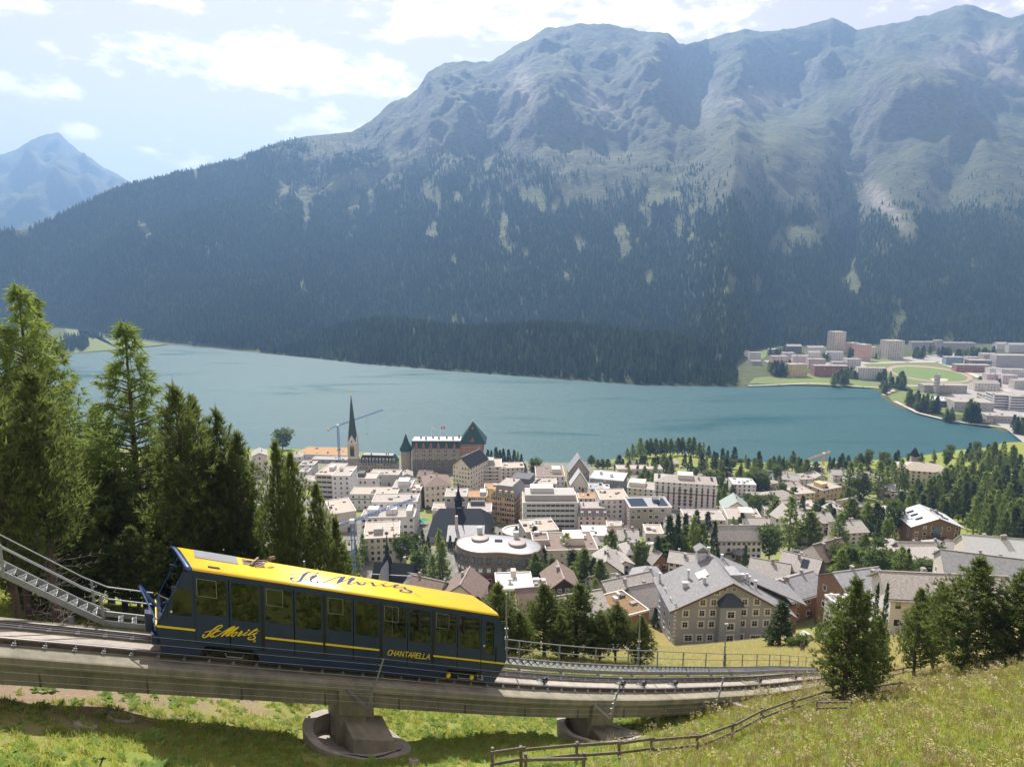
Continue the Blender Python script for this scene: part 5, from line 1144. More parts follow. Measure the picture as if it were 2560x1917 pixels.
B('brick building with dark set back roof storey', 1298, 1212, 1262, 60, 16, -18, 'flat', 'brick', 'gravel', 4, 4, extra=rb(0, .5, .8, .75, 3.0, 'dark'), cat=cv, name='brick_building', chim=0)
B('white block with flat grey roof near the water behind the brick building', 1376, 1191, 1214, 72, 26, 0, 'flat', 'white', 'brown', 2, 6, extra=multi(rb(.22, .4, .3, .3, 3.0, 'trim'), clutter(3, 4)), cat=cv, name='commercial_building', chim=0)
B('grey stone house with steep glazed gable by the lake', 1447, 1180, 1216, 50, 16, 0, 'gable_y', 'stone', 'lead', 4, 4, rh=8.5, cat=cv, name='stone_house', chim=1, side=2)
B('small pale chapel like gable in front of the steep grey gable', 1449, 1213, 1228, 44, 10, 0, 'gable_y', 'cream', 'metal', 1, 3, rh=8, chim=0)
B('long block with white flat roof and dark glazed top floor', 1515, 1199, 1228, 84, 20, -18, 'flat', 'dark', 'white', 3, 12, extra=multi(rb(-.25, .6, .07, .14, 2.0, 'trim', 'roof_vent'), rb(.1, .4, .07, .14, 2.0, 'trim', 'roof_vent')), cat=cv, name='commercial_building', chim=0, pane=M_paneb)
B('low white terrace roof in front of the dark glazed block', 1500, 1222, 1236, 46, 10, -6, 'flat', 'white', 'white', 1, 6, cat=cv, name='pavilion', chim=0)
B('long low pale building with flat roof by the park', 1600, 1173, 1186, 112, 12, 0, 'flat', 'cream', 'sand', 1, 8, cat=cv, name='commercial_building', chim=0, extra=clutter(3, 8))
B('low dark roofed pavilion beside the shore trees', 1587, 1162, 1169, 32, 9, -10, 'gable_x', 'taupe', 'brown', 1, 3, chim=0)
B('grey roofed house in the park behind the flag', 1674, 1159, 1168, 48, 12, 4, 'hip', 'cream', 'slab', 1, 4, chim=1)
B('beige terrace house with round balcony left of the tall hotel', 1600, 1222, 1250, 66, 16, -16, 'flat', 'beige', 'gravel', 3, 5, extra=rb(-.15, .5, .6, .6, 2.6, 'cream'), cat='apartment block', name='apartment_block', chim=0)
# --- the tall hotel with red brown balconies
def red_bays(e, w, dep, h, rh):
    for j in range(11):
        x = -w / 2 + w * (j + .5) / 11; mb = MB(); big = j in (4, 5, 6)
        for i in range(1, 6): mb.box(x, -.25, h * (.10 + .125 * i), 1.7 if big else 1.0, .5, h * .055)
        mb.build('balcony_column', M_redsh, e)
    for x in (-.34, .34):
        mb = MB(); mb.box(w * x, dep * .5, h + rh * .3, w * .22, dep * .5, .3); mb.build('solar_panel', M_solar, e)
B('tall eight storey hotel with columns of red brown balconies', 1711, 1208, 1276, 150, 17, -12, 'hip', 'white', 'gravel', 8, 11, rh=2.2, cat='hotel', name='hotel', wsz=(1.0, 1.5), side=3, extra=multi(red_bays, rb(0, .5, .25, .5, 3.2, 'cream')), chim=2, band=.6)
# --- centre
B('yellow corner house with rounded mansard roof', 1258, 1243, 1306, 62, 20, -20, 'mansard', 'ochre', 'slate', 5, 5, rh=5, cat=cv, name='corner_house', wsz=(1.0, 1.6), side=5, chim=1, style='shutter')
B('yellow house with orange gravel roof behind the grey block', 1236, 1222, 1262, 50, 10, 0, 'flat', 'yellow', 'rust', 3, 3, chim=0)
B('small yellow house with blue shutters beside the grey block', 1192, 1243, 1284, 50, 11, 0, 'flat', 'yellow', 'rust', 3, 3, chim=0, style='shutter', extra=rb(.3, .5, .3, .6, 2, 'pale'))
B('plain grey block with big square windows behind the dark roof', 1140, 1242, 1296, 54, 14, 0, 'flat', 'grey', 'gravel', 3, 3, chim=1, wsz=(1.8, 1.4))
B('low flat roofed shop wing between the dark roof and the yellow corner house', 1198, 1280, 1318, 60, 14, 0, 'flat', 'beige', 'gravel', 2, 4, chim=0, cat=cv, name='shop_wing', extra=rb(-.1, .8, .6, .2, 2, 'dark'))
B('low cream house with flat roof by the square', 1097, 1276, 1302, 34, 12, 0, 'flat', 'cream', 'sand', 1, 3, chim=0)
B('back block of the white terraced hotel with roof plants', 988, 1256, 1320, 112, 13, 2, 'flat', 'white', 'gravel', 4, 7, chim=0, cat='hotel', name='hotel', extra=clutter(6, 12), wsz=(1.2, 1.1))
B('front block of the white terraced hotel with set back balconies', 970, 1294, 1340, 132, 11, 2, 'flat', 'white', 'gravel', 3, 9, chim=0, cat='hotel', name='hotel', extra=multi(rb(-.3, .6, .2, .5, 2.4, 'white'), rb(.05, .6, .2, .5, 2.4, 'white'), rb(.4, .5, .1, .8, 2.6, 'trim', 'pergola')), wsz=(1.3, 1.2))
B('beige curved garage wall left of the white terraced hotel', 862, 1282, 1330, 60, 22, 24, 'flat', 'beige', 'sand', 3, 0, chim=0, cat=cv, name='garage', rh=1, extra=clutter(4, 21))
B('cream apartment block with sand coloured flat roof behind the yellow car roof', 955, 1346, 1404, 88, 20, 8, 'flat', 'cream', 'sand', 4, 6, chim=2, cat='apartment block', name='apartment_block', extra=multi(rb(-.1, .35, .25, .25, 2.2, 'grey'), clutter(5, 31)))
B('low white house left of the cream apartment block behind the blue crane', 872, 1375, 1412, 60, 14, 10, 'gable_x', 'white', 'slab', 2, 3)
B('taupe block with pink framed windows and solar roof', 1625, 1270, 1332, 104, 17, 2, 'flat', 'taupe', 'lead', 4, 7, chim=1, cat='apartment block', name='apartment_block', extra=multi(solar_roof(-.9, -.1, .15, .85, 'flat'), rb(.2, .5, .14, .2, 1.8, 'dark'), solar_roof(.4, .9, .15, .85, 'flat')), wsz=(1.6, 1.4))
B('white square windowed block with pale stepped roof in the centre', 1535, 1250, 1320, 72, 18, 2, 'flat', 'white', 'sand', 6, 5, chim=0, cat='apartment block', name='apartment_block', extra=clutter(7, 41), wsz=(1.1, 1.2))
B('pink house with grey mansard band', 1483, 1291, 1326, 76, 14, 0, 'mansard', 'pink', 'slate', 3, 5, rh=3.4, chim=2, cat=cv, name='town_house')
B('big pale hotel with rounded roof storey and long window bands', 1376, 1258, 1322, 138, 18, 0, 'flat', 'lgrey', 'sand', 5, 6, style='band', chim=0, cat='hotel', name='hotel', extra=multi(rb(0, .55, .92, .72, 2.8, 'grey'), rb(-.15, .6, .42, .42, 5.2, 'trim')), wsz=(1, 1.2))
B('low pink terrace house behind the pale banded hotel', 1470, 1246, 1268, 46, 10, 0, 'flat', 'pink', 'rust', 2, 4, chim=0, extra=clutter(3, 51))
B('white windowed house between pink terrace and white centre block', 1492, 1222, 1252, 36, 12, 0, 'flat', 'white', 'lead', 3, 3, chim=0)
B('roof terraced cream house left of the chapel like gable', 1362, 1210, 1236, 60, 12, 0, 'flat', 'cream', 'sand', 2, 5, chim=0, extra=clutter(6, 61))
B('sand coloured block with three roof boxes above the round shingled house', 1356, 1328, 1368, 84, 16, 12, 'flat', 'beige', 'sand', 2, 2, chim=3, cat=cv, name='apartment_block')
B('modern block with brown roof and set back penthouse behind the shingled house', 1430, 1376, 1420, 130, 26, 4, 'flat', 'cream', 'brown', 2, 5, chim=1, cat='apartment block', name='apartment_block', extra=multi(rb(.08, .5, .38, .5, 2.8, 'cream', 'penthouse'), clutter(4, 71)))
B('blank beige tower end of the modern block', 1352, 1352, 1420, 40, 12, 4, 'flat', 'beige', 'brown', 4, 0, chim=0, cat=cv, name='stair_tower')
B('low white garage roof with parked cars behind the modern block', 1500, 1340, 1352, 80, 14, 0, 'flat', 'white', 'pale' if 'pale' in RM else 'white', 1, 0, chim=0, cat='garage', name='garage')
B('flat yellow edged roof below the taupe block', 1538, 1325, 1345, 38, 12, -4, 'flat', 'yellow', 'sand', 1, 2, chim=0)
B('white hipped house with pale roof and brown eaves', 1592, 1384, 1422, 56, 14, 8, 'hip', 'white', 'slab', 3, 3, rh=3, chim=2)
B('small white gabled house above the white hipped house', 1570, 1352, 1376, 50, 13, -6, 'gable_x', 'white', 'slab', 2, 3, chim=2)
B('pinkish roofed low house beside the flat yellow edged roof', 1552, 1340, 1354, 46, 12, 4, 'gable_x', 'cream', 'brown', 1, 3, chim=1)
B('pale gravel roofed house with orange chimney pots', 1636, 1335, 1360, 44, 12, -4, 'flat', 'beige', 'sand', 1, 3, chim=0, extra=clutter(4, 81))
B('tall cream house with pale green gabled roof', 1840, 1277, 1306, 64, 16, -10, 'gable_y', 'cream', 'pgreen', 3, 5, rh=4.6, chim=1, name='chalet')
B('flat pale roofed hotel annex in front of the tall hotel', 1762, 1300, 1322, 98, 16, -4, 'flat', 'beige', 'gravel', 2, 5, chim=0, cat=cv, name='hotel_annex', extra=clutter(4, 91))
B('wide flat roofed annex with round roof light right of the hotel annex', 1862, 1300, 1326, 84, 18, -8, 'flat', 'beige', 'gravel', 2, 4, chim=0, cat=cv, name='hotel_annex', extra=multi(rb(.1, .5, .4, .5, 2.2, 'cream'), clutter(4, 92)))
B('long white house with arched wooden door and stepped pale roof', 1845, 1352, 1400, 112, 13, 0, 'gable_x', 'white', 'slab', 3, 9, rh=4.2, chim=2, cat='guest house', name='guest_house', extra=lambda e, w, dep, h, rh: (MB().ring(0, 0, [(3.0, h * .42), (2.4, h * .50), (1.2, h * .57), (.1, h * .60)], 20).build('canopy', RM['slate'], e), MB().box(0, -.1, -1, 1.8, .25, 3.2).build('door', WM['timber'], e)))
B('long pale roofed hall right of the green gable', 1955, 1248, 1272, 96, 16, 16, 'hip', 'taupe', 'gravel', 2, 6, rh=3, chim=2, cat=cv, name='hall')
B('small flat pale house left of the long hall', 1896, 1246, 1262, 36, 12, 0, 'flat', 'beige', 'sand', 1, 2, chim=0)
B('white construction site house with scaffold below the park', 1860, 1212, 1240, 56, 16, -6, 'flat', 'white', 'white', 3, 5, chim=0, extra=multi(clutter(9, 95)), cat=cv, name='building_site')
B('little park house with solar roof', 1922, 1186, 1200, 32, 10, -18, 'flat', 'lgrey', 'white', 1, 2, chim=0, extra=solar_roof(-.8, .8, .12, .88, 'flat'), cat='pavilion', name='pavilion')
B('pale gabled house at the right end of the park lawn', 1975, 1200, 1218, 38, 12, -20, 'gable_x', 'taupe', 'slab', 2, 3)
B('low round roofed white house in front of the park house', 1930, 1214, 1228, 40, 12, -8, 'hip', 'white', 'sand', 1, 3)
B('yellow flat roofed block with plants right of the long hall', 2012, 1234, 1262, 54, 14, 12, 'flat', 'yellow', 'sand', 3, 4, chim=0, cat='apartment block', name='apartment_block', extra=clutter(4, 96))
B('yellow stepped block with tree terrace', 2078, 1222, 1256, 66, 14, 24, 'flat', 'yellow', 'sand', 3, 5, chim=0, cat='apartment block', name='apartment_block', extra=multi(rb(-.2, .5, .3, .5, 2.6, 'yellow'), clutter(3, 97)))
B('brown walled house next to the yellow stepped block', 2130, 1222, 1246, 28, 12, 18, 'gable_x', 'brick', 'slab', 2, 2)
B('pale roofed house below the orange crane', 2098, 1188, 1204, 30, 12, -8, 'gable_x', 'white', 'slab', 2, 2)
B('wide pale roofed house right of the orange crane', 2146, 1194, 1214, 54, 14, -12, 'gable_x', 'white', 'slab', 2, 4)
B('white house under construction at the foot of the orange crane', 2046, 1170, 1184, 30, 12, 0, 'flat', 'white', 'white', 2, 3, chim=0)
B('low hall with long roof left of the yellow blocks', 1985, 1222, 1240, 56, 14, 20, 'gable_x', 'cream', 'gravel', 1, 4, chim=1)
B('yellow house with white solar roof among the pines', 2088, 1270, 1296, 42, 12, 10, 'flat', 'yellow', 'white', 2, 3, chim=0, extra=solar_roof(-.8, .8, .1, .9, 'flat'))
B('yellow walled house with pale gable in front of the lawn', 2150, 1266, 1296, 42, 14, 28, 'gable_x', 'yellow', 'slab', 2, 3)
B('big chalet hotel with wide pale roof on the wooded hill', 2308, 1178, 1214, 108, 22, -16, 'hip', 'cream', 'sand', 4, 9, rh=3.5, cat='hotel', name='hotel', chim=2, side=5, frame=M_brown, extra=lambda e, w, dep, h, rh: (MB().box(-w * .1, dep * .8, h, 4, 4, 6).build('turret', WM['taupe'], e), MB().ring(-w * .1, dep * .8, [(3.4, h + 6), (.1, h + 12)], 4).build('turret_roof', RM['black'], e)))
B('pale steep roofed annex right of the chalet hotel', 2380, 1196, 1214, 44, 16, 24, 'gable_x', 'lgrey', 'slab', 2, 3, cat='hotel wing', name='hotel_wing')
B('farm like house with broad pale roof hidden by pines', 2025, 1318, 1368, 76, 20, 18, 'gable_y', 'cream', 'slab', 3, 5, rh=4.4)
B('timber clad chalet with bright curved metal roof on the hill', 2338, 1315, 1358, 112, 17, -6, 'gable_y', 'timber', 'metal', 3, 6, rh=3.6, cat='chalet', name='chalet', over=1.5, chim=2, extra=lambda e, w, dep, h, rh: (MB().box(0, -.12, .4, w * .16, .2, h * .95).build('glazed_bay', M_paneb, e), [MB().hexa([(w * a, dep * y, h + rh * (1 - 2 * abs(a)) + .3), (w * (a + .14), dep * y, h + rh * (1 - 2 * abs(a + .14)) + .3), (w * (a + .14), dep * y + .9, h + rh * (1 - 2 * abs(a + .14)) + .3), (w * a, dep * y + .9, h + rh * (1 - 2 * abs(a)) + .3), (w * a, dep * y, h + rh * (1 - 2 * abs(a)) + .7), (w * (a + .14), dep * y, h + rh * (1 - 2 * abs(a + .14)) + .7), (w * (a + .14), dep * y + .9, h + rh * (1 - 2 * abs(a + .14)) + .7), (w * a, dep * y + .9, h + rh * (1 - 2 * abs(a)) + .7)]).build('dormer_light', M_solar, e) for a in (-.38, .16) for y in (.2, .5, .75)]))
# --- right foreground cluster
B('white pyramid roofed hut left of the round tower group', 2250, 1372, 1384, 46, 10, 10, 'pyramid', 'cream', 'slab', 1, 2, rh=2.4)
B('small pyramid roofed wing below the timber chalet', 2352, 1374, 1386, 46, 10, -10, 'pyramid', 'cream', 'slab', 1, 2, rh=2.4)
B('low slab roofed house joining the two small pyramid roofs', 2298, 1380, 1394, 90, 10, 0, 'gable_x', 'taupe', 'slab', 1, 4, rh=2.5)
B('small pale gabled house right of the pyramid roofs', 2400, 1380, 1396, 54, 12, -16, 'gable_x', 'cream', 'slab', 1, 3, rh=2.6)
B('long low house with plain grey shed roof', 2312, 1406, 1424, 134, 13, 3, 'shed', 'cream', 'slab', 1, 6, rh=1.6, chim=1)
B('low house with solar panels on its slab roof', 2228, 1410, 1436, 66, 14, -16, 'shed', 'grey', 'slab', 1, 3, rh=1.6, chim=0, extra=lambda e, w, dep, h, rh: MB().hexa([(-w * .25, dep * .2, h + .62), (w * .3, dep * .2, h + .62), (w * .3, dep * .8, h + 1.45), (-w * .25, dep * .8, h + 1.45), (-w * .25, dep * .2, h + .72), (w * .3, dep * .2, h + .72), (w * .3, dep * .8, h + 1.55), (-w * .25, dep * .8, h + 1.55)]).build('solar_panel', M_solar, e))
B('white walled house with balcony and brown roof above the barn', 2092, 1396, 1446, 96, 15, 26, 'gable_x', 'cream', 'brown', 3, 4, rh=4, cat='house', chim=2, style='punch', side=2)
B('wide white roofed hall at the right edge behind the slate roofs', 2500, 1392, 1430, 150, 18, -14, 'gable_x', 'cream', 'white', 1, 4, rh=4.5, chim=3, cat='hall', name='hall')
B('pale house at the right edge above the white hall', 2545, 1372, 1400, 46, 14, -6, 'gable_x', 'cream', 'slab', 2, 2, rh=3)
B('big grey slate roofed house with metal chimneys right of centre', 2470, 1452, 1500, 190, 22, -20, 'gable_x', 'beige', 'slate', 1, 4, rh=4.2, chim=2, cat='house')
B('huge barn like house with pale slab roof and white wall behind the pines', 2372, 1500, 1585, 290, 15, -6, 'gable_x', 'white', 'slab', 2, 8, rh=3.2, D=140, chim=1, cat='house', over=1.0, side=2)
B('grey slate roofed house with wooden gable left of the big pale roof', 2168, 1478, 1560, 130, 18, 14, 'gable_x', 'timber', 'lead', 2, 4, rh=3.2, chim=2, cat='house')
B('plain white flat roofed house by the lawn', 2120, 1520, 1590, 60, 10, 4, 'flat', 'white', 'white', 1, 0, chim=0)
B('timber and white house with grey ribbed roof and steel flues', 2005, 1490, 1552, 150, 17, 26, 'gable_x', 'timber', 'lead', 2, 4, rh=3.2, chim=4, cat='chalet', name='chalet', over=1.2, side=2)
B('brown boarded chalet with curved pale roof behind the steel flues', 1918, 1440, 1478, 80, 16, -26, 'gable_x', 'timber', 'slab', 2, 3, rh=3.0, chim=1, cat='chalet', name='chalet', over=1.2)
B('pale roofed chalet with skylight panel behind the curved roof', 1990, 1428, 1470, 80, 18, -36, 'gable_x', 'timber', 'slab', 2, 2, rh=3.2, chim=2, cat='chalet', name='chalet', over=1.0, extra=solar_roof(.1, .5, .12, .38, 'gable_x'))
# --- front centre cluster
B('white gabled house with brown tiled roof behind the car roof', 1152, 1497, 1552, 98, 18, -10, 'gable_y', 'cream', 'brown', 3, 4, D=198, rh=4.3, chim=1, cat='house', indiv=True, wsz=(1.0, 1.3), side=2)
B('reddish brown roofed house just above the yellow car roof', 1050, 1492, 1540, 90, 16, -24, 'gable_x', 'cream', 'brown', 2, 4, rh=3.4, chim=1)
B('small grey metal roofed house above the yellow car roof', 1000, 1466, 1500, 60, 12, -20, 'gable_x', 'cream', 'lead', 2, 2, rh=3.2, chim=0)
B('flat cream house with bright white roof and square roof box', 1288, 1474, 1520, 92, 16, 4, 'flat', 'taupe', 'white', 2, 1, chim=1, extra=rb(.0, .75, .14, .2, 2.2, 'beige'), indiv=True, wsz=(2.8, 1.8), side=1)
B('dark timber chalet with brown roof and lit windows', 1408, 1470, 1500, 74, 16, 6, 'gable_y', 'dtimber', 'brown', 2, 4, rh=3.0, chim=1, cat='chalet', name='chalet', indiv=True, wsz=(.9, 1.2), over=1.0)
B('white house with stone slab roof and arched windows', 1515, 1425, 1462, 72, 17, -8, 'gable_y', 'cream', 'slab', 2, 4, rh=3.2, chim=3, indiv=True, wsz=(.9, 1.2), over=1.0)
B('grey pyramid roofed house with dark chimney', 1628, 1452, 1470, 78, 15, 8, 'pyramid', 'beige', 'lead', 1, 3, rh=3, chim=1)
B('small brown gabled chalet left of the tall grey house roof', 1652, 1408, 1428, 44, 11, 14, 'gable_y', 'timber', 'slab', 1, 2, rh=3.4, chim=0, cat='chalet', name='chalet')
B('low white wall building with stone slab roof in front of the pyramid roof', 1590, 1490, 1530, 130, 17, 24, 'gable_x', 'white', 'slab', 2, 3, rh=3.2, chim=2, over=.9)
B('lower stone slab roofed wing touching the tall grey house', 1640, 1512, 1548, 96, 14, 22, 'gable_x', 'white', 'slab', 1, 3, rh=4, chim=2, over=.9)
B('stone slab roofed house half hidden behind the small pine', 1520, 1480, 1506, 70, 13, 14, 'gable_x', 'white', 'slab', 1, 3, rh=3, chim=0)
B('modern house with rust brown planted roof in a white rim', 1572, 1540, 1590, 120, 18, 26, 'flat', 'timber', 'sedum', 2, 0, chim=0)
B('pale beige house with curved sheet roof behind the small pines', 1470, 1545, 1610, 120, 18, 18, 'gable_x', 'beige', 'slab', 2, 4, rh=3, chim=0)
B('brownish roof seen through the pines right of the car', 1340, 1530, 1570, 80, 14, 10, 'gable_x', 'cream', 'brown', 2, 3, rh=4.0, chim=1)
B('white flat annex right of the white roofed cream house', 1352, 1480, 1510, 40, 12, 4, 'flat', 'white', 'white', 1, 1, chim=0)
rgh = random.Random(12); NH = 0
for (px, yb, wl_, rf_, ro, wd_) in ((1968, 1212, 'cream', 'slab', 'gable_x', 44), (2010, 1216, 'white', 'gravel', 'flat', 46), (2052, 1212, 'cream', 'slab', 'gable_y', 34), (2182, 1222, 'beige', 'slab', 'gable_x', 48), (2214, 1246, 'cream', 'slab', 'gable_x', 40), (1940, 1300, 'cream', 'gravel', 'flat', 56), (1985, 1300, 'beige', 'slab', 'gable_x', 54), (2040, 1296, 'yellow', 'sand', 'flat', 52), (2110, 1312, 'cream', 'slab', 'gable_y', 44), (2058, 1336, 'beige', 'slab', 'gable_x', 60), (1910, 1352, 'white', 'slab', 'gable_x', 60), (2140, 1362, 'cream', 'slab', 'gable_x', 62), (2240, 1312, 'cream', 'slab', 'gable_y', 44), (1700, 1350, 'white', 'slab', 'gable_x', 60), (1890, 1216, 'white', 'gravel', 'flat', 40), (1475, 1400, 'cream', 'slab', 'gable_x', 54), (1700, 1448, 'cream', 'slab', 'gable_x', 60), (1560, 1452, 'cream', 'slab', 'gable_y', 50)):
    NH += 1; hh_ = 16 + (yb - 1200) * .09; B(('pale ', 'broad ', 'small ')[NH % 3] + dict(cream='cream', white='white', beige='beige', yellow='yellow')[wl_] + ' house under a ' + dict(flat='flat', gable_x='long ridged', gable_y='gable fronted')[ro] + ' roof ' + ('below the park lawn', 'left of the yellow blocks', 'beside the orange crane', 'right of the yellow blocks', 'at the foot of the hill wood', 'behind the green gable', 'next to the long hall', 'under the plant terrace', 'between tall larches', 'behind the farm like roof', 'behind the arched door house', 'above the balcony house', 'left of the timber chalet', 'behind the row of spruces', 'left of the solar pavilion', 'beside the modern block', 'above the tall grey house', 'below the blue container')[NH - 1], px, yb - hh_, yb, wd_, 14, rgh.uniform(-24, 24), ro, wl_, rf_, 3, 4, chim=2)
# grey kiosk with lettering is too small to read; a blue site container stands on the pale roof
cpos, cD = hit(1628, 1392); e = empty('site_container', cpos, .2, 'light blue site container standing among the white roofs', 'container'); mb = MB(); mb.box(0, 0, 0, 6, 3, 5.2); mb.build('body', wallmat('container_blue', (.22, .38, .52)), e); mb = MB(); mb.box(0, 0, 5.21, 6.2, 3.2, .15); mb.build('roof', RM['white'], e)

# --- dark church like roof in the centre
def big_dark():
    P, D = hit(1148, 1362); k = D / FPX; e = empty('school_hall', P, 0, 'big building under a huge black hipped roof with a little turret', 'building')
    w = 150 * k; dep = 24; h = 26 * k
    mb = MB(); mb.hexa([(x, y, z) for z in (-8, h) for x, y in ((-w / 2, 0), (w / 2, 0), (w / 2, dep), (-w / 2, dep))]); mb.build('wall', WM['grey'], e)
    mb = MB(); x = w / 2 + .8; mb.add([(-x, -.8, h - .3), (x, -.8, h - .3), (x, dep + .8, h - .3), (-x, dep + .8, h - .3), (-x + 4, dep * .62, h + 6.5), (x - 5, dep * .62, h + 6.5)], [(3, 2, 1, 0), (0, 1, 5, 4), (2, 3, 4, 5), (1, 2, 5), (3, 0, 4)]); mb.build('roof', RM['black'], e)
    mb = MB(); Q = [(-w * .2, -4, h - 1.5), (w * .42, -4, h - 1.5), (w * .42, 5, h + 2.2), (-w * .2, 5, h + 2.2)]; mb.hexa(Q + [(a, b, c + .3) for a, b, c in Q]); mb.build('lean_to_roof', RM['lead'], e)
    mb = MB(); mb.box(w * .11, 1.0, -5, w * .6, 8, h + 3.2); mb.build('lean_to_wall', WM['beige'], e)
    mb = MB(); mb.box(-w * .05, 3, h, 1.2, 1.2, 7.5); mb.build('chimney', WM['beige'], e)
    mb = MB(); mb.box(-w * .05, dep * .62, h + 7.5, 3, 3, 3.5); mb.build('turret', RM['black'], e); mb = MB(); mb.ring(-w * .05, dep * .62, [(2.4, h + 11), (1.0, h + 12.5), (.5, h + 14.5), (.05, h + 19)], 8); mb.build('turret_spire', RM['black'], e)
    mb = MB()
    for i in range(12): win(mb, (-w * .17 + w * .56 * i / 11, -3.0, h * .2), (1, 0, 0), (0, -1, 0), 1.0, 1.6)
    mb.build('window', [M_pane, M_frame], e)['kind'] = 'stuff'
big_dark()
# --- steep dark chalet with needle spire
def spire_chalet():
    P, D = hit(976, 1500); k = D / FPX; e = empty('spired_chalet', P, R(-6), 'dark steep roofed villa with a needle spire just above the car roof', 'villa'); w = 92 * k; h = 34 * k
    mb = MB(); mb.hexa([(x, y, z) for z in (-8, h) for x, y in ((-w / 2, 0), (w / 2, 0), (w / 2, 12), (-w / 2, 12))]); mb.build('wall', WM['brick'], e)
    mb = MB(); x = w / 2 + .8
    mb.add([(-x, -.8, h - .4), (x, -.8, h - .4), (x, 6, h + 6), (-x, 6, h + 6), (x, 12.8, h - .4), (-x, 12.8, h - .4)], [(0, 1, 2, 3), (3, 2, 4, 5), (0, 3, 5), (1, 4, 2), (0, 5, 4, 1)]); mb.build('roof', RM['black'], e)
    mb = MB()
    for z, y in ((1.2, 1.4), (3.4, 3.6)): mb.bar((-x, y - .9, h + z - .2), (x, y - .9, h + z - .2), .18, .14)
    mb.build('snow_guard', M_trim, e)
    mb = MB(); mb.add([(-w * .36, -1.6, h), (-w * .02, -1.6, h), (-w * .19, -1.6, h + 7.2), (-w * .36, 6, h), (-w * .02, 6, h), (-w * .19, 6, h + 7.2)], [(0, 1, 2), (5, 4, 3), (0, 2, 5, 3), (1, 4, 5, 2)]); mb.build('cross_gable', RM['lead'], e)
    mb = MB(); mb.add([(-w * .32, -1.65, h + .2), (-w * .19, -1.65, h + .2 - 2), (-w * .06, -1.65, h + .2), (-w * .19, -1.65, h + 3.2), (-w * .32, -1.60, h + .2), (-w * .19, -1.60, h - 1.8), (-w * .06, -1.60, h + .2), (-w * .19, -1.60, h + 3.2)], [(0, 1, 2, 3), (7, 6, 5, 4), (0, 3, 7, 4), (1, 0, 4, 5), (2, 1, 5, 6), (3, 2, 6, 7)]); mb.build('gable_window', M_pane, e)
    mb = MB(); mb.ring(-w * .22, 7, [(1.9, h + 4), (1.5, h + 7), (.9, h + 8), (.5, h + 10), (.9, h + 10.3), (.3, h + 12), (.05, h + 17)], 8); mb.build('spire', RM['black'], e)
    mb = MB(); mb.box(w * .25, 8, h + 3, .9, 1.2, 4.5); mb.build('chimney', M_chim, e)
spire_chalet()
# --- the round shingled house
def round_house():
    P, D = hit(1245, 1478); k = D / FPX; e = empty('round_house', P + np.array((0, 9.5, 0)), R(-4), 'bulging kidney shaped house clad in grey shingles under a smooth metal roof', 'house'); a = 117 * k; b_ = 9.2
    n = 72
    def ringp(s, z, sx=0):
        P_ = []
        for i in range(n):
            t = 2 * math.pi * i / n; c, q = math.cos(t), math.sin(t); x = a * (abs(c) ** .86) * (1 if c > 0 else -1); y = b_ * (abs(q) ** .92) * (1 if q > 0 else -1)
            y += (2.4 if q < 0 else -.4) * math.exp(-((x - 2) / 7.0) ** 2) * abs(q) - .10 * x; P_.append((x * s, y * s * (1 if s > .9 else 1), z))
        return P_
    def shell(name, prof_, mm, cap0=False, cap1=False):
        mb = MB(); V = []; 
        for s, z in prof_: V += ringp(s, z)
        F = [(j * n + i, j * n + (i + 1) % n, (j + 1) * n + (i + 1) % n, (j + 1) * n + i) for j in range(len(prof_) - 1) for i in range(n)]
        if cap1: F.append(tuple(range((len(prof_) - 1) * n, len(prof_) * n)))
        mb.add(V, F); return mb.build(name, mm, e, smooth=True)
    H = 96 * k / .94
    shell('lower_wall', [(.84, -8), (.84, 0), (.90, H * .22), (.93, H * .33)], mat('oxide_red_wall', (.20, .045, .03), .8, var=.15, scale=1))
    shell('shingle_wall', [(.935, H * .33), (.975, H * .46), (1.0, H * .6), (1.0, H * .70), (.975, H * .80), (.93, H * .88)], mat('grey_larch_shingles', (.20, .18, .155), .85, var=.35, scale=5, stretch=(1, 1, 3), bump=.5))
    shell('roof_rim', [(.93, H * .88), (.95, H * .89), (.95, H * .925), (.91, H * .93)], mat('copper_rim', (.40, .30, .24), .4, metal=.5, var=.1))
    shell('roof', [(.91, H * .925), (.80, H * .95), (.60, H * .975), (.3, H * .99), (.02, H * 1.0)], mat('silver_sheet_roof', (.30, .31, .33), .5, metal=.35, var=.08, scale=.6), cap1=True)
    for (x, y, r) in ((-a * .42, 2.2, 3.1), (a * .42, -1.2, 3.1)):
        mb = MB(); mb.ring(x, y, [(r, H * .93), (r, H * 1.03), (r * .92, H * 1.045), (.1, H * 1.06)], 32); mb.build('roof_drum', mat('pinkish_drum', (.33, .27, .25), .5, var=.08), e)
        mb = MB(); mb.ring(x - .5, y + 3.2, [(.95, H * .95), (.95, H * 1.13), (1.1, H * 1.15), (1.1, H * 1.2), (.9, H * 1.22)], 16); mb.build('flue', RM['metal'], e)
    mb = MB(); mb.box(0, .4, H * .99, 2.6, 1.5, .5); mb.build('skylight', M_solar, e)
    for row, (s, z, w_, h_, mm, fmm) in enumerate(((.995, H * .64, 1.2, 1.9, M_paneb, M_brown), (.965, H * .42, 1.1, 1.25, M_frame, M_frame), (.89, H * .10, 1.2, 1.5, M_pane, M_trim))):
        mb = MB(); R0 = ringp(s + .012, z); idx = range(38, 71, 2)
        for i in idx:
            p = np.array(R0[i % n]); q = np.array(R0[(i + 1) % n]); ax = q - p; ax /= np.linalg.norm(ax); nr = np.array((ax[1], -ax[0], 0)); win(mb, (p + q) / 2 - (0, 0, 0), ax, nr, w_, h_)
        mb.build('window', [mm, fmm], e)['kind'] = 'stuff'
round_house()
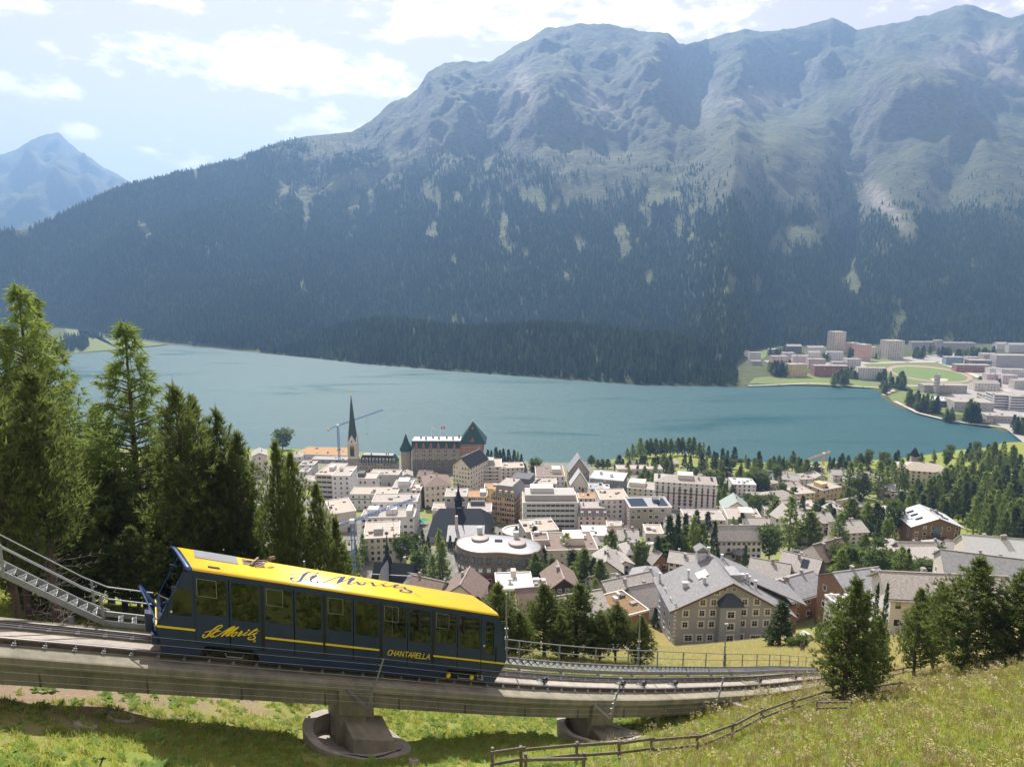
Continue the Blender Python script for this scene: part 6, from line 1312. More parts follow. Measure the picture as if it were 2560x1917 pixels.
def curved_garage():
    P, D = hit(1296, 1352); e = empty('curved_garage', P + np.array((0, 5, 0)), 0, 'round terrace roof with a pale rim beside the big black roof', 'garage'); k = D / FPX; mb = MB(); mb.ring(0, 0, [(40 * k, -6), (40 * k, 2.5)], 40, sy=.9); mb.build('wall', WM['beige'], e); mb = MB(); mb.ring(0, 0, [(40 * k + .3, 2.5), (40 * k + .3, 3.1), (40 * k - .5, 3.1), (40 * k - .5, 2.65)], 40, sy=.9); mb.build('rim', M_trim, e)
    mb = MB(); mb.ring(4, 0, [(14 * k, 2.7), (14 * k, 3.3)], 30); mb.build('ramp_drum', RM['gravel'], e)
curved_garage()
# --- the palace hotel
def palace():
    P, D = hit(1108, 1182); k = D / FPX; e = empty('palace_hotel', P, R(0), 'grey stone palace hotel with green roofs and a big red brown tower', 'hotel'); hh = lambda y: (1182 - y) * k / .972
    def X(px): return (px - 1108) * k
    def blk(x0, x1, y0, y1, z0, z1, mm, nm, **kk): mb = MB(); mb.box((x0 + x1) / 2, (y0 + y1) / 2, z0, x1 - x0, y1 - y0, z1 - z0); return mb.build(nm, mm, e, **kk)
    blk(X(1031), X(1152), 0, 16, -8, hh(1120), WM['stone'], 'main_wall'); blk(X(1031), X(1152), -.25, 0, -8, hh(1150), mat('dark_rubble', (.20, .175, .15), .9, var=.25, scale=1.5), 'base_wall')
    mb = MB(); x0, x1 = X(1030), X(1153); z0, z1 = hh(1120), hh(1105); mb.add([(x0, -.5, z0), (x1, -.5, z0), (x1, 16.5, z0), (x0, 16.5, z0), (x0, 2.2, z1), (x1, 2.2, z1), (x1, 14, z1), (x0, 14, z1)], [(3, 2, 1, 0), (4, 5, 6, 7), (0, 1, 5, 4), (1, 2, 6, 5), (2, 3, 7, 6), (3, 0, 4, 7)]); mb.build('mansard_roof', RM['green'], e)
    mb = MB(); mb.box((x0 + x1) / 2, 8.1, z1 + .01, x1 - x0 - .4, 11, .3); mb.build('roof_terrace', RM['white'], e)
    for px in (1042, 1060, 1078, 1097, 1117, 1137):
        mb = MB(); x = X(px); mb.add([(x - 1.2, -.9, z0 + .3), (x + 1.2, -.9, z0 + .3), (x, -.9, z0 + 3.6), (x - 1.2, 2, z0 + .3), (x + 1.2, 2, z0 + .3), (x, 2, z0 + 3.6)], [(0, 1, 2), (5, 4, 3), (0, 2, 5, 3), (1, 4, 5, 2)]); mb.build('dormer', WM['red'], e)
    for px, yy in ((1050, 9), (1064, 6), (1080, 10), (1096, 7), (1115, 9), (1132, 6), (1146, 10)):
        mb = MB(); mb.box(X(px), yy, z1, 1.1, 1.1, 2.6); mb.build('chimney', M_chim, e)
    for px in (1058.0, 1097.0, 1130.0): pass
    mb = MB()
    for r, y in enumerate((1126, 1136, 1147, 1158, 1168)):
        for px in (1040, 1044, 1058, 1062, 1075, 1079, 1095, 1099, 1113, 1117, 1134, 1138): win(mb, (X(px), -.26 if y > 1150 else 0, hh(y + 4)), (1, 0, 0), (0, -1, 0), .8, 1.5)
    mb.build('window', [M_pane, M_trim], e)['kind'] = 'stuff'
    # left turret
    mb = MB(); mb.ring(X(1015), 3, [(X(1028) - X(1015), -8), (X(1028) - X(1015), hh(1127))], 10); mb.build('turret_wall', WM['stone'], e)
    mb = MB(); mb.ring(X(1015), 3, [(4.3, hh(1128)), (4.2, hh(1122)), (2.6, hh(1112)), (.08, hh(1087))], 10); mb.build('turret_roof', RM['green'], e)
    # big tower
    tx0, tx1 = X(1153), X(1207); mb = MB(); mb.box((tx0 + tx1) / 2, 8, -8, tx1 - tx0, 17, hh(1134) + 8); mb.build('tower_base', WM['stone'], e, bevel=0)
    mb = MB(); mb.box((tx0 + tx1) / 2, 8, hh(1134), tx1 - tx0 + .8, 17.6, hh(1108) - hh(1134)); mb.build('tower_upper', WM['red'], e)
    mb = MB(); cx = (tx0 + tx1) / 2 + .5; w2 = (tx1 - tx0) / 2 + 1.8; zz = hh(1109)
    mb.add([(cx - w2, -1.6, zz), (cx + w2, -1.6, zz), (cx + w2, 17.8, zz), (cx - w2, 17.8, zz), (cx - w2 * .6, 1.8, zz + 5.5), (cx + w2 * .6, 1.8, zz + 5.5), (cx + w2 * .6, 14, zz + 5.5), (cx - w2 * .6, 14, zz + 5.5), (cx, 8, hh(1060))], [(3, 2, 1, 0), (0, 1, 5, 4), (1, 2, 6, 5), (2, 3, 7, 6), (3, 0, 4, 7), (4, 5, 8), (5, 6, 8), (6, 7, 8), (7, 4, 8)]); mb.build('tower_roof', RM['green'], e)
    mb = MB(); mb.tube((cx, 8, hh(1061)), (cx, 8, hh(1056)), .12, n=6); mb.ring(cx, 8, [(.05, hh(1057)), (.4, hh(1056)), (.05, hh(1055))], 8); mb.build('finial', M_yel2, e)
    for (dx, z, s) in ((0, zz + .4, 2.2), (0, zz + 6.5, 1.0), (0, zz + 9.0, .8)):
        mb = MB(); yb_ = -.6 if z < zz + 1 else 3.4; mb.add([(cx - s, yb_, z), (cx + s, yb_, z), (cx, yb_, z + s * 1.7), (cx - s, yb_ + 4, z), (cx + s, yb_ + 4, z), (cx, yb_ + 4, z + s * 1.7)], [(0, 1, 2), (5, 4, 3), (0, 2, 5, 3), (1, 4, 5, 2)]); mb.build('tower_dormer', WM['red'], e)
    mb = MB()
    for y in (1113, 1121, 1129, 1140, 1149):
        for px in (1158, 1164, 1170, 1176, 1183, 1189, 1195, 1201): win(mb, (X(px), -.8 if y < 1134 else -.5, hh(y + 3)), (1, 0, 0), (0, -1, 0), .9, 1.3)
    mb.build('window', [M_pane, M_frame], e)['kind'] = 'stuff'
    base = np.array(P)
    for px, lab, kind in ((1077, 'white flag with a small crest flying over the palace hotel', 0), (1101, 'red flag with white cross flying over the palace hotel', 1)):
        f = empty('flag', base + np.array((X(px), 8, z1)), 0, lab, 'flag'); mb = MB(); mb.tube((0, 0, 0), (0, 0, hh(1072) - z1), .07, n=6); mb.build('pole', M_white, f); mb = MB(); top = hh(1073) - z1; n = 8
        for i in range(n):
            xa, xb = 2.6 * i / n, 2.6 * (i + 1) / n; ya, yb_ = .25 * math.sin(i * .9), .25 * math.sin((i + 1) * .9); mid = 1 if kind else 2
            for (za, zb) in ((0, .75), (.75, 1.05), (1.05, 1.8)):
                m = (1 if ((za == .75 and 1 <= i < 6) or (3 <= i < 5 - 0)) and kind else (0 if kind else (2 if (za == .75 and 3 <= i < 5) else 1)))
                mb.hexa([(xa, ya, top - 1.9 + za), (xb, yb_, top - 1.9 + za), (xb, yb_ + .02, top - 1.9 + za), (xa, ya + .02, top - 1.9 + za), (xa, ya, top - 1.9 + zb), (xb, yb_, top - 1.9 + zb), (xb, yb_ + .02, top - 1.9 + zb), (xa, ya + .02, top - 1.9 + zb)], m)
        mb.build('cloth', [mat('flag_red', (.55, .02, .03), .8), M_white, mat('flag_green', (.05, .15, .10), .8)], f)
palace()
# --- church tower with its needle spire
def church():
    P, D = hit(883, 1196); k = D / FPX; e = empty('church_tower', P, R(0), 'slender stone church tower with a tall dark green needle spire', 'church tower'); hh = lambda y: (1196 - y) * k / .972; w = 24 * k
    mb = MB(); mb.box(0, w / 2, -8, w, w, hh(1146) + 8); mb.build('lower_wall', WM['stone'], e)
    mb = MB(); mb.box(0, w / 2, hh(1146), w + .6, w + .6, .5); mb.box(0, w / 2, hh(1109) - .2, w + .7, w + .7, .6); mb.build('cornice', M_trim, e)
    mb = MB(); mb.box(0, w / 2, hh(1146) + .5, w - .3, w - .3, hh(1109) - hh(1146) - .7); mb.build('belfry', WM['beige'], e)
    mb = MB(); mb.box(0, .05, hh(1140), w * .42, .12, hh(1122) - hh(1140)); mb.ring(0, 0, [(.01, 0)], 3) if 0 else None; mb.build('bell_opening', M_pane, e)
    mb = MB(); mb.tube((0, .02, hh(1120)), (0, .14, hh(1120)), w * .23, n=20); mb.build('clock_face', mat('clock_face_dark', (.20, .08, .06), .5), e)
    mb = MB(); mb.bar((0, -.02, hh(1120)), (0, -.02, hh(1120) + w * .18), .1, .03); mb.bar((0, -.02, hh(1120)), (w * .1, -.02, hh(1120) - w * .05), .1, .03); mb.build('clock_hands', M_yel2, e)
    for q in ((0, 0, (1, 0)), (1, 0, 0), (2, 0, 0), (3, 0, 0)):
        a = q[0] * math.pi / 2; c, s = math.cos(a), math.sin(a); T = lambda x, y, z: (x * c - y * s, w / 2 + x * s + y * c, z)
        mb = MB(); z0, z1 = hh(1109) + .4, hh(1088); mb.add([T(-w * .42, -w * .5, z0), T(w * .42, -w * .5, z0), T(0, -w * .5, z1), T(-w * .42, 0, z0), T(w * .42, 0, z0), T(0, 0, z1)], [(0, 1, 2), (5, 4, 3), (0, 2, 5, 3), (1, 4, 5, 2)]); mb.build('gablet', M_trim, e)
    for sx in (-1, 1):
        for sy in (0, 1): mb = MB(); mb.ring(sx * w * .48, w * (.02 if sy == 0 else .98), [(.35, hh(1109)), (.3, hh(1098)), (.02, hh(1092))], 6); mb.build('pinnacle', M_trim, e)
    mb = MB(); mb.ring(0, w / 2, [(w * .54, hh(1106)), (w * .40, hh(1080)), (w * .26, hh(1050)), (w * .12, hh(1015)), (.12, hh(993))], 8); mb.build('spire', mat('dark_green_slate', (.035, .06, .055), .5, var=.25, scale=2), e)
    mb = MB(); mb.tube((0, w / 2, hh(995)), (0, w / 2, hh(984)), .06, n=6); mb.ring(0, w / 2, [(.05, hh(984.5)), (.45, hh(983)), (.05, hh(981.5))], 8); mb.bar((-.7, w / 2, hh(982)), (.7, w / 2, hh(982)), .12, .5); mb.build('weathercock', M_yel2, e)
    mb = MB()
    for z in (1160, 1172): win(mb, (0, 0, hh(z)), (1, 0, 0), (0, -1, 0), .5, 1.2)
    mb.build('window', [M_pane, M_trim], e)['kind'] = 'stuff'
church()
# --- tower cranes
def lattice(mb, a, b, s, n):
    a = np.array(a, float); b = np.array(b, float); d = (b - a) / np.linalg.norm(b - a); x = np.cross(d, (0, 0, 1)); 
    if np.linalg.norm(x) < .1: x = np.array((1., 0, 0))
    x /= np.linalg.norm(x); y = np.cross(x, d); C4 = [(x * i + y * j) * s / 2 for i, j in ((-1, -1), (1, -1), (1, 1), (-1, 1))]; t = s * .11
    for c in C4: mb.bar(a + c, b + c, t)
    for k in range(n):
        p = a + (b - a) * k / n; q = a + (b - a) * (k + 1) / n
        for i in range(4): c0, c1 = C4[i], C4[(i + 1) % 4]; (mb.bar(p + c0, q + c1, t * .8) if (k + i) % 2 else mb.bar(p + c1, q + c0, t * .8)); mb.bar(p + c0, p + c1, t * .7)
def crane(label, px, yb, ytop, jib, tail, s, mm, D=None):
    P, D0 = hit(px, yb); D = D or D0; P = W(px, yb, D); top = W(px, ytop, D); H = (yb - ytop) * D / FPX / .95; e = empty('tower_crane', P, 0, label, 'crane')
    mb = MB(); lattice(mb, (0, 0, -3), (0, 0, H), s, int(H / s / 1.2)); mb.build('mast', mm, e)
    T = np.array((0, 0, H))
    j = W(*jib) - P; t = W(*tail) - P; mb = MB(); lattice(mb, T, j, s * .7, int(np.linalg.norm(j - T) / s)); mb.build('jib', mm, e); mb = MB(); lattice(mb, T, t, s * .75, 5); mb.build('counter_jib', mm, e)
    mb = MB(); mb.box(t[0], t[1], t[2] - s * 1.1, s * 1.2, s * 1.2, s * 1.5); mb.build('counterweight', WM['beige'], e); mb = MB(); mb.box(0, -s * .3, H - s * .5, s * 1.3, s * 1.3, s * 1.1); mb.build('cab', M_white, e)
    q = T + (j - T) * .6; mb = MB(); mb.tube(q, q - (0, 0, H * .5), .05, n=4); mb.box(q[0], q[1], q[2] - H * .5 - .5, .5, .5, .8); mb.build('hook_line', M_dark, e)
M_cb = mat('crane_blue', (.06, .16, .36), .5, var=.05); M_co = mat('crane_orange', (.70, .26, .05), .5, var=.05)
_, Dc = hit(850, 1160)
crane('blue tower crane standing left of the church spire', 849, 1160, 1066, (958, 1024, Dc * 1.12), (821, 1073, Dc * .97), 1.3, M_cb)
_, Dc = hit(888, 1478)
crane('blue tower crane rising behind the yellow car roof', 888, 1478, 1302, (1038, 1246, Dc * 1.18), (846, 1312, Dc * .97), 1.15, M_cb)
_, Dc = hit(2056, 1180)
crane('small orange tower crane near the shore on the right', 2056, 1180, 1134, (2018, 1149, Dc * 1.0), (2073, 1130, Dc * 1.02), 1.2, M_co)

# --- the tall grey house in front
def grey_house():
    D = 165.; P = W(1820, 1617, D); k = D / FPX; kz = k / .925; e = empty('apartment_house', P, R(2), 'tall grey apartment house with white framed windows and a wide slate roof', 'apartment house')
    X = lambda cx: (cx - 950) / 4.254 * k
    Z = lambda cy: (1260 - cy) / 4.254 * kz
    xl, xr, xa = X(352), X(1600), X(950); zl, zr, za = Z(845), Z(930), Z(585); dep = 15
    mb = MB(); mb.add([(xl, 0, -9), (xr, 0, -9), (xr, 0, zr), (xa, 0, za), (xl, 0, zl), (xl, dep, -9), (xr, dep, -9), (xr, dep, zr), (xa, dep, za), (xl, dep, zl)], [(0, 1, 2, 3, 4), (9, 8, 7, 6, 5), (0, 4, 9, 5), (1, 6, 7, 2), (2, 7, 8, 3), (3, 8, 9, 4), (0, 5, 6, 1)]); mb.build('wall', WM['hgrey'], e)
    sl = (za - zl) / (xa - xl); sr = (za - zr) / (xr - xa); t = .28
    for (x0, z0, x1, z1) in ((xa, za + .15, xl - 1.3, zl + .15 - 1.3 * sl), (xa, za + .15, xr + 1.5, zr + .15 - 1.5 * sr)):
        Q = [(x0, -1.1, z0), (x1, -1.1, z1), (x1, dep + 1, z1), (x0, dep + 1, z0)]
        if x1 < x0: Q = Q[::-1]
        mb = MB(); mb.hexa(Q + [(a, b, c + t) for a, b, c in Q]); mb.build('roof', RM['slate'], e)
    mb = MB(); mb.bar((xa, -1.15, za + .25), (xl - 1.3, -1.15, zl + .25 - 1.3 * sl), .12, .4); mb.bar((xa, -1.15, za + .25), (xr + 1.5, -1.15, zr + .25 - 1.5 * sr), .12, .4); mb.build('verge_board', M_brown, e)
    # projecting bay and its dark hipped cap
    bx0, bx1 = X(822), X(1048); mb = MB(); mb.box((bx0 + bx1) / 2, -.75, -9, bx1 - bx0, 1.5, Z(795) + 9); mb.build('bay', WM['hgrey'], e)
    mb = MB(); q = .5; z0 = Z(800); mb.add([(bx0 - q, -1.5 - q, z0), (bx1 + q, -1.5 - q, z0), (bx1 + q, .0, z0 + .6), (bx0 - q, .0, z0 + .6), ((bx0 + bx1) / 2 - .6, -.05, Z(690)), ((bx0 + bx1) / 2 + .6, -.05, Z(690))], [(3, 2, 1, 0), (0, 1, 5, 4), (1, 2, 5), (3, 0, 4), (2, 3, 4, 5)]); mb.build('bay_roof', mat('blue_black_slate', (.03, .045, .065), .5, var=.2), e)
    def window(cx, cy, w_=1.15, h_=1.35, y=0., cross=True):
        m2 = MB(); win(m2, (X(cx), y, Z(cy) - h_ / 2), (1, 0, 0), (0, -1, 0), w_, h_, 'cross'); 
        x, z = X(cx), Z(cy) - h_ / 2
        for (a, b, c, d) in ((-w_ / 2 - .36, -w_ / 2 - .15, -.36, h_ + .36), (w_ / 2 + .15, w_ / 2 + .36, -.36, h_ + .36), (-w_ / 2 - .15, w_ / 2 + .15, h_ + .15, h_ + .36), (-w_ / 2 - .15, w_ / 2 + .15, -.36, -.15)): m2.box(x + (a + b) / 2, y - .02, z + c, b - a, .05, d - c, 2)
        m2.build('window', [M_pane, M_frame, M_trim], e)
    for cy, L in ((785, (655, 770, 1100, 1230)), (895, (480, 650, 765, 1095, 1225, 1350)), (1013, (475, 645, 758, 1088, 1218, 1345))):
        for cx in L: window(cx, cy)
    for cx in (635, 748, 1078): window(cx, 1155)
    window(517, 1155, 1.7, 1.4); window(1238, 1175, 2.2, 1.5)
    for cy in (885, 1008, 1132, 1250): window(936, cy, 1.55, 1.5, -1.5)
    window(802, 680, .9, .8)
    for cx, cy in ((880, 655), (981, 655)):
        m2 = MB(); m2.tube((X(cx), -.06, Z(cy)), (X(cx), .02, Z(cy)), .62, n=20, m=1); m2.tube((X(cx), -.09, Z(cy)), (X(cx), -.05, Z(cy)), .42, n=20, m=0); m2.bar((X(cx) - .4, -.1, Z(cy)), (X(cx) + .4, -.1, Z(cy)), .06, .04, 1); m2.bar((X(cx), -.1, Z(cy) - .4), (X(cx), -.1, Z(cy) + .4), .06, .04, 1); m2.build('round_window', [M_pane, M_trim], e)
    mb = MB()
    for i in range(14): z = -2 + i * 1.0; mb.box(xl + (.35 if i % 2 else .25), -.02, z, .7 if i % 2 else .5, .06, .55)
    mb.build('quoin', M_trim, e)['kind'] = 'stuff'
    mb = MB()
    for z in (1, 4, 7, 10):
        for y in (3, 8, 13): win(mb, (xl, y, z), (0, -1, 0), (-1, 0, 0), 1.1, 1.4)
    mb.build('window', [M_pane, M_frame], e)['kind'] = 'stuff'
    zs = lambda x: za - (abs(x - xa) * (sl if x < xa else sr)) + .4
    for (cx, y, w_, h_) in ((340, 13, .45, 2.6), (540, 6, 1.3, 1.3), (612, 9, .5, 2.4), (718, 4, .7, 1.6), (915, 15, .6, 2.4), (1145, 6, 1.7, 1.4), (1195, 5.0, .42, 2.6), (1215, 4.4, .42, 2.5), (1285, 4.5, .6, 2.2), (1072, 15, .5, 1.6)):
        x = X(cx); m2 = MB(); m2.box(x, y, zs(x) - .8, w_, min(w_, .8), h_ + .8); m2.box(x, y, zs(x) + h_, w_ + .2, min(w_, .8) + .2, .12); m2.build('chimney', [RM['metal']], e)
    x = X(835); m2 = MB(); m2.box(x, 15.5, zs(x) - 1, 2.2, 2.2, 3.0); m2.build('chimney', RM['metal'], e); m2 = MB(); m2.add([(x - 1.8, 14, zs(x) + 2.6), (x + 1.8, 14, zs(x) + 2.6), (x + 1.8, 17, zs(x) + 2.6), (x - 1.8, 17, zs(x) + 2.6), (x, 14, zs(x) + 3.8), (x, 17, zs(x) + 3.8)], [(3, 2, 1, 0), (0, 1, 4), (2, 3, 5), (1, 2, 5, 4), (3, 0, 4, 5)]); m2.build('chimney_cap', RM['slate'], e)
    x0, x1 = X(690), X(800); m2 = MB(); Q = [(x0, 6.5, zs(x0) + .1), (x1, 6.5, zs(x1) + .1), (x1, 9.5, zs(x1) + .1), (x0, 9.5, zs(x0) + .1)]; m2.hexa(Q + [(a, b, c + .25) for a, b, c in Q]); m2.build('skylight', M_frame, e)
    m2 = MB(); x0, x1 = X(990), X(1110); m2.hexa([(x0, 3.5, zs(x0) - .5), (x1, 3.5, zs(x1) - .5), (x1, 8.5, zs(x1) - .5), (x0, 8.5, zs(x0) - .5), (x0, 3.5, zs(x0) + .4), (x1, 3.5, zs(x0) + .4), (x1, 8.5, zs(x0) + .4), (x0, 8.5, zs(x0) + .4)]); m2.build('dormer', RM['lead'], e)
    # long right hand roof that sweeps down over the wooden rear wing
    m2 = MB(); m2.box(xr + 1.5, 11, -9, 6, 10, Z(1010) + 9); m2.build('rear_wing', WM['timber'], e)
    Q = [(xa + 4, dep - 8, zs(xa + 4) + .1), (xr + 7.5, dep - 8, Z(1000)), (xr + 7.5, dep + 3, Z(1000)), (xa + 4, dep + 3, zs(xa + 4) + .1)]; m2 = MB(); m2.hexa(Q + [(a, b, c + .3) for a, b, c in Q]); m2.build('rear_roof', RM['slate'], e)
grey_house()
# forecourt wall and white terrace by the grey house
for (pa, pb, h, lab) in (((1500, 1545), (1600, 1628), 1.2, 'pale concrete parapet wall left of the grey apartment house'), ((1978, 1560), (2025, 1605), 1.3, 'white terrace wall right of the grey apartment house')):
    a, Da = hit(*pa); b, Db = hit(*pb); a = np.array((a[0], a[1], a[2])); e = empty('garden_wall', a, 0, lab, 'wall'); mb = MB(); n = 8
    for i in range(n):
        p = a + (b - a) * i / n; q = a + (b - a) * (i + 1) / n; p[2] = gz(p[0], p[1]); q[2] = gz(q[0], q[1]); d = np.array((b[1] - a[1], a[0] - b[0], 0)); d = d / np.linalg.norm(d) * .25
        L = [p - d, q - d, q + d, p + d]; mb.hexa([(x[0] - a[0], x[1] - a[1], x[2] - a[2] - 2) for x in L] + [(x[0] - a[0], x[1] - a[1], x[2] - a[2] + h) for x in L])
    mb.build('wall', M_trim, e)

# ================================================================ FAR TOWN ACROSS THE LAKE
def far_b(label, x0, x1, yt, yb, wall, dep=14, rot=0, rows=4, cols=6, roof='flat', rf='gravel', name='apartment_block', cat='apartment block', z=1.5, **k):
    P = G(1760 + (x0 + x1) / 2 / 2.765, 800 + yb / 2.765, z); D = P[1] * CP - (P[2] - CAMZ) * SP; 
    global hit; old = hit
    hit = lambda px, py: (P, D)
    e = B(label, 1760 + (x0 + x1) / 2 / 2.765, 800 + yt / 2.765, 800 + yb / 2.765, (x1 - x0) / 2.765, dep, rot, roof, wall, rf, rows, cols, name=name, cat=cat, chim=k.pop('chim', 0), side=k.pop('side', 3), base=3, **k)
    hit = old; return e
for q in (
    ('slender cream tower block, tallest building across the lake', 892, 980, 84, 224, 'cream', 22, 14, 14, 5), ('broad beige tower block right of the salmon blocks', 1262, 1380, 146, 270, 'beige', 24, 6, 12, 7),
    ('tall salmon apartment block left of the beige tower', 1012, 1080, 160, 240, 'salmon', 16, 20, 8, 4), ('salmon and cream stepped apartment block', 1080, 1160, 172, 282, 'salmon', 18, 20, 9, 5), ('cream wing behind the salmon blocks', 1140, 1192, 190, 262, 'cream', 14, 0, 6, 3),
    ('long grey hospital like block at the forest foot', 1436, 1600, 152, 208, 'grey', 14, 0, 5, 14), ('right half of the long grey block at the forest foot', 1608, 1870, 158, 212, 'grey', 14, -3, 5, 20), ('stair tower rising from the long grey block', 1604, 1648, 142, 212, 'grey', 14, 0, 6, 3),
    ('pale pink block left of the other pink ones', 470, 578, 252, 300, 'pink', 14, 0, 4, 6), ('dark grey block behind the pink row', 548, 622, 228, 280, 'grey', 14, -6, 4, 5), ('bright pink block in the middle of the pink row', 616, 718, 250, 308, 'pink', 14, -6, 5, 7), ('pink block at the right end of the pink row', 722, 836, 272, 338, 'pink', 14, -4, 5, 7),
    ('yellow twin block near the far shore', 586, 714, 308, 392, 'yellow', 16, 6, 5, 6), ('dark red apartment block with white balconies', 765, 988, 318, 390, 'red', 14, -4, 6, 12), ('white block with chalet roofs above the pink row', 716, 832, 192, 238, 'white', 14, 4, 4, 6), ('small white block in front of the chalet roofed one', 722, 802, 226, 264, 'white', 12, 0, 3, 5),
    ('light blue grey block below the cream tower', 856, 958, 222, 282, 'lgrey', 14, -8, 4, 6), ('white terraced block right of the red one', 986, 1082, 272, 330, 'lgrey', 14, 0, 5, 6), ('long low white block behind the red one', 890, 1020, 292, 332, 'pink', 12, -4, 3, 8), ('big white stepped block by the shore trees', 1066, 1248, 334, 412, 'white', 14, -10, 6, 12),
    ('white twin villa at the far left of the town', 108, 158, 156, 190, 'white', 12, 0, 3, 3), ('second white villa at the far left of the town', 166, 220, 152, 194, 'white', 12, 0, 3, 3), ('white row of houses above the wooded point', 226, 312, 216, 256, 'white', 12, -8, 3, 6), ('white house at the right end of the upper row', 316, 390, 226, 278, 'white', 12, -8, 3, 5), ('small white house peeping over the wooded point', 150, 206, 206, 240, 'white', 12, 0, 2, 3),
    ('brown roofed villa left of the cream tower', 572, 674, 182, 228, 'dark', 14, 0, 3, 6), ('dark villa in the trees above the meadow', 452, 514, 202, 240, 'taupe', 12, 0, 3, 3), ('low shed roof beside the wooded point', 330, 400, 284, 312, 'grey', 12, 0, 1, 3),
    ('blue grey school block right of the running track', 1676, 1786, 258, 312, 'blue', 16, -10, 3, 7), ('dark glazed hall right of the school', 1842, 1982, 280, 324, 'dark', 18, -6, 2, 8), ('brown low workshops below the glazed hall', 1752, 1970, 312, 360, 'brick', 16, -8, 2, 12), ('pale low block beside the school', 1820, 1904, 258, 290, 'lgrey', 14, -4, 2, 5),
    ('huge grey hotel with many windows at the right edge', 2024, 2240, 246, 328, 'grey', 20, -8, 6, 16), ('darker wing left of the huge grey hotel', 1932, 2030, 236, 300, 'taupe', 18, -8, 4, 7), ('white chalet roofed hotel at the forest foot on the right', 2022, 2100, 166, 210, 'white', 14, 0, 3, 6), ('second white chalet roofed hotel on the right', 2110, 2210, 172, 226, 'lgrey', 14, -8, 4, 6),
    ('long white apartment row at the right edge', 2060, 2240, 344, 392, 'white', 14, -6, 4, 14), ('white apartment house left of the long white row', 1976, 2056, 336, 376, 'white', 14, -6, 3, 6), ('pinkish apartment house below the white row', 1956, 2060, 376, 428, 'pink', 14, -8, 4, 7), ('second pinkish apartment house below the white row', 2066, 2160, 384, 442, 'pink', 14, -8, 4, 6),
    ('tan house at the right edge of the far town', 2146, 2230, 420, 478, 'beige', 14, -8, 4, 5), ('white roofed villa behind the sports halls', 1874, 2032, 440, 492, 'cream', 16, -8, 3, 8),
    ('long brick church hall beside the slim tower', 1524, 1810, 452, 504, 'taupe', 16, -4, 2, 12), ('slim grey church tower near the running track', 1600, 1622, 380, 512, 'grey', 6, 0, 6, 1),
    ('flat ice rink hall with white roof', 1540, 1740, 560, 600, 'dark', 30, -12, 1, 8), ('long dark roofed sports hall by the shore park', 1740, 1985, 570, 634, 'grey', 30, -12, 1, 12),
    ('white office block with black window bands on the right', 2000, 2110, 520, 612, 'white', 22, -12, 5, 3), ('wide right part of the white office block', 2112, 2260, 530, 622, 'white', 22, -10, 5, 5), ('yellowish low block left of the white office', 1926, 2004, 516, 574, 'cream', 16, -10, 3, 5),
    ('flat shop building near the shore path', 1960, 2130, 664, 708, 'grey', 18, -12, 1, 8), ('white small pavilion near the shore path', 2140, 2230, 672, 700, 'white', 14, -10, 1, 4), ('small white kiosk on the shore path', 1932, 1990, 690, 708, 'white', 8, -10, 1, 3)):
    lab, x0, x1, yt, yb, wall, dep, rot, rows, cols = q
    kw = {}
    if 'white office' in lab: kw = dict(style='band')
    if 'ice rink' in lab or 'villa' in lab: kw = dict(rf='white')
    if 'chalet roof' in lab or 'roofed villa' in lab: kw = dict(roof='gable_x', rf='slab')
    far_b(lab, x0, x1, yt, yb, wall, dep, rot, rows, cols, wsz=(1.4, 1.5), group='buildings of the town across the lake', **kw)

# flat marks on the far valley floor: meadows, sports field, running track, roads
def flat_poly(name, pts, mm, z, kind='structure', crop=True):
    mb = MB(); V = [G((1760 + x / 2.765) if crop else x, (800 + y / 2.765) if crop else y, z) for x, y in pts]; mb.add([(v[0], v[1], z) for v in V], [tuple(range(len(V)))]); o = mb.build(name, mm); tag(o, kind=kind); return o
M_mead = mat('mown_meadow', (.145, .19, .05), .95, var=.12, scale=.03); M_lawn = mat('sports_lawn', (.13, .20, .05), .95, var=.06, scale=.05); M_run = mat('running_track', (.36, .25, .22), .9, var=.05, scale=.1); M_road = mat('pale_asphalt', (.34, .33, .32), .9, var=.08, scale=.1); M_path = mat('gravel_path', (.50, .46, .38), .9, var=.06, scale=.2)
def oval(cx, cy, rx, ry, rot, n=40): return [(cx + rx * math.cos(t) * math.cos(rot) - ry * math.sin(t) * math.sin(rot), cy + rx * math.cos(t) * math.sin(rot) + ry * math.sin(t) * math.cos(rot)) for t in np.linspace(2 * math.pi, 0, n, endpoint=False)]
flat_poly('road', [(400, 280), (900, 260), (1300, 262), (1700, 232), (2400, 250), (2400, 1000), (2100, 760), (1900, 640), (1650, 470), (1300, 450), (1000, 300), (600, 330)][::-1], M_road, 1.53)
flat_poly('meadow', [(310, 440), (350, 400), (560, 380), (730, 372), (1000, 392), (1100, 420), (1320, 438), (1500, 470), (1400, 490), (1200, 470), (800, 448)][::-1], M_mead, 1.57)
flat_poly('meadow', [(1085, 300), (1290, 296), (1600, 292), (1760, 330), (1910, 412), (1870, 440), (1520, 452), (1300, 440), (1240, 380)][::-1], M_mead, 1.57)
flat_poly('running_track', oval(1560, 372, 300, 52, .11), M_run, 1.61); flat_poly('sports_lawn', oval(1560, 373, 264, 43, .11), M_lawn, 1.65); flat_poly('sand_pit', [(1560, 404), (1620, 402), (1690, 408), (1680, 420), (1590, 422)][::-1], M_path, 1.69)
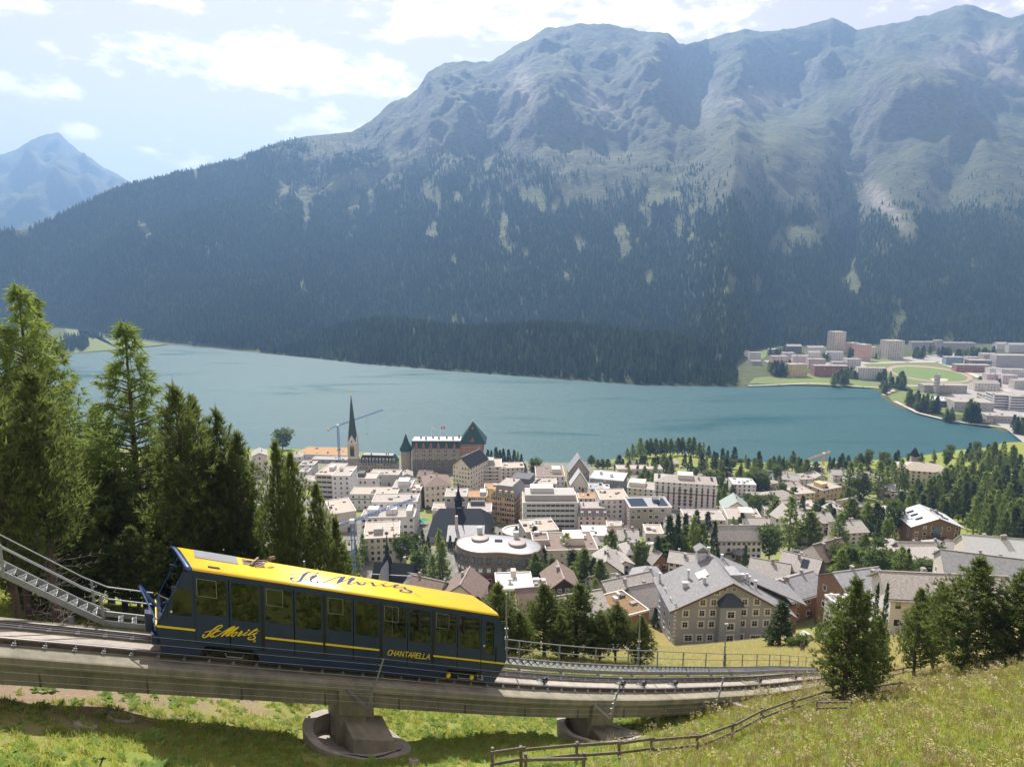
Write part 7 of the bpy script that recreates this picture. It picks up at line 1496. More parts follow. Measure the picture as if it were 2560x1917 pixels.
flat_poly('meadow', [(365, 190), (440, 196), (430, 250), (400, 270), (380, 240)][::-1], M_lawn, 1.62); flat_poly('meadow', [(1140, 270), (1240, 240), (1340, 286), (1180, 290)][::-1], M_mead, 1.60); flat_poly('meadow', [(1270, 520), (1400, 478), (1600, 505), (1640, 560), (1760, 610), (1980, 620), (1900, 660), (1700, 650), (1420, 590), (1300, 560)][::-1], M_mead, 1.57)
def ribbon(name, pts, w, mm, z):
    V = [G(1760 + x / 2.765, 800 + y / 2.765, z) for x, y in pts]; mb = MB()
    for a, b in zip(V[:-1], V[1:]):
        d = b - a; n = np.array((-d[1], d[0], 0)); n = n / np.linalg.norm(n) * w / 2; a2 = a - d * .02; b2 = b + d * .02; mb.add([a2 - n, b2 - n, b2 + n, a2 + n], [(0, 1, 2, 3)])
    return tag(mb.build(name, mm), kind='structure')
ribbon('path', [(310, 452), (520, 446), (720, 436), (900, 440), (1100, 462), (1250, 468), (1310, 486), (1240, 516)], 5, M_path, 1.66)
ribbon('path', [(1320, 560), (1380, 590), (1480, 640), (1650, 682), (1850, 716), (2120, 745)], 5, M_path, 1.66)
ribbon('road', [(1090, 300), (1400, 290), (1620, 290), (1800, 350), (1940, 412), (2100, 490)], 9, M_path, 1.70)
# ================================================================ TREES
M_pine = foliage_mat('stone_pine_needles', (0.050, 0.082, 0.022), (0.155, 0.190, 0.048), trans=.5)
M_larch = foliage_mat('larch_needles', (0.10, 0.160, 0.032), (0.23, 0.290, 0.065), trans=.5)
M_spruce = foliage_mat('spruce_needles', (0.032, 0.058, 0.022), (0.075, 0.105, 0.034), trans=.3)
M_leaf = foliage_mat('broad_leaves', (0.070, 0.115, 0.028), (0.15, 0.20, 0.055), trans=.4)
M_dead = mat('dead_branches', (.22, .19, .165), .9, var=.2)
def tufts(C, D, L, Wd, n, rg, spread=.8):
    """needle sprays: at every centre C, n thin triangles fanning round direction D"""
    N = len(C); C = np.repeat(C, n, 0); D = np.repeat(D, n, 0); L = np.repeat(L, n)
    d = D + rg.normal(0, spread, C.shape); d /= np.linalg.norm(d, axis=1)[:, None]
    s = np.cross(d, rg.normal(0, 1, C.shape)); s /= np.linalg.norm(s, axis=1)[:, None] + 1e-9
    L = (L * rg.uniform(.6, 1.15, len(C)))[:, None]; a = C - s * Wd * .5 * (L / L.mean()); b = C + s * Wd * .5 * (L / L.mean()); t = C + d * L
    a = a + d * L * .12; b = b + d * L * .12
    V = np.empty((len(C) * 3, 3)); V[0::3] = a; V[1::3] = b; V[2::3] = t
    return V
def conifer(name, kind, seed, H=10., Rr=2., nb=90, m=7, tl=.3, tw=.06, nt_=7, bare=.12, mats=None):
    """returns (trunk mesh, crown mesh)"""
    rg = np.random.default_rng(seed); C = []; Dd = []; tb = MB(); lean = rg.normal(0, .012, 2)
    ax = lambda z: np.array((lean[0] * z + .05 * math.sin(z * .7 + seed), lean[1] * z + .05 * math.cos(z * .6 + seed), z)); zz = [-.8, 0, H * .25, H * .5, H * .75, H * .97]; r0 = H * .0165 + .03
    for a, b in zip(zz[:-1], zz[1:]): tb.tube(ax(a), ax(b), r0 * (1 - max(a, 0) / H * .93), r0 * (1 - b / H * .93), 7)
    for i in range(nb):
        t = (i + rg.random()) / nb; t = bare + (1 - bare) * t ** .9; z = H * t; q = (t - bare) / (1 - bare)
        if kind == 'pine': prof = (max(.0, 1 - q ** 1.35)) ** .92 * (.62 + .38 * min(1, q / .22)) * rg.uniform(.5, 1.2) * 1.12
        elif kind == 'larch': prof = (1 - q) ** .8 * (.6 + .4 * min(1, q / .2)) * rg.uniform(.5, 1.25)
        elif kind == 'spruce': prof = (1 - q) ** .92 * (.85 + .15 * min(1, q / .1)) * rg.uniform(.8, 1.12)
        else: prof = math.sin(math.pi * min(1, q * .93 + .07)) ** .6 * rg.uniform(.55, 1.1)
        Lb = max(.12, Rr * prof); az = i * 2.39996 + rg.normal(0, .35); o = ax(z); dr = np.array((math.cos(az), math.sin(az), 0.))
        up0 = dict(pine=.25, larch=.05, spruce=-.12, round=.5)[kind] + .55 * q * (1 if kind != 'spruce' else .6); cur = dict(pine=.55, larch=-.05, spruce=.12, round=.2)[kind]
        def bp(u): return o + dr * Lb * u + np.array((0, 0, Lb * (up0 * u + cur * u * u * .6)))
        if Lb > Rr * .3: tb.tube(bp(0), bp(.5), r0 * .22 * (1 - q * .6) + .012, r0 * .14 * (1 - q * .6) + .008, 4); tb.tube(bp(.5), bp(.97), r0 * .14 * (1 - q * .6) + .008, .006, 3)
        k = max(3, int(m * Lb / Rr * 1.6)); 
        for j in range(k):
            u = rg.uniform(.22, 1.0) ** .7; side = np.array((-dr[1], dr[0], 0)) * rg.normal(0, .30) * Lb * (.25 + .6 * u) * (1.1 if kind != 'larch' else .8); c = bp(u) + side + np.array((0, 0, rg.normal(0, .12) * Lb * .5 + (abs(rg.normal(0, .25)) * tl if kind == 'pine' else 0)))
            C.append(c); dd = dr * .7 + np.array((0, 0, dict(pine=1.1, larch=-.25 if u > .3 else .2, spruce=.0, round=.5)[kind])) + side * .3; Dd.append(dd / np.linalg.norm(dd))
    for k in range(10): C.append(ax(H * (.93 + .007 * k))); Dd.append(np.array((0, 0, 1.)))
    C = np.array(C); Dd = np.array(Dd); L = np.full(len(C), tl) * rg.uniform(.7, 1.3, len(C)); V = tufts(C, Dd, L, tw, nt_, rg, .55 if kind == 'pine' else .75)
    T = np.arange(len(V)).reshape(-1, 3); crown = fast_mesh(name + '_crown', V, T, mats or dict(pine=M_pine, larch=M_larch, spruce=M_spruce, round=M_leaf)[kind]); trunk = tb.mesh(name + '_trunk', M_bark)
    return trunk, crown, H, Rr
PINE = [conifer('stone_pine', 'pine', 10 + k, 10, 2.3 + .15 * k, 165, 12, .40, .08, 9, b) for k, b in enumerate((.05, .10, .22))]
LARCH = [conifer('larch', 'larch', 20 + k, 16, 3.6, 190, 15, .50, .06, 9, b) for k, b in enumerate((.10, .20))]
BIGP = [conifer('tall_pine', 'pine', 30 + k, 16, 3.0, 150, 11, .58, .09, 9, b) for k, b in enumerate((.22, .32))]
SPR = [conifer('spruce', 'spruce', 40 + k, 10, 2.0, 110, 7, .55, .16, 5, .06) for k in range(2)]
FARP = [conifer('village_pine', 'pine', 50 + k, 10, 2.3, 70, 6, .85, .34, 4, .08) for k in range(3)]
FARS = [conifer('village_spruce', 'spruce', 60 + k, 10, 1.9, 80, 5, .8, .32, 4, .05) for k in range(2)]
FARL = [conifer('village_larch', 'larch', 70 + k, 10, 2.5, 80, 6, .75, .28, 4, .08) for k in range(2)]
ROUND = [conifer('broadleaf', 'round', 80 + k, 10, 3.4, 90, 8, .8, .42, 4, .12) for k in range(2)]
NAME = {'pine': 'pine_tree', 'larch': 'larch_tree', 'spruce': 'spruce_tree', 'round': 'broadleaf_tree'}
def plant(proto, x, y, h, wid=None, rz=None, label=None, kind='pine', group=None, z=None, lean=(0, 0)):
    tr, cr, H0, R0 = proto; z = gz(x, y) if z is None else z; s = h / H0; sw = s if wid is None else wid / 2 / R0
    e = empty(NAME[kind], (x, y, z - .1), random.uniform(0, 6.28) if rz is None else rz, label, 'tree', group); e.rotation_euler = (lean[0], lean[1], e.rotation_euler[2]); e.scale = (sw, sw, s)
    for nm, me in (('trunk', tr), ('crown', cr)): o = bpy.data.objects.new(nm, me); COL.objects.link(o); o.parent = e
    return e
def tree_tip(px, py, D, wpx, kind, label, protos, k=0, lean=(0, 0), group=None):
    P = W(px, py, D); b = gz(P[0], P[1]); return plant(protos[k % len(protos)], P[0], P[1], P[2] - b, wpx * D / FPX * dict(larch=1.35, pine=1.08).get(kind, 1), None, label, kind, group, b, lean)
for q in (
    (38, 712, 40, 250, 'larch', 'tallest larch at the left edge, its crown filling the corner', LARCH, 0), (92, 742, 43, 230, 'larch', 'slightly lower larch leaning against the tallest one on the left', LARCH, 1), (-60, 700, 38, 260, 'larch', 'larch cut off by the left edge of the picture', LARCH, 0),
    (70, 935, 33, 210, 'pine', 'thin crowned pine with bare lower trunk in front of the left larches', BIGP, 1), (-30, 960, 31, 200, 'pine', 'olive green pine at the very left edge', BIGP, 0), (305, 806, 47, 270, 'larch', 'single pointed larch rising highest against the lake', LARCH, 0), (225, 1010, 50, 170, 'larch', 'shorter larch filling the gap left of the single pointed larch', LARCH, 1),
    (440, 972, 43, 190, 'pine', 'dark stone pine right of the pointed larch', BIGP, 0), (475, 1000, 45, 140, 'pine', 'narrow stone pine touching the dark one', BIGP, 1), (548, 1033, 46, 150, 'pine', 'stone pine with several blunt tips left of the low pines', BIGP, 0), (590, 1090, 45, 130, 'pine', 'lower shoulder pine beside the blunt tipped pine', BIGP, 1),
    (690, 1112, 42, 105, 'pine', 'slim pine standing before the village houses', BIGP, 1), (727, 1140, 41, 100, 'pine', 'slim pine with yellowish side branches before the village', BIGP, 1), (790, 1215, 42, 90, 'pine', 'short leaning pine at the right end of the left group', BIGP, 1), (842, 1302, 44, 105, 'pine', 'small dense pine just above the yellow car roof', PINE, 0),
    (370, 1130, 52, 190, 'pine', 'shaded pine behind the pointed larch', BIGP, 0), (150, 1060, 46, 210, 'pine', 'shaded pine between the two tall larches', BIGP, 0), (20, 1130, 36, 170, 'pine', 'low pine at the left edge above the stair', BIGP, 1), (280, 1180, 44, 190, 'pine', 'low shaded pine behind the upper end of the car', PINE, 1),
    (430, 1240, 47, 180, 'pine', 'shaded pine directly above the car hatch', PINE, 0), (520, 1210, 50, 170, 'pine', 'shaded pine behind the two slim pines', PINE, 1), (620, 1280, 47, 160, 'pine', 'shaded low pine above the middle of the yellow roof', PINE, 0), (700, 1330, 45, 110, 'pine', 'bushy young pine above the yellow roof', PINE, 1), (170, 1290, 40, 170, 'pine', 'low pine behind the hand rails of the stair', PINE, 1), (330, 1320, 41, 140, 'pine', 'young pine behind the nose of the car', PINE, 2), (90, 1230, 38, 150, 'pine', 'low pine behind the left half of the stair', PINE, 0), 
    # right of the car
    (1250, 1460, 60, 125, 'pine', 'pine right behind the lower end of the car', PINE, 0), (1300, 1530, 59, 80, 'pine', 'small pine between the car and the big pines', PINE, 1), (1363, 1463, 62, 120, 'pine', 'left one of the two tall pines behind the walkway', PINE, 1), (1442, 1462, 62, 135, 'pine', 'right one of the two tall pines behind the walkway', PINE, 0), (1402, 1535, 60, 70, 'pine', 'small pine squeezed between the two tall ones', PINE, 1),
    (1502, 1528, 62, 70, 'pine', 'narrow pine left of the stemmed pine', PINE, 1), (1541, 1512, 63, 95, 'pine', 'pine with a visible stem behind the walkway', PINE, 2), (1605, 1540, 62, 70, 'pine', 'dark pine beside the steel pole behind the walkway', PINE, 0),
    # right hand side
    (2135, 1450, 47, 170, 'pine', 'dark stone pine at the end of the viaduct', PINE, 0), (2198, 1540, 52, 80, 'pine', 'small pine half hidden right of the viaduct pine', PINE, 1), (2440, 1400, 52, 185, 'pine', 'biggest stone pine on the right slope', PINE, 0), (2308, 1475, 60, 95, 'pine', 'left one of the two pines behind the biggest stone pine', PINE, 1), (2356, 1460, 62, 88, 'pine', 'right one of the two pines behind the biggest stone pine', PINE, 1),
    (2582, 1418, 50, 160, 'pine', 'stone pine cut by the right edge', PINE, 0), (2516, 1575, 56, 70, 'pine', 'low pine left of the edge pine', PINE, 1), (2196, 1460, 68, 28, 'spruce', 'left one of the two pencil thin spruces', SPR, 0), (2221, 1457, 69, 30, 'spruce', 'right one of the two pencil thin spruces', SPR, 1)):
    tree_tip(*q)
SEEN = set()
def tree_label(P, h, adj):
    """say which tree it is by its size and the nearest building"""
    near = sorted(BPOS, key=lambda b: (b[0][0] - P[0]) ** 2 + (b[0][1] - P[1]) ** 2)[:8]; size = 'small' if h < 8 else 'tall' if h > 13 else 'middling'
    for bp, bl in near:
        dx = P[0] - bp[0]; dy = P[1] - bp[1]; rel_ = ('right of' if dx > 0 else 'left of') if abs(dx) > abs(dy) * .8 else ('behind' if dy > 0 else 'in front of')
        w = bl.split()[:15 - len((size + ' ' + adj + ' ' + rel_).split())]
        while w[-1] in ('the', 'a', 'an', 'of', 'with', 'in', 'on', 'at', 'and', 'under', 'behind', 'below', 'above', 'by', 'beside', 'between', 'its', 'right', 'left', 'long', 'pale', 'big', 'dark', 'white', 'brown', 'green', 'tall', 'small', 'two', 'to', 'from', 'near', 'front', 'yellow', 'cream', 'grey', 'flat', 'steep', 'round'): w.pop()
        t = size + ' ' + adj + ' ' + rel_ + ' the ' + ' '.join(w)
        if t not in SEEN: SEEN.add(t); return t
    return t
# ---- trees among the houses: tip, base, width, kind
VT = [(707, 1080, 1124, 40, 'r'), (1219, 1126, 1160, 12, 's'), (1228, 1128, 1160, 11, 's'), (1241, 1121, 1160, 15, 's'), (1250, 1127, 1162, 12, 's'), (1259, 1124, 1163, 13, 's'), (1272, 1126, 1165, 13, 's'), (1285, 1128, 1168, 14, 's'), (1294, 1131, 1170, 13, 'l'), (1303, 1138, 1172, 11, 's'), (1337, 1152, 1190, 26, 'r'), (1312, 1160, 1180, 10, 's'),
      (1478, 1140, 1164, 19, 'p'), (1494, 1150, 1172, 14, 'p'), (1506, 1149, 1172, 16, 'p'), (1519, 1149, 1172, 15, 'p'), (1546, 1140, 1176, 22, 's'), (1556, 1148, 1176, 12, 's'), (1568, 1122, 1148, 14, 'l'), (1581, 1112, 1148, 18, 'l'), (1600, 1098, 1148, 27, 'l'), (1616, 1104, 1144, 16, 'p'), (1625, 1100, 1144, 16, 'p'), (1638, 1100, 1144, 18, 'p'), (1650, 1103, 1142, 14, 'p'), (1662, 1099, 1142, 17, 'p'), (1676, 1100, 1140, 18, 'p'),
      (1694, 1098, 1138, 18, 'p'), (1705, 1097, 1138, 16, 'p'), (1722, 1098, 1140, 18, 'p'), (1733, 1097, 1142, 16, 'p'), (1747, 1110, 1152, 15, 'p'), (1757, 1107, 1146, 12, 'l'), (1771, 1116, 1144, 12, 's'), (1783, 1131, 1172, 15, 's'), (1790, 1134, 1174, 13, 's'), (1754, 1136, 1180, 18, 's'), (1725, 1140, 1182, 13, 's'), (1711, 1136, 1168, 13, 's'), (1765, 1142, 1172, 13, 'l'), (1805, 1124, 1172, 16, 's'), (1816, 1147, 1190, 24, 's'), (1817, 1128, 1160, 12, 's'),
      (1834, 1120, 1158, 18, 's'), (1831, 1152, 1172, 18, 'r'), (1852, 1148, 1160, 12, 'r'), (1870, 1147, 1171, 13, 's'), (1863, 1137, 1160, 10, 'l'), (1884, 1150, 1160, 12, 'r'), (1897, 1131, 1172, 17, 's'), (1922, 1150, 1174, 14, 'p'), (1933, 1143, 1174, 15, 'p'), (1946, 1141, 1172, 13, 'p'), (1958, 1142, 1172, 12, 'l'), (1966, 1152, 1176, 11, 'p'), (1980, 1132, 1178, 20, 'p'), (1994, 1146, 1190, 16, 'p'), (2000, 1150, 1196, 16, 's'), (2014, 1153, 1202, 24, 'p'), (2038, 1156, 1186, 20, 'p'), (2073, 1144, 1178, 10, 's'), (2082, 1146, 1178, 10, 's'), (2086, 1170, 1196, 20, 'l'),
      (2120, 1160, 1244, 34, 'l'), (2144, 1163, 1244, 30, 'l'), (2170, 1168, 1190, 20, 'p'), (2158, 1188, 1248, 30, 'p'), (2193, 1158, 1244, 36, 'l'), (2212, 1170, 1240, 24, 'l'), (2228, 1158, 1236, 28, 'l'), (2247, 1152, 1230, 30, 'l'), (2262, 1176, 1230, 22, 'l'), (2326, 1156, 1192, 24, 'p'), (2290, 1200, 1250, 20, 'p'), (2300, 1215, 1260, 24, 's'), (2330, 1210, 1262, 26, 'p'), (2275, 1230, 1290, 26, 'p'), (2250, 1232, 1292, 24, 's'),
      (1643, 1143, 1172, 20, 's'), (1665, 1149, 1182, 20, 'p'), (1678, 1160, 1190, 14, 'p'), (1610, 1150, 1170, 10, 's'), (1620, 1178, 1200, 20, 'p'), (1604, 1184, 1202, 18, 'p'), (1636, 1182, 1204, 20, 'p'), (1629, 1196, 1232, 24, 'l'), (1770, 1180, 1210, 26, 'r'), (1790, 1176, 1206, 26, 'l'), (1782, 1192, 1214, 30, 'r'), (1872, 1186, 1226, 26, 'r'), (1886, 1184, 1228, 22, 's'), (1902, 1184, 1230, 28, 'r'), (1916, 1196, 1230, 20, 'p'), (1740, 1172, 1190, 12, 'r'), (1803, 1202, 1232, 14, 's'), (1812, 1210, 1236, 14, 'p'), (1830, 1214, 1240, 14, 'p'), (1808, 1226, 1262, 20, 'p'), (1795, 1232, 1268, 18, 'p'), (1868, 1237, 1262, 20, 'r'),
      (1672, 1296, 1404, 34, 's'), (1690, 1291, 1400, 26, 's'), (1712, 1290, 1390, 26, 's'), (1731, 1296, 1408, 42, 'l'), (1752, 1314, 1406, 30, 'p'), (1739, 1280, 1350, 26, 's'), (1768, 1282, 1340, 22, 's'), (1782, 1308, 1408, 22, 's'), (1694, 1340, 1412, 26, 's'), (1776, 1352, 1412, 18, 's'), (1660, 1362, 1412, 34, 'r'), (1640, 1368, 1400, 30, 'r'), (1861, 1364, 1416, 13, 's'), (1795, 1370, 1400, 8, 's'), (1835, 1262, 1300, 12, 's'), (1852, 1284, 1330, 22, 's'), (1832, 1293, 1330, 14, 'l'),
      (1922, 1324, 1398, 48, 'r'), (1934, 1254, 1344, 42, 'p'), (1971, 1249, 1378, 52, 'l'), (1899, 1244, 1290, 36, 'r'), (1878, 1252, 1286, 20, 'r'), (2020, 1286, 1378, 56, 'p'), (2055, 1248, 1300, 22, 's'), (2003, 1243, 1300, 20, 's'), (2072, 1262, 1310, 22, 'p'), (2036, 1255, 1300, 16, 'p'), (2096, 1286, 1362, 40, 'l'), (2123, 1253, 1344, 46, 'p'), (2163, 1258, 1336, 40, 'l'), (2185, 1262, 1340, 34, 's'), (2200, 1274, 1352, 22, 's'), (2231, 1262, 1344, 34, 'r'), (2266, 1284, 1330, 30, 'r'), (2190, 1304, 1382, 22, 's'), (2160, 1338, 1386, 28, 'p'), (2193, 1348, 1386, 24, 'r'), (2210, 1300, 1360, 26, 'l'), (2150, 1300, 1350, 26, 'p'),
      (2266, 1374, 1440, 18, 's'), (2171, 1378, 1436, 22, 's'), (2133, 1392, 1438, 20, 's'), (2080, 1430, 1462, 26, 'r'), (2200, 1410, 1440, 26, 'r'), (2310, 1404, 1440, 44, 'r'), (2340, 1412, 1442, 36, 'r'), (2290, 1366, 1386, 30, 'r'), (2316, 1372, 1390, 14, 's'), (2350, 1368, 1392, 20, 'r'), (1948, 1507, 1618, 60, 's'), (2046, 1556, 1600, 18, 'p'), (2004, 1590, 1622, 26, 'r'), (1978, 1596, 1622, 22, 'r'), (1637, 1520, 1566, 18, 's'),
      (1528, 1329, 1396, 36, 'p'), (1416, 1336, 1412, 46, 'l'), (1336, 1318, 1376, 24, 's'), (1434, 1342, 1400, 16, 's'), (1291, 1318, 1352, 16, 'p'), (1303, 1316, 1352, 14, 's'), (1440, 1400, 1434, 28, 'r'), (1462, 1418, 1476, 30, 'p'), (1487, 1448, 1510, 32, 'l'), (1367, 1372, 1424, 20, 's'), (1376, 1402, 1450, 20, 'l'), (1574, 1378, 1416, 14, 'l'), (1548, 1396, 1420, 26, 'r'), (1600, 1440, 1452, 14, 'r'), (1310, 1340, 1370, 12, 's'), (1270, 1340, 1366, 12, 's'),
      (908, 1338, 1412, 26, 'l'), (892, 1366, 1446, 28, 'l'), (870, 1380, 1440, 24, 'p'), (1010, 1345, 1408, 42, 'r'), (1039, 1339, 1390, 20, 'r'), (1057, 1326, 1372, 14, 's'), (1070, 1342, 1380, 14, 's'), (1100, 1330, 1452, 34, 'l'), (1066, 1366, 1450, 30, 'l'), (1107, 1358, 1460, 36, 'l'), (1043, 1383, 1446, 30, 'r'), (1082, 1390, 1470, 30, 'l'), (954, 1432, 1470, 24, 'r'), (1126, 1340, 1376, 12, 's'), (1140, 1345, 1372, 12, 's'), (1232, 1318, 1344, 18, 'l'), (1250, 1330, 1350, 10, 's'), (1200, 1330, 1346, 8, 's'), (1262, 1450, 1482, 20, 'r'), (1190, 1456, 1490, 16, 'r'),
      (2408, 1394, 1420, 26, 'r'), (2450, 1350, 1400, 34, 'l'), (2480, 1340, 1400, 36, 'l')]
NM = dict(s=('spruce', 'dark pointed spruce standing among the houses', 'spruces among the houses'), p=('pine', 'rounded dark pine standing among the houses', 'pines among the houses'), l=('larch', 'light green larch standing among the houses', 'larches among the houses'), r=('round', 'leafy broadleaf tree in a garden between the houses', 'broadleaf trees between the houses'))
for i, (px, ty, by, w_, kd) in enumerate(VT):
    P, D = hit(px, by); h = (by - ty) * D / FPX / .955; kind, lab, grp = NM[kd]
    if px in (707,): lab, grp = 'lone round tree on the shore left of the blue crane', None
    elif px == 1948: lab, grp = 'dark spruce against the wall of the tall grey house', None
    elif px == 2046: lab, grp = 'little pine on the lawn right of the tall grey house', None
    if grp: lab = tree_label(P, h, dict(s='dark spruce', p='rounded pine', l='light larch', r='leafy tree')[kd])
    plant(dict(s=FARS, p=FARP, l=FARL, r=ROUND)[kd][i % 2], P[0], P[1], h * 1.04, w_ * D / FPX * 1.36, None, lab, kind, grp, P[2])
# ---- the wood climbing the hill on the right
rg_ = random.Random(5); n = 0; L_ = []
def inside(x, y, poly):
    c = False; j = len(poly) - 1
    for i in range(len(poly)):
        (xi, yi), (xj, yj) = poly[i], poly[j]
        if (yi > y) != (yj > y) and x < (xj - xi) * (y - yi) / (yj - yi) + xi: c = not c
        j = i
    return c
poly = [(2335, 1262), (2400, 1196), (2440, 1176), (2500, 1164), (2620, 1150), (2620, 1420), (2560, 1402), (2470, 1392), (2425, 1340), (2330, 1318), (2245, 1316), (2215, 1290), (2290, 1290)]
while n < 118:
    x, y = rg_.uniform(2200, 2620), rg_.uniform(1150, 1420)
    if not inside(x, y, poly): continue
    P, D = hit(x, y)
    if any((P[0] - a) ** 2 + (P[1] - b) ** 2 < 22 for a, b in L_): continue
    L_.append((P[0], P[1])); n += 1; kd = rg_.choice('llpps'); h = rg_.uniform(11, 19)
    lab = dict(s='dark spruce in the wood on the right hand hill', p='round topped pine in the wood on the right hand hill', l='light larch in the wood on the right hand hill')[kd]
    plant(dict(s=FARS, p=FARP, l=FARL)[kd][n % 2], P[0], P[1], h, h * rg_.uniform(.38, .52), None, lab, dict(s='spruce', p='pine', l='larch')[kd], dict(s='spruces', p='pines', l='larches')[kd] + ' of the hill wood', P[2])
for poly, m, grp in (([(2050, 1168), (2250, 1152), (2480, 1132), (2500, 1165), (2250, 1182), (2060, 1182)], 44, 'shore trees left of the hill wood'), ([(1900, 1262), (1990, 1240), (2110, 1262), (2230, 1250), (2240, 1370), (2120, 1400), (1960, 1330)], 26, 'garden trees right of the tall hotel'), ([(1560, 1380), (1780, 1400), (1790, 1425), (1600, 1440)], 14, 'garden trees above the pyramid roof'), ([(1290, 1400), (1470, 1440), (1500, 1500), (1340, 1480)], 12, 'garden trees right of the round house'), ([(2050, 1440), (2260, 1440), (2280, 1475), (2060, 1475)], 14, 'garden trees above the grey slate roof'), ([(1780, 1168), (1990, 1180), (1900, 1235), (1790, 1225)], 22, 'trees of the lakeside park'), ([(1560, 1168), (1700, 1170), (1640, 1205), (1560, 1196)], 14, 'trees before the lakeside path')):
    j = 0
    while j < m:
        x, y = rg_.uniform(1250, 2500), rg_.uniform(1130, 1520)
        if not inside(x, y, poly): continue
        P, D = hit(x, y); j += 1; kd = rg_.choice('slpr'); h = rg_.uniform(6, 13); plant(dict(s=FARS, p=FARP, l=FARL, r=ROUND)[kd][j % 2], P[0], P[1], h, h * rg_.uniform(.5, .7), None, tree_label(P, h, dict(s='dark spruce', p='round pine', l='pale larch', r='leafy tree')[kd]), dict(s='spruce', p='pine', l='larch', r='round')[kd], grp, P[2])
# ---- trees by the far town: small, still each its own
def far_pts(poly, n, seed, z=1.6):
    rg = random.Random(seed); xs = [p[0] for p in poly]; ys = [p[1] for p in poly]; out = []
    while len(out) < n:
        x, y = rg.uniform(min(xs), max(xs)), rg.uniform(min(ys), max(ys))
        if inside(x, y, poly): out.append(G(1760 + x / 2.765, 800 + y / 2.765, z))
    return out
k = 0
for poly, n, hr, lab, grp in (
    ([(425, 350), (590, 360), (590, 395), (430, 390)], 16, (15, 22), 'tall dark conifer in the group beside the pink blocks', 'conifers beside the pink blocks'), ([(885, 430), (990, 430), (990, 455), (890, 458)], 7, (14, 20), 'dark shore tree below the red block', 'shore trees below the red block'),
    ([(960, 396), (1060, 398), (1060, 410), (960, 408)], 6, (10, 16), 'dark tree in the car park right of the red block', 'car park trees'), ([(1190, 408), (1250, 412), (1250, 424), (1190, 420)], 4, (12, 17), 'dark tree in front of the white stepped block', 'trees in front of the white stepped block'), ([(1275, 455), (1375, 460), (1375, 485), (1275, 480)], 8, (14, 24), 'big dark tree left of the brick church hall', 'big trees left of the church hall'),
    ([(1400, 585), (1520, 590), (1640, 640), (1560, 650), (1410, 612)], 14, (12, 20), 'grey green tree in the shore park', 'trees of the shore park'), ([(1660, 680), (1740, 690), (1740, 705), (1670, 705)], 5, (9, 14), 'low tree at the bend of the shore path', 'trees at the bend of the shore path'), ([(1790, 690), (1900, 690), (1900, 712), (1790, 708)], 9, (14, 24), 'tall grey green tree near the flat shop building', 'tall trees near the shop building'),
    ([(1440, 245), (1520, 250), (1520, 270), (1440, 270)], 7, (14, 20), 'dark tree in front of the long grey block', 'trees in front of the long grey block'), ([(1540, 240), (1700, 250), (1700, 262), (1540, 258)], 6, (14, 20), 'dark conifer left of the park wood', 'conifers left of the park wood'), ([(1740, 250), (2000, 250), (1990, 275), (1750, 278)], 20, (14, 20), 'dark conifer of the small wood behind the school', 'conifers behind the school'),
    ([(970, 240), (1050, 240), (1040, 265), (970, 262)], 7, (10, 16), 'dark tree between the salmon blocks', 'trees between the salmon blocks'), ([(820, 285), (870, 285), (870, 300), (820, 300)], 3, (12, 16), 'round tree beside the pale grey block', 'trees beside the pale grey block'), ([(430, 225), (560, 230), (560, 245), (430, 245)], 7, (10, 15), 'dark tree on the upper meadow', 'trees on the upper meadow'), ([(1180, 250), (1230, 240), (1230, 268), (1180, 270)], 3, (10, 15), 'small tree between the two beige towers', 'trees between the beige towers'),
    ([(1230, 480), (1290, 490), (1280, 515), (1225, 510)], 4, (10, 15), 'bush like tree on the little headland', 'trees on the headland'), ([(1880, 430), (2060, 470), (2060, 490), (1880, 450)], 6, (9, 14), 'dark tree beside the white roofed villa', 'trees beside the white roofed villa'), ([(2140, 740), (2240, 730), (2240, 800), (2150, 790)], 10, (10, 16), 'tree on the shore at the right edge', 'shore trees at the right edge')):
    for P in far_pts(poly, int(n * 1.5), k + 3):
        k += 1; h = random.uniform(*hr) * 1.0; pk = (FARS, FARP, FARS, FARL)[k % 4]; kind = ('spruce', 'pine', 'spruce', 'larch')[k % 4]; plant(pk[k % 2], P[0], P[1], h, h * random.uniform(.45, .62), None, lab, kind, grp, P[2] - .3)
# dark knoll of forest and meadow at the head of the lake
pts = [G(px, py, 1.5) for px, py in [(random.uniform(150, 222), random.uniform(846, 880)) for _ in range(160)]] + [G(px, py, 1.5) for px, py in [(random.uniform(225, 420), random.uniform(835, 848)) for _ in range(120)]]
pts = np.array(pts); hs_ = np.random.default_rng(3).uniform(12, 20, len(pts)); o = scatter('forest', pts, np.stack([hs_ * .95, hs_ * .95, hs_], 1), np.zeros(len(pts)), np.zeros((len(pts), 2)), far_trees); tag(o, 'small dark wood on the knoll at the left head of the lake', 'forest', kind='stuff')
mb = MB(); V = [G(px, py, 1.56) for px, py in [(185, 882), (300, 873), (415, 861), (330, 849), (240, 846), (170, 835), (150, 800), (185, 798), (200, 840)]]; mb.add([tuple(v) for v in V], [tuple(range(len(V)))][0:1]); tag(mb.build('meadow', M_mead), kind='structure')

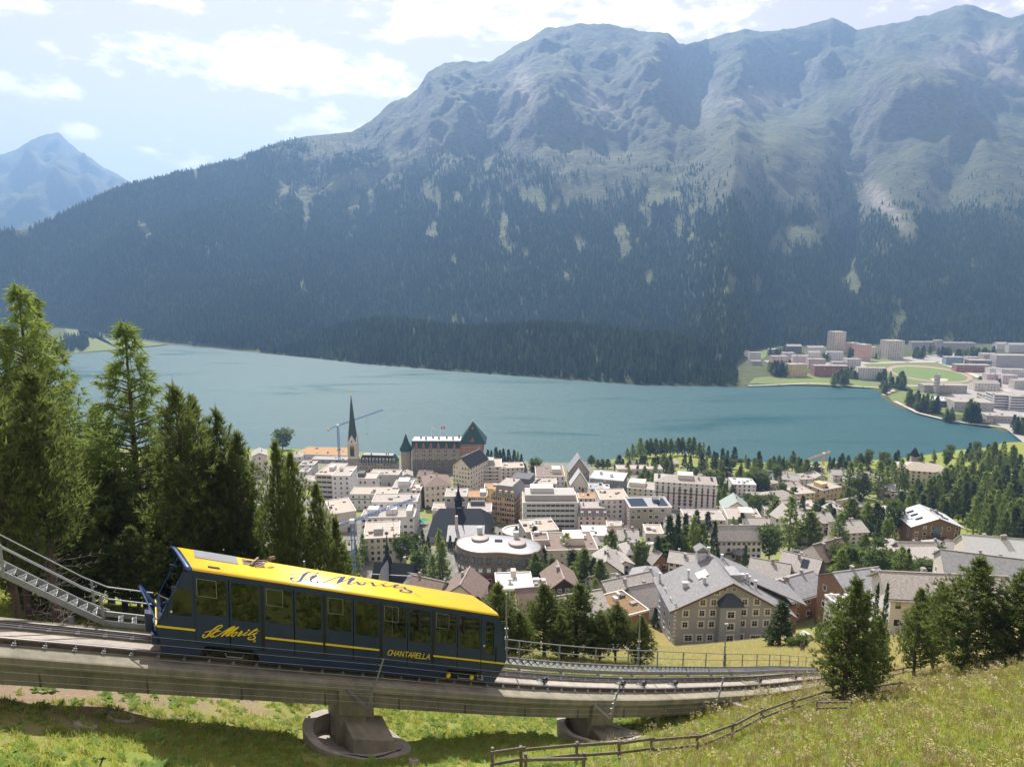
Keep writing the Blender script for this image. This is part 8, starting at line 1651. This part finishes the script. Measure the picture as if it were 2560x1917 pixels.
# ---- dead twigs on the bare stem at the left
e = empty('dead_shrub', W(120, 1450, 34) * np.array((1, 1, 0)) + np.array((0, 0, gz(*W(120, 1450, 34)[:2]))), 0, 'tangle of grey dead branches beside the stair', 'dead branches'); top = W(120, 1300, 34)[2] - e.location[2]; rgd = random.Random(4)
for k in range(46):
    mb = MB(); z = top * (k + 1) / 46; az = rgd.uniform(0, 6.28); p = np.array((0, 0, z)); L = rgd.uniform(1.0, 2.8)
    for j in range(5):
        q = p + np.array((math.cos(az) * L / 5, math.sin(az) * L / 5, rgd.uniform(-.12, .08))); mb.tube(p, q, .022 - .004 * j, .018 - .0035 * j, 4)
        for s in (-1, 1): mb.tube(q, q + np.array((math.cos(az + s * .9) * .45, math.sin(az + s * .9) * .45, rgd.uniform(-.15, .15))), .008, .003, 3)
        az += rgd.uniform(-.3, .3); p = q
    mb.build('branch', M_dead, e)
mb = MB(); mb.tube((0, 0, -.5), (.2, .1, top), .14, .06, 8); mb.build('stem', M_bark, e)

# ================================================================ MEADOW PLANTS NEAR THE CAMERA
def blades(name, mm, n, h, w, spread, seed, lean=.35):
    rg = np.random.default_rng(seed); V = []; T = []
    for i in range(n):
        a = rg.uniform(0, 6.28); r = spread * math.sqrt(rg.random()); x, y = r * math.cos(a), r * math.sin(a); hh = h * rg.uniform(.55, 1.1); b = rg.uniform(0, 6.28); dx, dy = math.cos(b) * w / 2, math.sin(b) * w / 2; lx, ly = rg.normal(0, lean, 2) * hh; k = len(V)
        V += [(x - dx, y - dy, -.03), (x + dx, y + dy, -.03), (x + lx * .4 + dx * .7, y + ly * .4 + dy * .7, hh * .55), (x + lx * .4 - dx * .7, y + ly * .4 - dy * .7, hh * .55), (x + lx, y + ly, hh)]; T += [(k, k + 1, k + 2, k + 3), (k + 3, k + 2, k + 4)]
    me = bpy.data.meshes.new(name); me.from_pydata(V, [], T); me.materials.append(mm); return me
def rosette(name, mm, n, L, w, seed, up=.5):
    rg = np.random.default_rng(seed); m = MB()
    for i in range(n):
        a = 6.28 * i / n + rg.normal(0, .3); u = up * rg.uniform(.4, 1.3); d = np.array((math.cos(a), math.sin(a), u)); d /= np.linalg.norm(d); s = np.array((-math.sin(a), math.cos(a), 0)); l = L * rg.uniform(.6, 1.1)
        m.add([(0, 0, 0), d * l * .5 + s * w, d * l * 1.0 - np.array((0, 0, .15 * l)), d * l * .5 - s * w], [(0, 1, 2, 3)])
    return m.mesh(name, mm)
def seedhead(name, stem, head, h, n, seed, r=.05):
    rg = np.random.default_rng(seed); m = MB()
    for i in range(n):
        x, y = rg.normal(0, .10, 2); hh = h * rg.uniform(.7, 1.1); lx, ly = rg.normal(0, .08, 2); m.bar((x, y, 0), (x + lx, y + ly, hh), .008, m=0)
        for j in range(5): q = np.array((x + lx, y + ly, hh)) + rg.normal(0, r, 3) * (1, 1, .5); m.add([q + (-.022, 0, 0), q + (.022, 0, 0), q + (0, .02, .03)], [(0, 1, 2)], 1)
    return m.mesh(name, [stem, head])
M_g1 = foliage_mat('fresh_grass', (.19, .255, .035), (.36, .38, .08), trans=.55); M_g2 = foliage_mat('pale_dry_grass', (.36, .33, .14), (.50, .45, .21), trans=.5); M_g3 = foliage_mat('weed_leaves', (.15, .26, .05), (.28, .38, .10), trans=.5); M_pinkh = mat('faded_seed_heads', (.52, .42, .30), .9); M_yf = mat('yellow_flowers', (.65, .50, .04), .8)
gm = [blades('grass_tuft', M_g1, 16, .10, .020, .16, 1), blades('grass_tuft', M_g1, 14, .17, .018, .18, 2), blades('dry_tuft', M_g2, 14, .22, .014, .16, 3), rosette('dock_leaves', M_g3, 9, .22, .055, 4), rosette('broad_weed', M_g3, 12, .15, .04, 5, .8)]
def near_pts(n, rmax, seed, fx=None, a0=-.72, a1=.72, rmin=14):
    rg = np.random.default_rng(seed); a = rg.uniform(a0, a1, n); r = np.sqrt(rg.uniform(rmin ** 2, rmax ** 2, n)); return r * np.sin(a), r * np.cos(a), r, a
def near_scatter(name, n, rmax, seed, meshes, weights, label, cat, smin=.7, smax=1.4, mask=None, **k):
    x, y, r, a = near_pts(n, rmax, seed, **k); keep = np.ones(n, bool)
    if mask is not None: keep = mask(x, y, r, a)
    # nothing grows through the slab, the footings or under the beam's own pad
    for s in (6.35, 20.05): c = trk(s, -1.0); keep &= (x - c[0]) ** 2 + (y - c[1]) ** 2 > 2.75 ** 2
    x, y, r = x[keep], y[keep], r[keep]; s = np.interp(0, [0], [0]); m = len(x); z = ground(x, y); rg = np.random.default_rng(seed + 1); sc = rg.uniform(smin, smax, m); 
    L = []
    for i, w in enumerate(weights): L += [meshes[i]] * w
    o = scatter(name, np.stack([x, y, z], 1), np.stack([sc, sc, sc * rg.uniform(.8, 1.3, m)], 1), rg.uniform(0, 6.28, m), rg.normal(0, .1, (m, 2)), L); return tag(o, label, cat, kind='stuff')
near_scatter('grass', 120000, 62, 50, gm, (5, 4, 1, 1, 1), 'short green meadow grass under and in front of the viaduct', 'grass', .7, 1.35, mask=lambda x, y, r, a: (fbm(x / 2.2, y / 2.2, 3, 300) > -.45) & (np.maximum(blob(x, y, 60, 1712, 27.5, 4.0), np.maximum(blob(x, y, 250, 1735, 28.5, 2.6), .8 * blob(x, y, 620, 1760, 33, 2.6))) + .9 * fbm(x / .7, y / .7, 2, 5) < .6))
near_scatter('tall_grass', 52000, 66, 60, [gm[1], gm[2], seedhead('seed_stalks', M_g2, M_pinkh, .5, 3, 9), seedhead('seed_stalks', M_g2, M_g2, .45, 4, 10, .03), gm[0]], (8, 1, 1, 1, 5), 'tall unmown grass with pale seed heads on the right slope', 'grass', .9, 1.7, mask=lambda x, y, r, a: (fbm(x / 2.8, y / 2.8, 3, 310) * .5 + (a - .20) * 5 - np.maximum(0, (r - 30)) * .03 > -.05), a0=.0, a1=.74)
near_scatter('dry_grass', 60000, 150, 70, [gm[2], gm[2], gm[1]], (3, 2, 1), 'straw coloured grass on the slope behind the walkway', 'grass', 1.2, 2.4, mask=lambda x, y, r, a: (y > 46) & (x > -8), a0=-.1, a1=.62, rmin=52)
near_scatter('weeds', 5200, 40, 80, [gm[3], gm[4], rosette('yellow_weed', M_yf, 5, .06, .03, 12)], (4, 4, 1), 'broad leaved weeds in patches between the piers', 'weeds', .9, 2.1, mask=lambda x, y, r, a: fbm(x / 1.8, y / 1.8, 3, 320) > .12)

# ================================================================ WOODEN FENCES
M_fw = mat('weathered_fence_wood', (.20, .17, .135), .9, var=.25, scale=8, stretch=(1, 1, 1), bump=.4)
def wood_fence(label, bases, H=1.1, rails=(.98, .52)):
    P = [hit(px, py)[0] for px, py in bases]; o = P[len(P) // 2].copy(); e = empty('wooden_fence', o, 0, label, 'fence'); rg = random.Random(len(bases) * 7)
    for p in P: p[2] = gz(p[0], p[1]); mb = MB(); mb.tube(p - o - (0, 0, .4), p - o + (rg.uniform(-.05, .05), rg.uniform(-.05, .05), H), .075, .065, 9); mb.build('post', M_fw, e)
    for a, b in zip(P[:-1], P[1:]):
        d = (b - a); d[2] = 0; L = np.linalg.norm(d); n = np.array((d[1], -d[0], 0)) / L * .10
        for h in rails:
            mb = MB(); mb.bar(a - o + n * .9 + (0, 0, h + rg.uniform(-.05, .05)) - d / L * .12, b - o + n * .9 + (0, 0, h + rg.uniform(-.05, .05)) + d / L * .12, .06, .13); mb.build('rail', M_fw, e, bevel=.012)
wood_fence('long grey wooden fence winding up the slope in front of the viaduct', [(1230, 1930), (1304, 1920), (1439, 1908), (1548, 1898), (1627, 1891), (1741, 1881), (1828, 1850), (1902, 1814), (1978, 1785), (2060, 1758), (2168, 1747), (2248, 1736)])
wood_fence('short double rail fence beside the long one', [(2042, 1786), (2124, 1780)], .95, (.85, .42))
wood_fence('fence piece under the dark pine', [(2120, 1722), (2165, 1718), (2216, 1700), (2256, 1690), (2300, 1684)], 1.0, (.9, .45))
wood_fence('fence piece at the right edge behind the pines', [(2480, 1664), (2530, 1655), (2600, 1646)], 1.1, (1.0, .5))
wood_fence('low fence crossing the bottom edge', [(1316, 1944), (1458, 1942)], 1.0, (.85,))

# ================================================================ SMALL THINGS IN THE MEADOW
def put(name, px, py, label, cat):
    P, D = hit(px, py); P[2] = gz(P[0], P[1]); e = empty(name, P, 0, label, cat); sx = (gz(P[0] + .6, P[1]) - gz(P[0] - .6, P[1])) / 1.2; sy = (gz(P[0], P[1] + .6) - gz(P[0], P[1] - .6)) / 1.2; e.rotation_euler = (math.atan(sy), -math.atan(sx), 0); return e
e = put('manhole', 300, 1793, 'round manhole with a reddish lid and concrete ring in the grass', 'manhole'); mb = MB(); mb.ring(0, 0, [(.52, -.3), (.52, .10), (.42, .10), (.42, .07)], 36); mb.build('ring', M_conc2, e); mb = MB(); mb.ring(0, 0, [(.41, 0), (.41, .085), (.05, .09)], 36); mb.box(0, 0, .085, .09, .05, .025); mb.build('lid', mat('rusty_lid', (.22, .15, .14), .8, var=.15), e)
e = put('stone_slab', 213, 1820, 'broken pale stone slab lying in the grass', 'slab'); mb = MB(); mb.poly([(-.42, -.05), (-.2, -.25), (.1, -.22), (.35, -.25), (.45, .02), (.3, .2), (.0, .25), (-.3, .18)], -.15, .06); mb.build('slab', M_conc2, e)
e = put('concrete_stub', 1033, 1912, 'small round concrete stub with a red centre', 'marker'); mb = MB(); mb.tube((0, 0, -.3), (0, 0, .16), .22, n=20); mb.build('body', M_conc2, e); mb = MB(); mb.tube((0, 0, .16), (0, 0, .175), .11, n=16); mb.build('cap', WM['red'], e)
e = put('sprinkler', 250, 1916, 'small dark standpipe sticking out of the grass', 'standpipe'); mb = MB(); mb.tube((0, 0, -.2), (0, 0, .28), .03, n=8); mb.tube((-.09, 0, .2), (.09, 0, .26), .03, n=8); mb.build('pipe', M_dark, e)
e = put('tree_stump', 2006, 1630, 'dark stump standing on the dry slope', 'stump'); mb = MB(); mb.tube((0, 0, -.3), (.1, 0, 1.0), .3, .24, 9); mb.tube((.1, 0, .8), (.55, .1, 1.25), .09, .05, 6); mb.build('stump', M_bark, e)

# ================================================================ CARS, PARASOLS
def car_small(col, label, px, py, rz):
    P, D = hit(px, py); e = empty('parked_car', P + np.array((0, 0, .05)), rz, label, 'car', 'cars parked in the village'); m = MATS.get('car_' + col) or mat('car_' + col, dict(white=(.75, .75, .75), silver=(.45, .46, .48), dark=(.04, .04, .05), red=(.35, .03, .03), blue=(.05, .10, .25))[col], .3, var=.02)
    mb = MB(); mb.hexa([(-2.1, -.85, .25), (2.1, -.85, .25), (2.1, .85, .25), (-2.1, .85, .25), (-2.05, -.82, .85), (2.0, -.82, .75), (2.0, .82, .75), (-2.05, .82, .85)]); mb.build('body', m, e, bevel=.08)
    mb = MB(); mb.hexa([(-1.7, -.78, .84), (1.0, -.78, .80), (1.0, .78, .80), (-1.7, .78, .84), (-1.3, -.65, 1.42), (.35, -.65, 1.42), (.35, .65, 1.42), (-1.3, .65, 1.42)]); mb.build('windows', M_pane, e); mb = MB(); mb.box(-.48, 0, 1.42, 1.6, 1.25, .04); mb.build('roof', m, e)
    for x in (-1.3, 1.3):
        for y in (-.86, .86): mb = MB(); mb.tube((x, y - .1, .32), (x, y + .1, .32), .32, n=12); mb.build('wheel', M_rub, e)
for i, (c, px, py, rz, lab) in enumerate((('silver', 1236, 1306, .3, 'silver van on the street below the yellow corner house'), ('dark', 1512, 1330, .1, 'dark car in the car park below the pink house'), ('red', 1514, 1337, .1, 'dark red car in front of the dark car in the car park'), ('white', 1516, 1344, .1, 'white car at the end of the car park row'), ('white', 1424, 1318, .2, 'white car below the banded hotel'), ('silver', 1432, 1319, .2, 'silver car below the banded hotel'),
                                      ('dark', 1072, 1272, .4, 'dark car in the shady street beside the cream hotel'), ('dark', 1060, 1268, .4, 'second dark car further left in the shady street'), ('blue', 1042, 1278, .2, 'blue van at the corner of the square'), ('white', 1705, 1170, .1, 'white car left in the park row'), ('silver', 1722, 1171, .1, 'silver car in the park row'), ('dark', 1738, 1172, .1, 'dark car right in the park row'), ('white', 1512, 1394, .8, 'white car between the garden trees'), ('silver', 2290, 1226, .3, 'silver car on the road below the chalet hotel'))):
    car_small(c, lab, px, py, rz)
for i, (px, py) in enumerate(((1044, 1312), (1052, 1314), (1059, 1310))):
    P, D = hit(px, py); e = empty('parasol', P, 0, ('left', 'middle', 'right')[i] + ' green parasol on the little square', 'parasol', 'green parasols on the square'); mb = MB(); mb.tube((0, 0, 0), (0, 0, 3), .05, n=6); mb.build('pole', M_white, e); mb = MB(); mb.ring(0, 0, [(2.1, 2.3), (.1, 3.1)], 8); mb.build('canopy', mat('parasol_green', (.02, .30, .18), .8), e)
